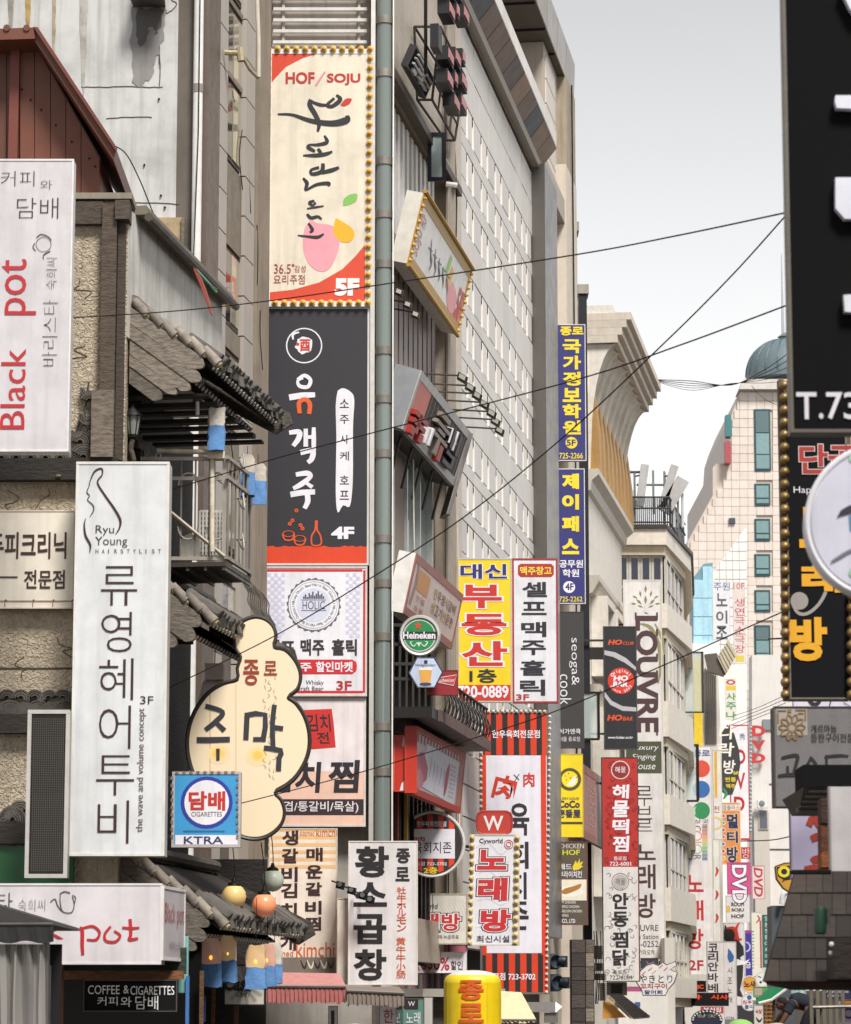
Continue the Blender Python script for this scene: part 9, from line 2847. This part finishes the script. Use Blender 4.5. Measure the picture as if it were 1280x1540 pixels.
# green awning and stall
t=Thing('green_awning','bright green peaked stall awning rising behind the bending worker','awning',P(1160,1510,62))
t.part('canopy',MB().prism([P(x,y,62) for x,y in ((1141,1509),(1166,1485),(1186,1484),(1172,1492),(1152,1507))],(0,1.2,0)),'fabric:#1d8a5a')
t.part('edge',MB().tube([P(1141,1509,61.98),P(1160,1504,61.98),P(1186,1485,61.98)],.03,6),'fabric:#d6d3c9')
t.part('pole',MB().tube([P(1164,1500,62.2),P(1164,1560,62.2)],.03,6),'wood:#6a5038')
s=Sign('small green stall board with yellow letters under the round badges',1133,1484,1161,1500,66,.06,'#4f9a5c','paint:#3a6a44',('paint:#6aa574',.8),arm=False)
s.tx('이',1152,1487,1159,1496,YL,.02)
s.rect(1135,1486,1146,1497,'#b39a8a',2)
s=Sign('small white stall poster with pink letters beside orange shelves',1134,1511,1148,1545,66,.06,'#cfcac4','paint:#8a8680',('paint:#a5a19a',.8),arm=False)
s.tx('식당',1136,1518,1146,1524,'#c2484c',.02)
s.stroke([(1137,1530),(1142,1536),(1146,1531)],3)
t=Thing('orange_shelf','slatted orange wooden shelf rack behind the worker head','shelf',P(1157,1545,64))
for i in range(3):
 t.part('post',MB().bb(X(1149+i*6.5,1525,64),X(1151+i*6.5,1525,64),64,64.1,.1,Z(1507,64)),'wood:#b8761f')
for i in range(6):
 t.part('slat',MB().bb(X(1149,1510+i*6,64.0),X(1164,1510+i*6,64.0),63.97,63.998,Z(1511.5+i*6,64),Z(1509+i*6,64)),'wood:#a5691c')
gb=single('green_bag',MB().ball(P(1114,1548,60),.28,14,.7),'cloth:#8fc06a','light green plastic bag bulging at the bottom edge below the ball signs','bag')
cb=single('cream_bundle',MB().ball(P(1168,1549,40),.17,14,.55),'cloth:#b8ae9a','cream cloth bundle on which the worker leans at the bottom edge','bundle')
t=Thing('dark_cabinet','plain dark charcoal shutter board behind the round white badge','shutter',P(1125,1540,100))
t.part('board',MB().bb(X(1108,1525,100),X(1134,1525,100),100,100.2,.1,Z(1512,100)),'paint:#35333a')
t=Thing('grey_box_wall','dark grey slab wall with curved white pipe left of the shingled roof','wall',P(1172,1450,70))
t.part('wall',MB().prism([P(x,y,70) for x,y in ((1161,1362),(1195,1362),(1195,1545),(1161,1545))],(0,1,0)),'paint:#4a5258')
t.part('pipe',MB().tube(catmull([tuple(P(x,y,69.8)) for x,y in ((1176,1360),(1178,1346),(1186,1342),(1196,1343))],4),.06,8),'paint:#d9dadb')
s=Sign('pale strip sign with small Korean letters over the gate behind the worker',1190,1487,1212,1500,60,.06,'#8fb0ac','paint:#6a7a78',('paint:#9ab0ae',.8),arm=False)
s.tx('노래',1197,1489,1208,1497,WH,.02)
bk_=Thing('grey_shed','weathered grey rendered shed wall seen behind the bending worker','wall',P(1190,1545,75))
bk_.part('wall',MB().bb(X(1140,1520,75),X(1300,1520,75),75,75.4,.05,Z(1490,75)),'concrete:#57524c')

# bending worker
D=44.0
k=D/FPX
def bp(x,y,d=0.0):
 return P(x,y,D+d)
joints = {'pelvis': (1222,1513,0,10.5),'belly': (1211,1508,0,10),'chest': (1196,1506,0,11),'neck': (1186,1506,0,5),'headb': (1180,1507,0,5),
          'sh1': (1190,1511,-.16,6.5),'el1': (1182,1527,-.2,4.6),'wr1': (1174,1541,-.2,3.3),'ha1': (1170,1547,-.2,3.4),
          'sh2': (1190,1509,.16,6.2),'el2': (1178,1522,.22,4.4),'wr2': (1168,1536,.2,3.2),'ha2': (1164,1541,.2,3.2),
          'hip1': (1223,1516,-.1,9.5),'kn1': (1208,1548,-.1,6.5),'ft1': (1224,1592,-.1,4.5),'to1': (1208,1597,-.1,4),
          'hip2': (1225,1515,.1,9.5),'kn2': (1220,1552,.12,6.5),'ft2': (1234,1592,.1,4.5),'to2': (1218,1597,.1,4)}
bones=[('pelvis','belly'),('belly','chest'),('chest','neck'),('neck','headb'),('chest','sh1'),('sh1','el1'),('el1','wr1'),('wr1','ha1'),('chest','sh2'),('sh2','el2'),('el2','wr2'),('wr2','ha2'),
         ('pelvis','hip1'),('hip1','kn1'),('kn1','ft1'),('ft1','to1'),('pelvis','hip2'),('hip2','kn2'),('kn2','ft2'),('ft2','to2')]
pt_=Thing('person','worker in dark navy T-shirt and trousers bending forward over a cloth bundle','person',bp(1222,1597))
def skin(name,names,mat,grow=1.0):
 index_of = {n: i for i,n in enumerate(names)}
 me=bpy.data.meshes.new(name)
 me.from_pydata([tuple(bp(*joints[n][:3])-pt_.org) for n in names],[(index_of[a],index_of[b]) for a,b in bones if a in index_of and b in index_of],[])
 me.materials.append(M(mat))
 me.skin_vertices or None
 n=Node(name,pt_.org,pt_,me)
 sm_=n.o.modifiers.new('skin','SKIN')
 if not me.skin_vertices:
  me.attributes
 lay=me.skin_vertices[0] if me.skin_vertices else None
 if lay:
  for nm in names:
   r=joints[nm][3]*k*grow
   lay.data[index_of[nm]].radius=(r,r)
  lay.data[0].use_root=True
 sb_=n.o.modifiers.new('subdivision','SUBSURF')
 sb_.levels=sb_.render_levels=2
 n.o.modifiers['skin'].use_smooth_shade=True
 return n
allj=list(joints)
body_=skin('body',allj,'paint:#6b4636')
shr=MB().tube([bp(1227,1515),bp(1222,1513),bp(1211,1508),bp(1200,1505),bp(1192,1506),bp(1187,1506.5)],[9*k,12.2*k,12.4*k,12.8*k,11.5*k,6.2*k],16)
for v in shr.v:
 v.y=D+(v.y-D)*1.35
pt_.part('shirt',shr,'cloth:#1b202c')
sho=MB()
for a in ('sh1','sh2'):
 sho.ball(bp(*joints[a][:3]),8*k,12)
pt_.part('shoulder_cloth',sho,'cloth:#1b202c')
sl_=MB()
for a,b in (('sh1','el1'),('sh2','el2')):
 p,q=bp(*joints[a][:3]),bp(*joints[b][:3])
 sl_.tube([p,p.lerp(q,.75)],joints[a][3]*k*1.15,12,r2=joints[b][3]*k*1.5)
sl_.smooth=True
pt_.part('sleeves',sl_,'cloth:#1b202c')
tr_=MB()
for a,b,c in (('hip1','kn1','ft1'),('hip2','kn2','ft2')):
 p,q,r=[bp(*joints[j][:3]) for j in (a,b,c)]
 tr_.tube([p+Vector((.02,0,.02)),p.lerp(q,.5),q,q.lerp(r,.5),r],[10.5*k,9.5*k,8*k,7*k,6*k],12)
tr_.smooth=True
pt_.part('trousers',tr_,'cloth:#181a22')
pt_.part('belt',MB().lathe(bp(1216,1511),(1,0,-.25),[(10.8*k,-.02),(11*k,0),(10.8*k,.025)],16),'flat:#3a332b')
hd=bp(1175.5,1509)
ax=Vector((-.45,0,-.9)).normalized()
pt_.part('head',MB().lathe(hd-ax*7*k,ax,[(2.5*k,0),(6.5*k,2*k),(8*k,5*k),(8*k,9*k),(6.5*k,13*k),(4.2*k,16*k),(1.5*k,17.5*k)],16),'paint:#6b4636')
pt_.part('hair',MB().lathe(hd-ax*8*k+Vector((.006,0,.006)),ax,[(.5*k,-1*k),(6*k,.5*k),(8.6*k,4*k),(8.9*k,7*k),(8.4*k,9.5*k),(7.6*k,10*k)],16),'cloth:#151214')
fc=MB()
fwd=Vector((-.9,0,.45)).normalized()
fc.ball(hd+ax*3*k+fwd * -8*k * -1*.0+Vector((-8.3*k,0,-2*k)),1.6*k,8)
pt_.part('nose',fc,'paint:#6b4636')
for s_ in (-1,1):
 pt_.part('ear',MB().ball(hd+ax*2.5*k+Vector((1*k,s_*8*k,0)),1.9*k,8),'paint:#63402f')
 pt_.part('eye',MB().ball(hd+ax*1.5*k+Vector((-7.4*k,s_*2.8*k,0)),.8*k,6),'flat:#1a1512')
for hn,off in (('ha1',-.2),('ha2',.2)):
 hp=bp(*joints[hn][:3])
 fg=MB()
 for f in range(4):
  y=(f-1.5)*.018
  fg.tube([hp+Vector((0,y,-.01)),hp+Vector((-.025,y,-.045)),hp+Vector((-.02,y,-.08+abs(f-1.3)*.008))],.0085,6,r2=.006)
 fg.tube([hp+Vector((.01,.03,0)),hp+Vector((-.03,.045,-.03)),hp+Vector((-.045,.04,-.055))],.009,6,r2=.007)
 fg.smooth=True
 pt_.part('fingers',fg,'paint:#6b4636')
pd=Thing('platform','low timber work platform under the bending worker','platform',bp(1222,1640))
fz=bp(1222,1601).z
pd.part('deck',MB().bb(bp(1150,1600).x,bp(1300,1600).x,43.4,44.7,fz-.06,fz-.005),'wood:#6a5a48')
for x in (1155,1295):
 for y_ in (43.45,44.6):
  pd.part('leg',MB().bb(X(x,1600,D)-.04,X(x,1600,D)+.04,y_-.0,y_+.08,.0,fz-.061),'wood:#5a4a3a')

# ------------------------------------------------------------------ overhead wires
def wire(lab,pts,r=.011,col_='flat:#332d2b',sag=0):
 p3=[tuple(P(x,y,D)) for x,y,D in pts]
 q=catmull(p3,8)
 return single('overhead_wire',MB().tube(q,r*.56,8,caps=True),col_,lab,'wire',org=p3[0],group='wires strung across the street')
wire('overhead wire crossing the red and cream banner and rising to the right',[(108,478,31),(260,468,30),(400,453,28.5),(560,430,27),(860,384,24),(1020,354,22),(1181,320,20)],.011)
wire('overhead wire from the balcony rising across the charcoal banner to the right',[(258,736,32.5),(420,688,31),(560,651,29),(860,573,25),(1020,520,23),(1181,460,21)],.011)
wire('steep overhead wire climbing from tall white sign to black sign edge',[(250,1036,32),(410,958,30),(560,868,28.5),(700,776,27),(850,655,25.5),(1000,515,24),(1100,415,23),(1181,325,22)],.0105)
wire('low overhead wire from cigarette sign across the striped banner to karaoke bulbs',[(363,1208,33),(540,1162,31),(720,1108,29),(850,1064,28),(1008,996,26),(1110,950,25),(1182,918,24)],.010)
for i in range(5):
 wire(('highest','second','middle','fourth','lowest')[i] + ' of five thin cables sagging between fluted cornice and domed tower',[(986,571+i*.6,88),(1040,578+i*1.5-5+i*2,86),(1100,574-i*3+5+i*2.4,84),(1150,556+i*5,82),(1190,528+i*11,80)],.02-.002*i)
for i in range(4):
 wire(('highest','second','third','lowest')[i] + ' of four thin parallel cables leading to the grey grill sign',[(1100,1078+i*6,80),(1140,1064+i*5,70),(1182,1045+i*6,60)],.012)
wire('thin black cable running down from the metal hut eave to the wall panel',[(172,219,34),(190,232,34),(210,270,34.1),(235,330,34.2),(262,376,34.4)],.013)
wire('thin cable drooping from the ledge of the domed tower',[(1130,580,100),(1150,600,98),(1178,613,96)],.015)
wire('black cable crossing the white block towards the lilac sign',[(1114,1265,100),(1150,1264,96),(1170,1262,92),(1192,1257,88)],.03)
wire('horizontal steel stay between domed tower and brass bulbs',[(1156,961,60),(1178,960,50)],.025)

for s in SIGNS:
 s.finish()
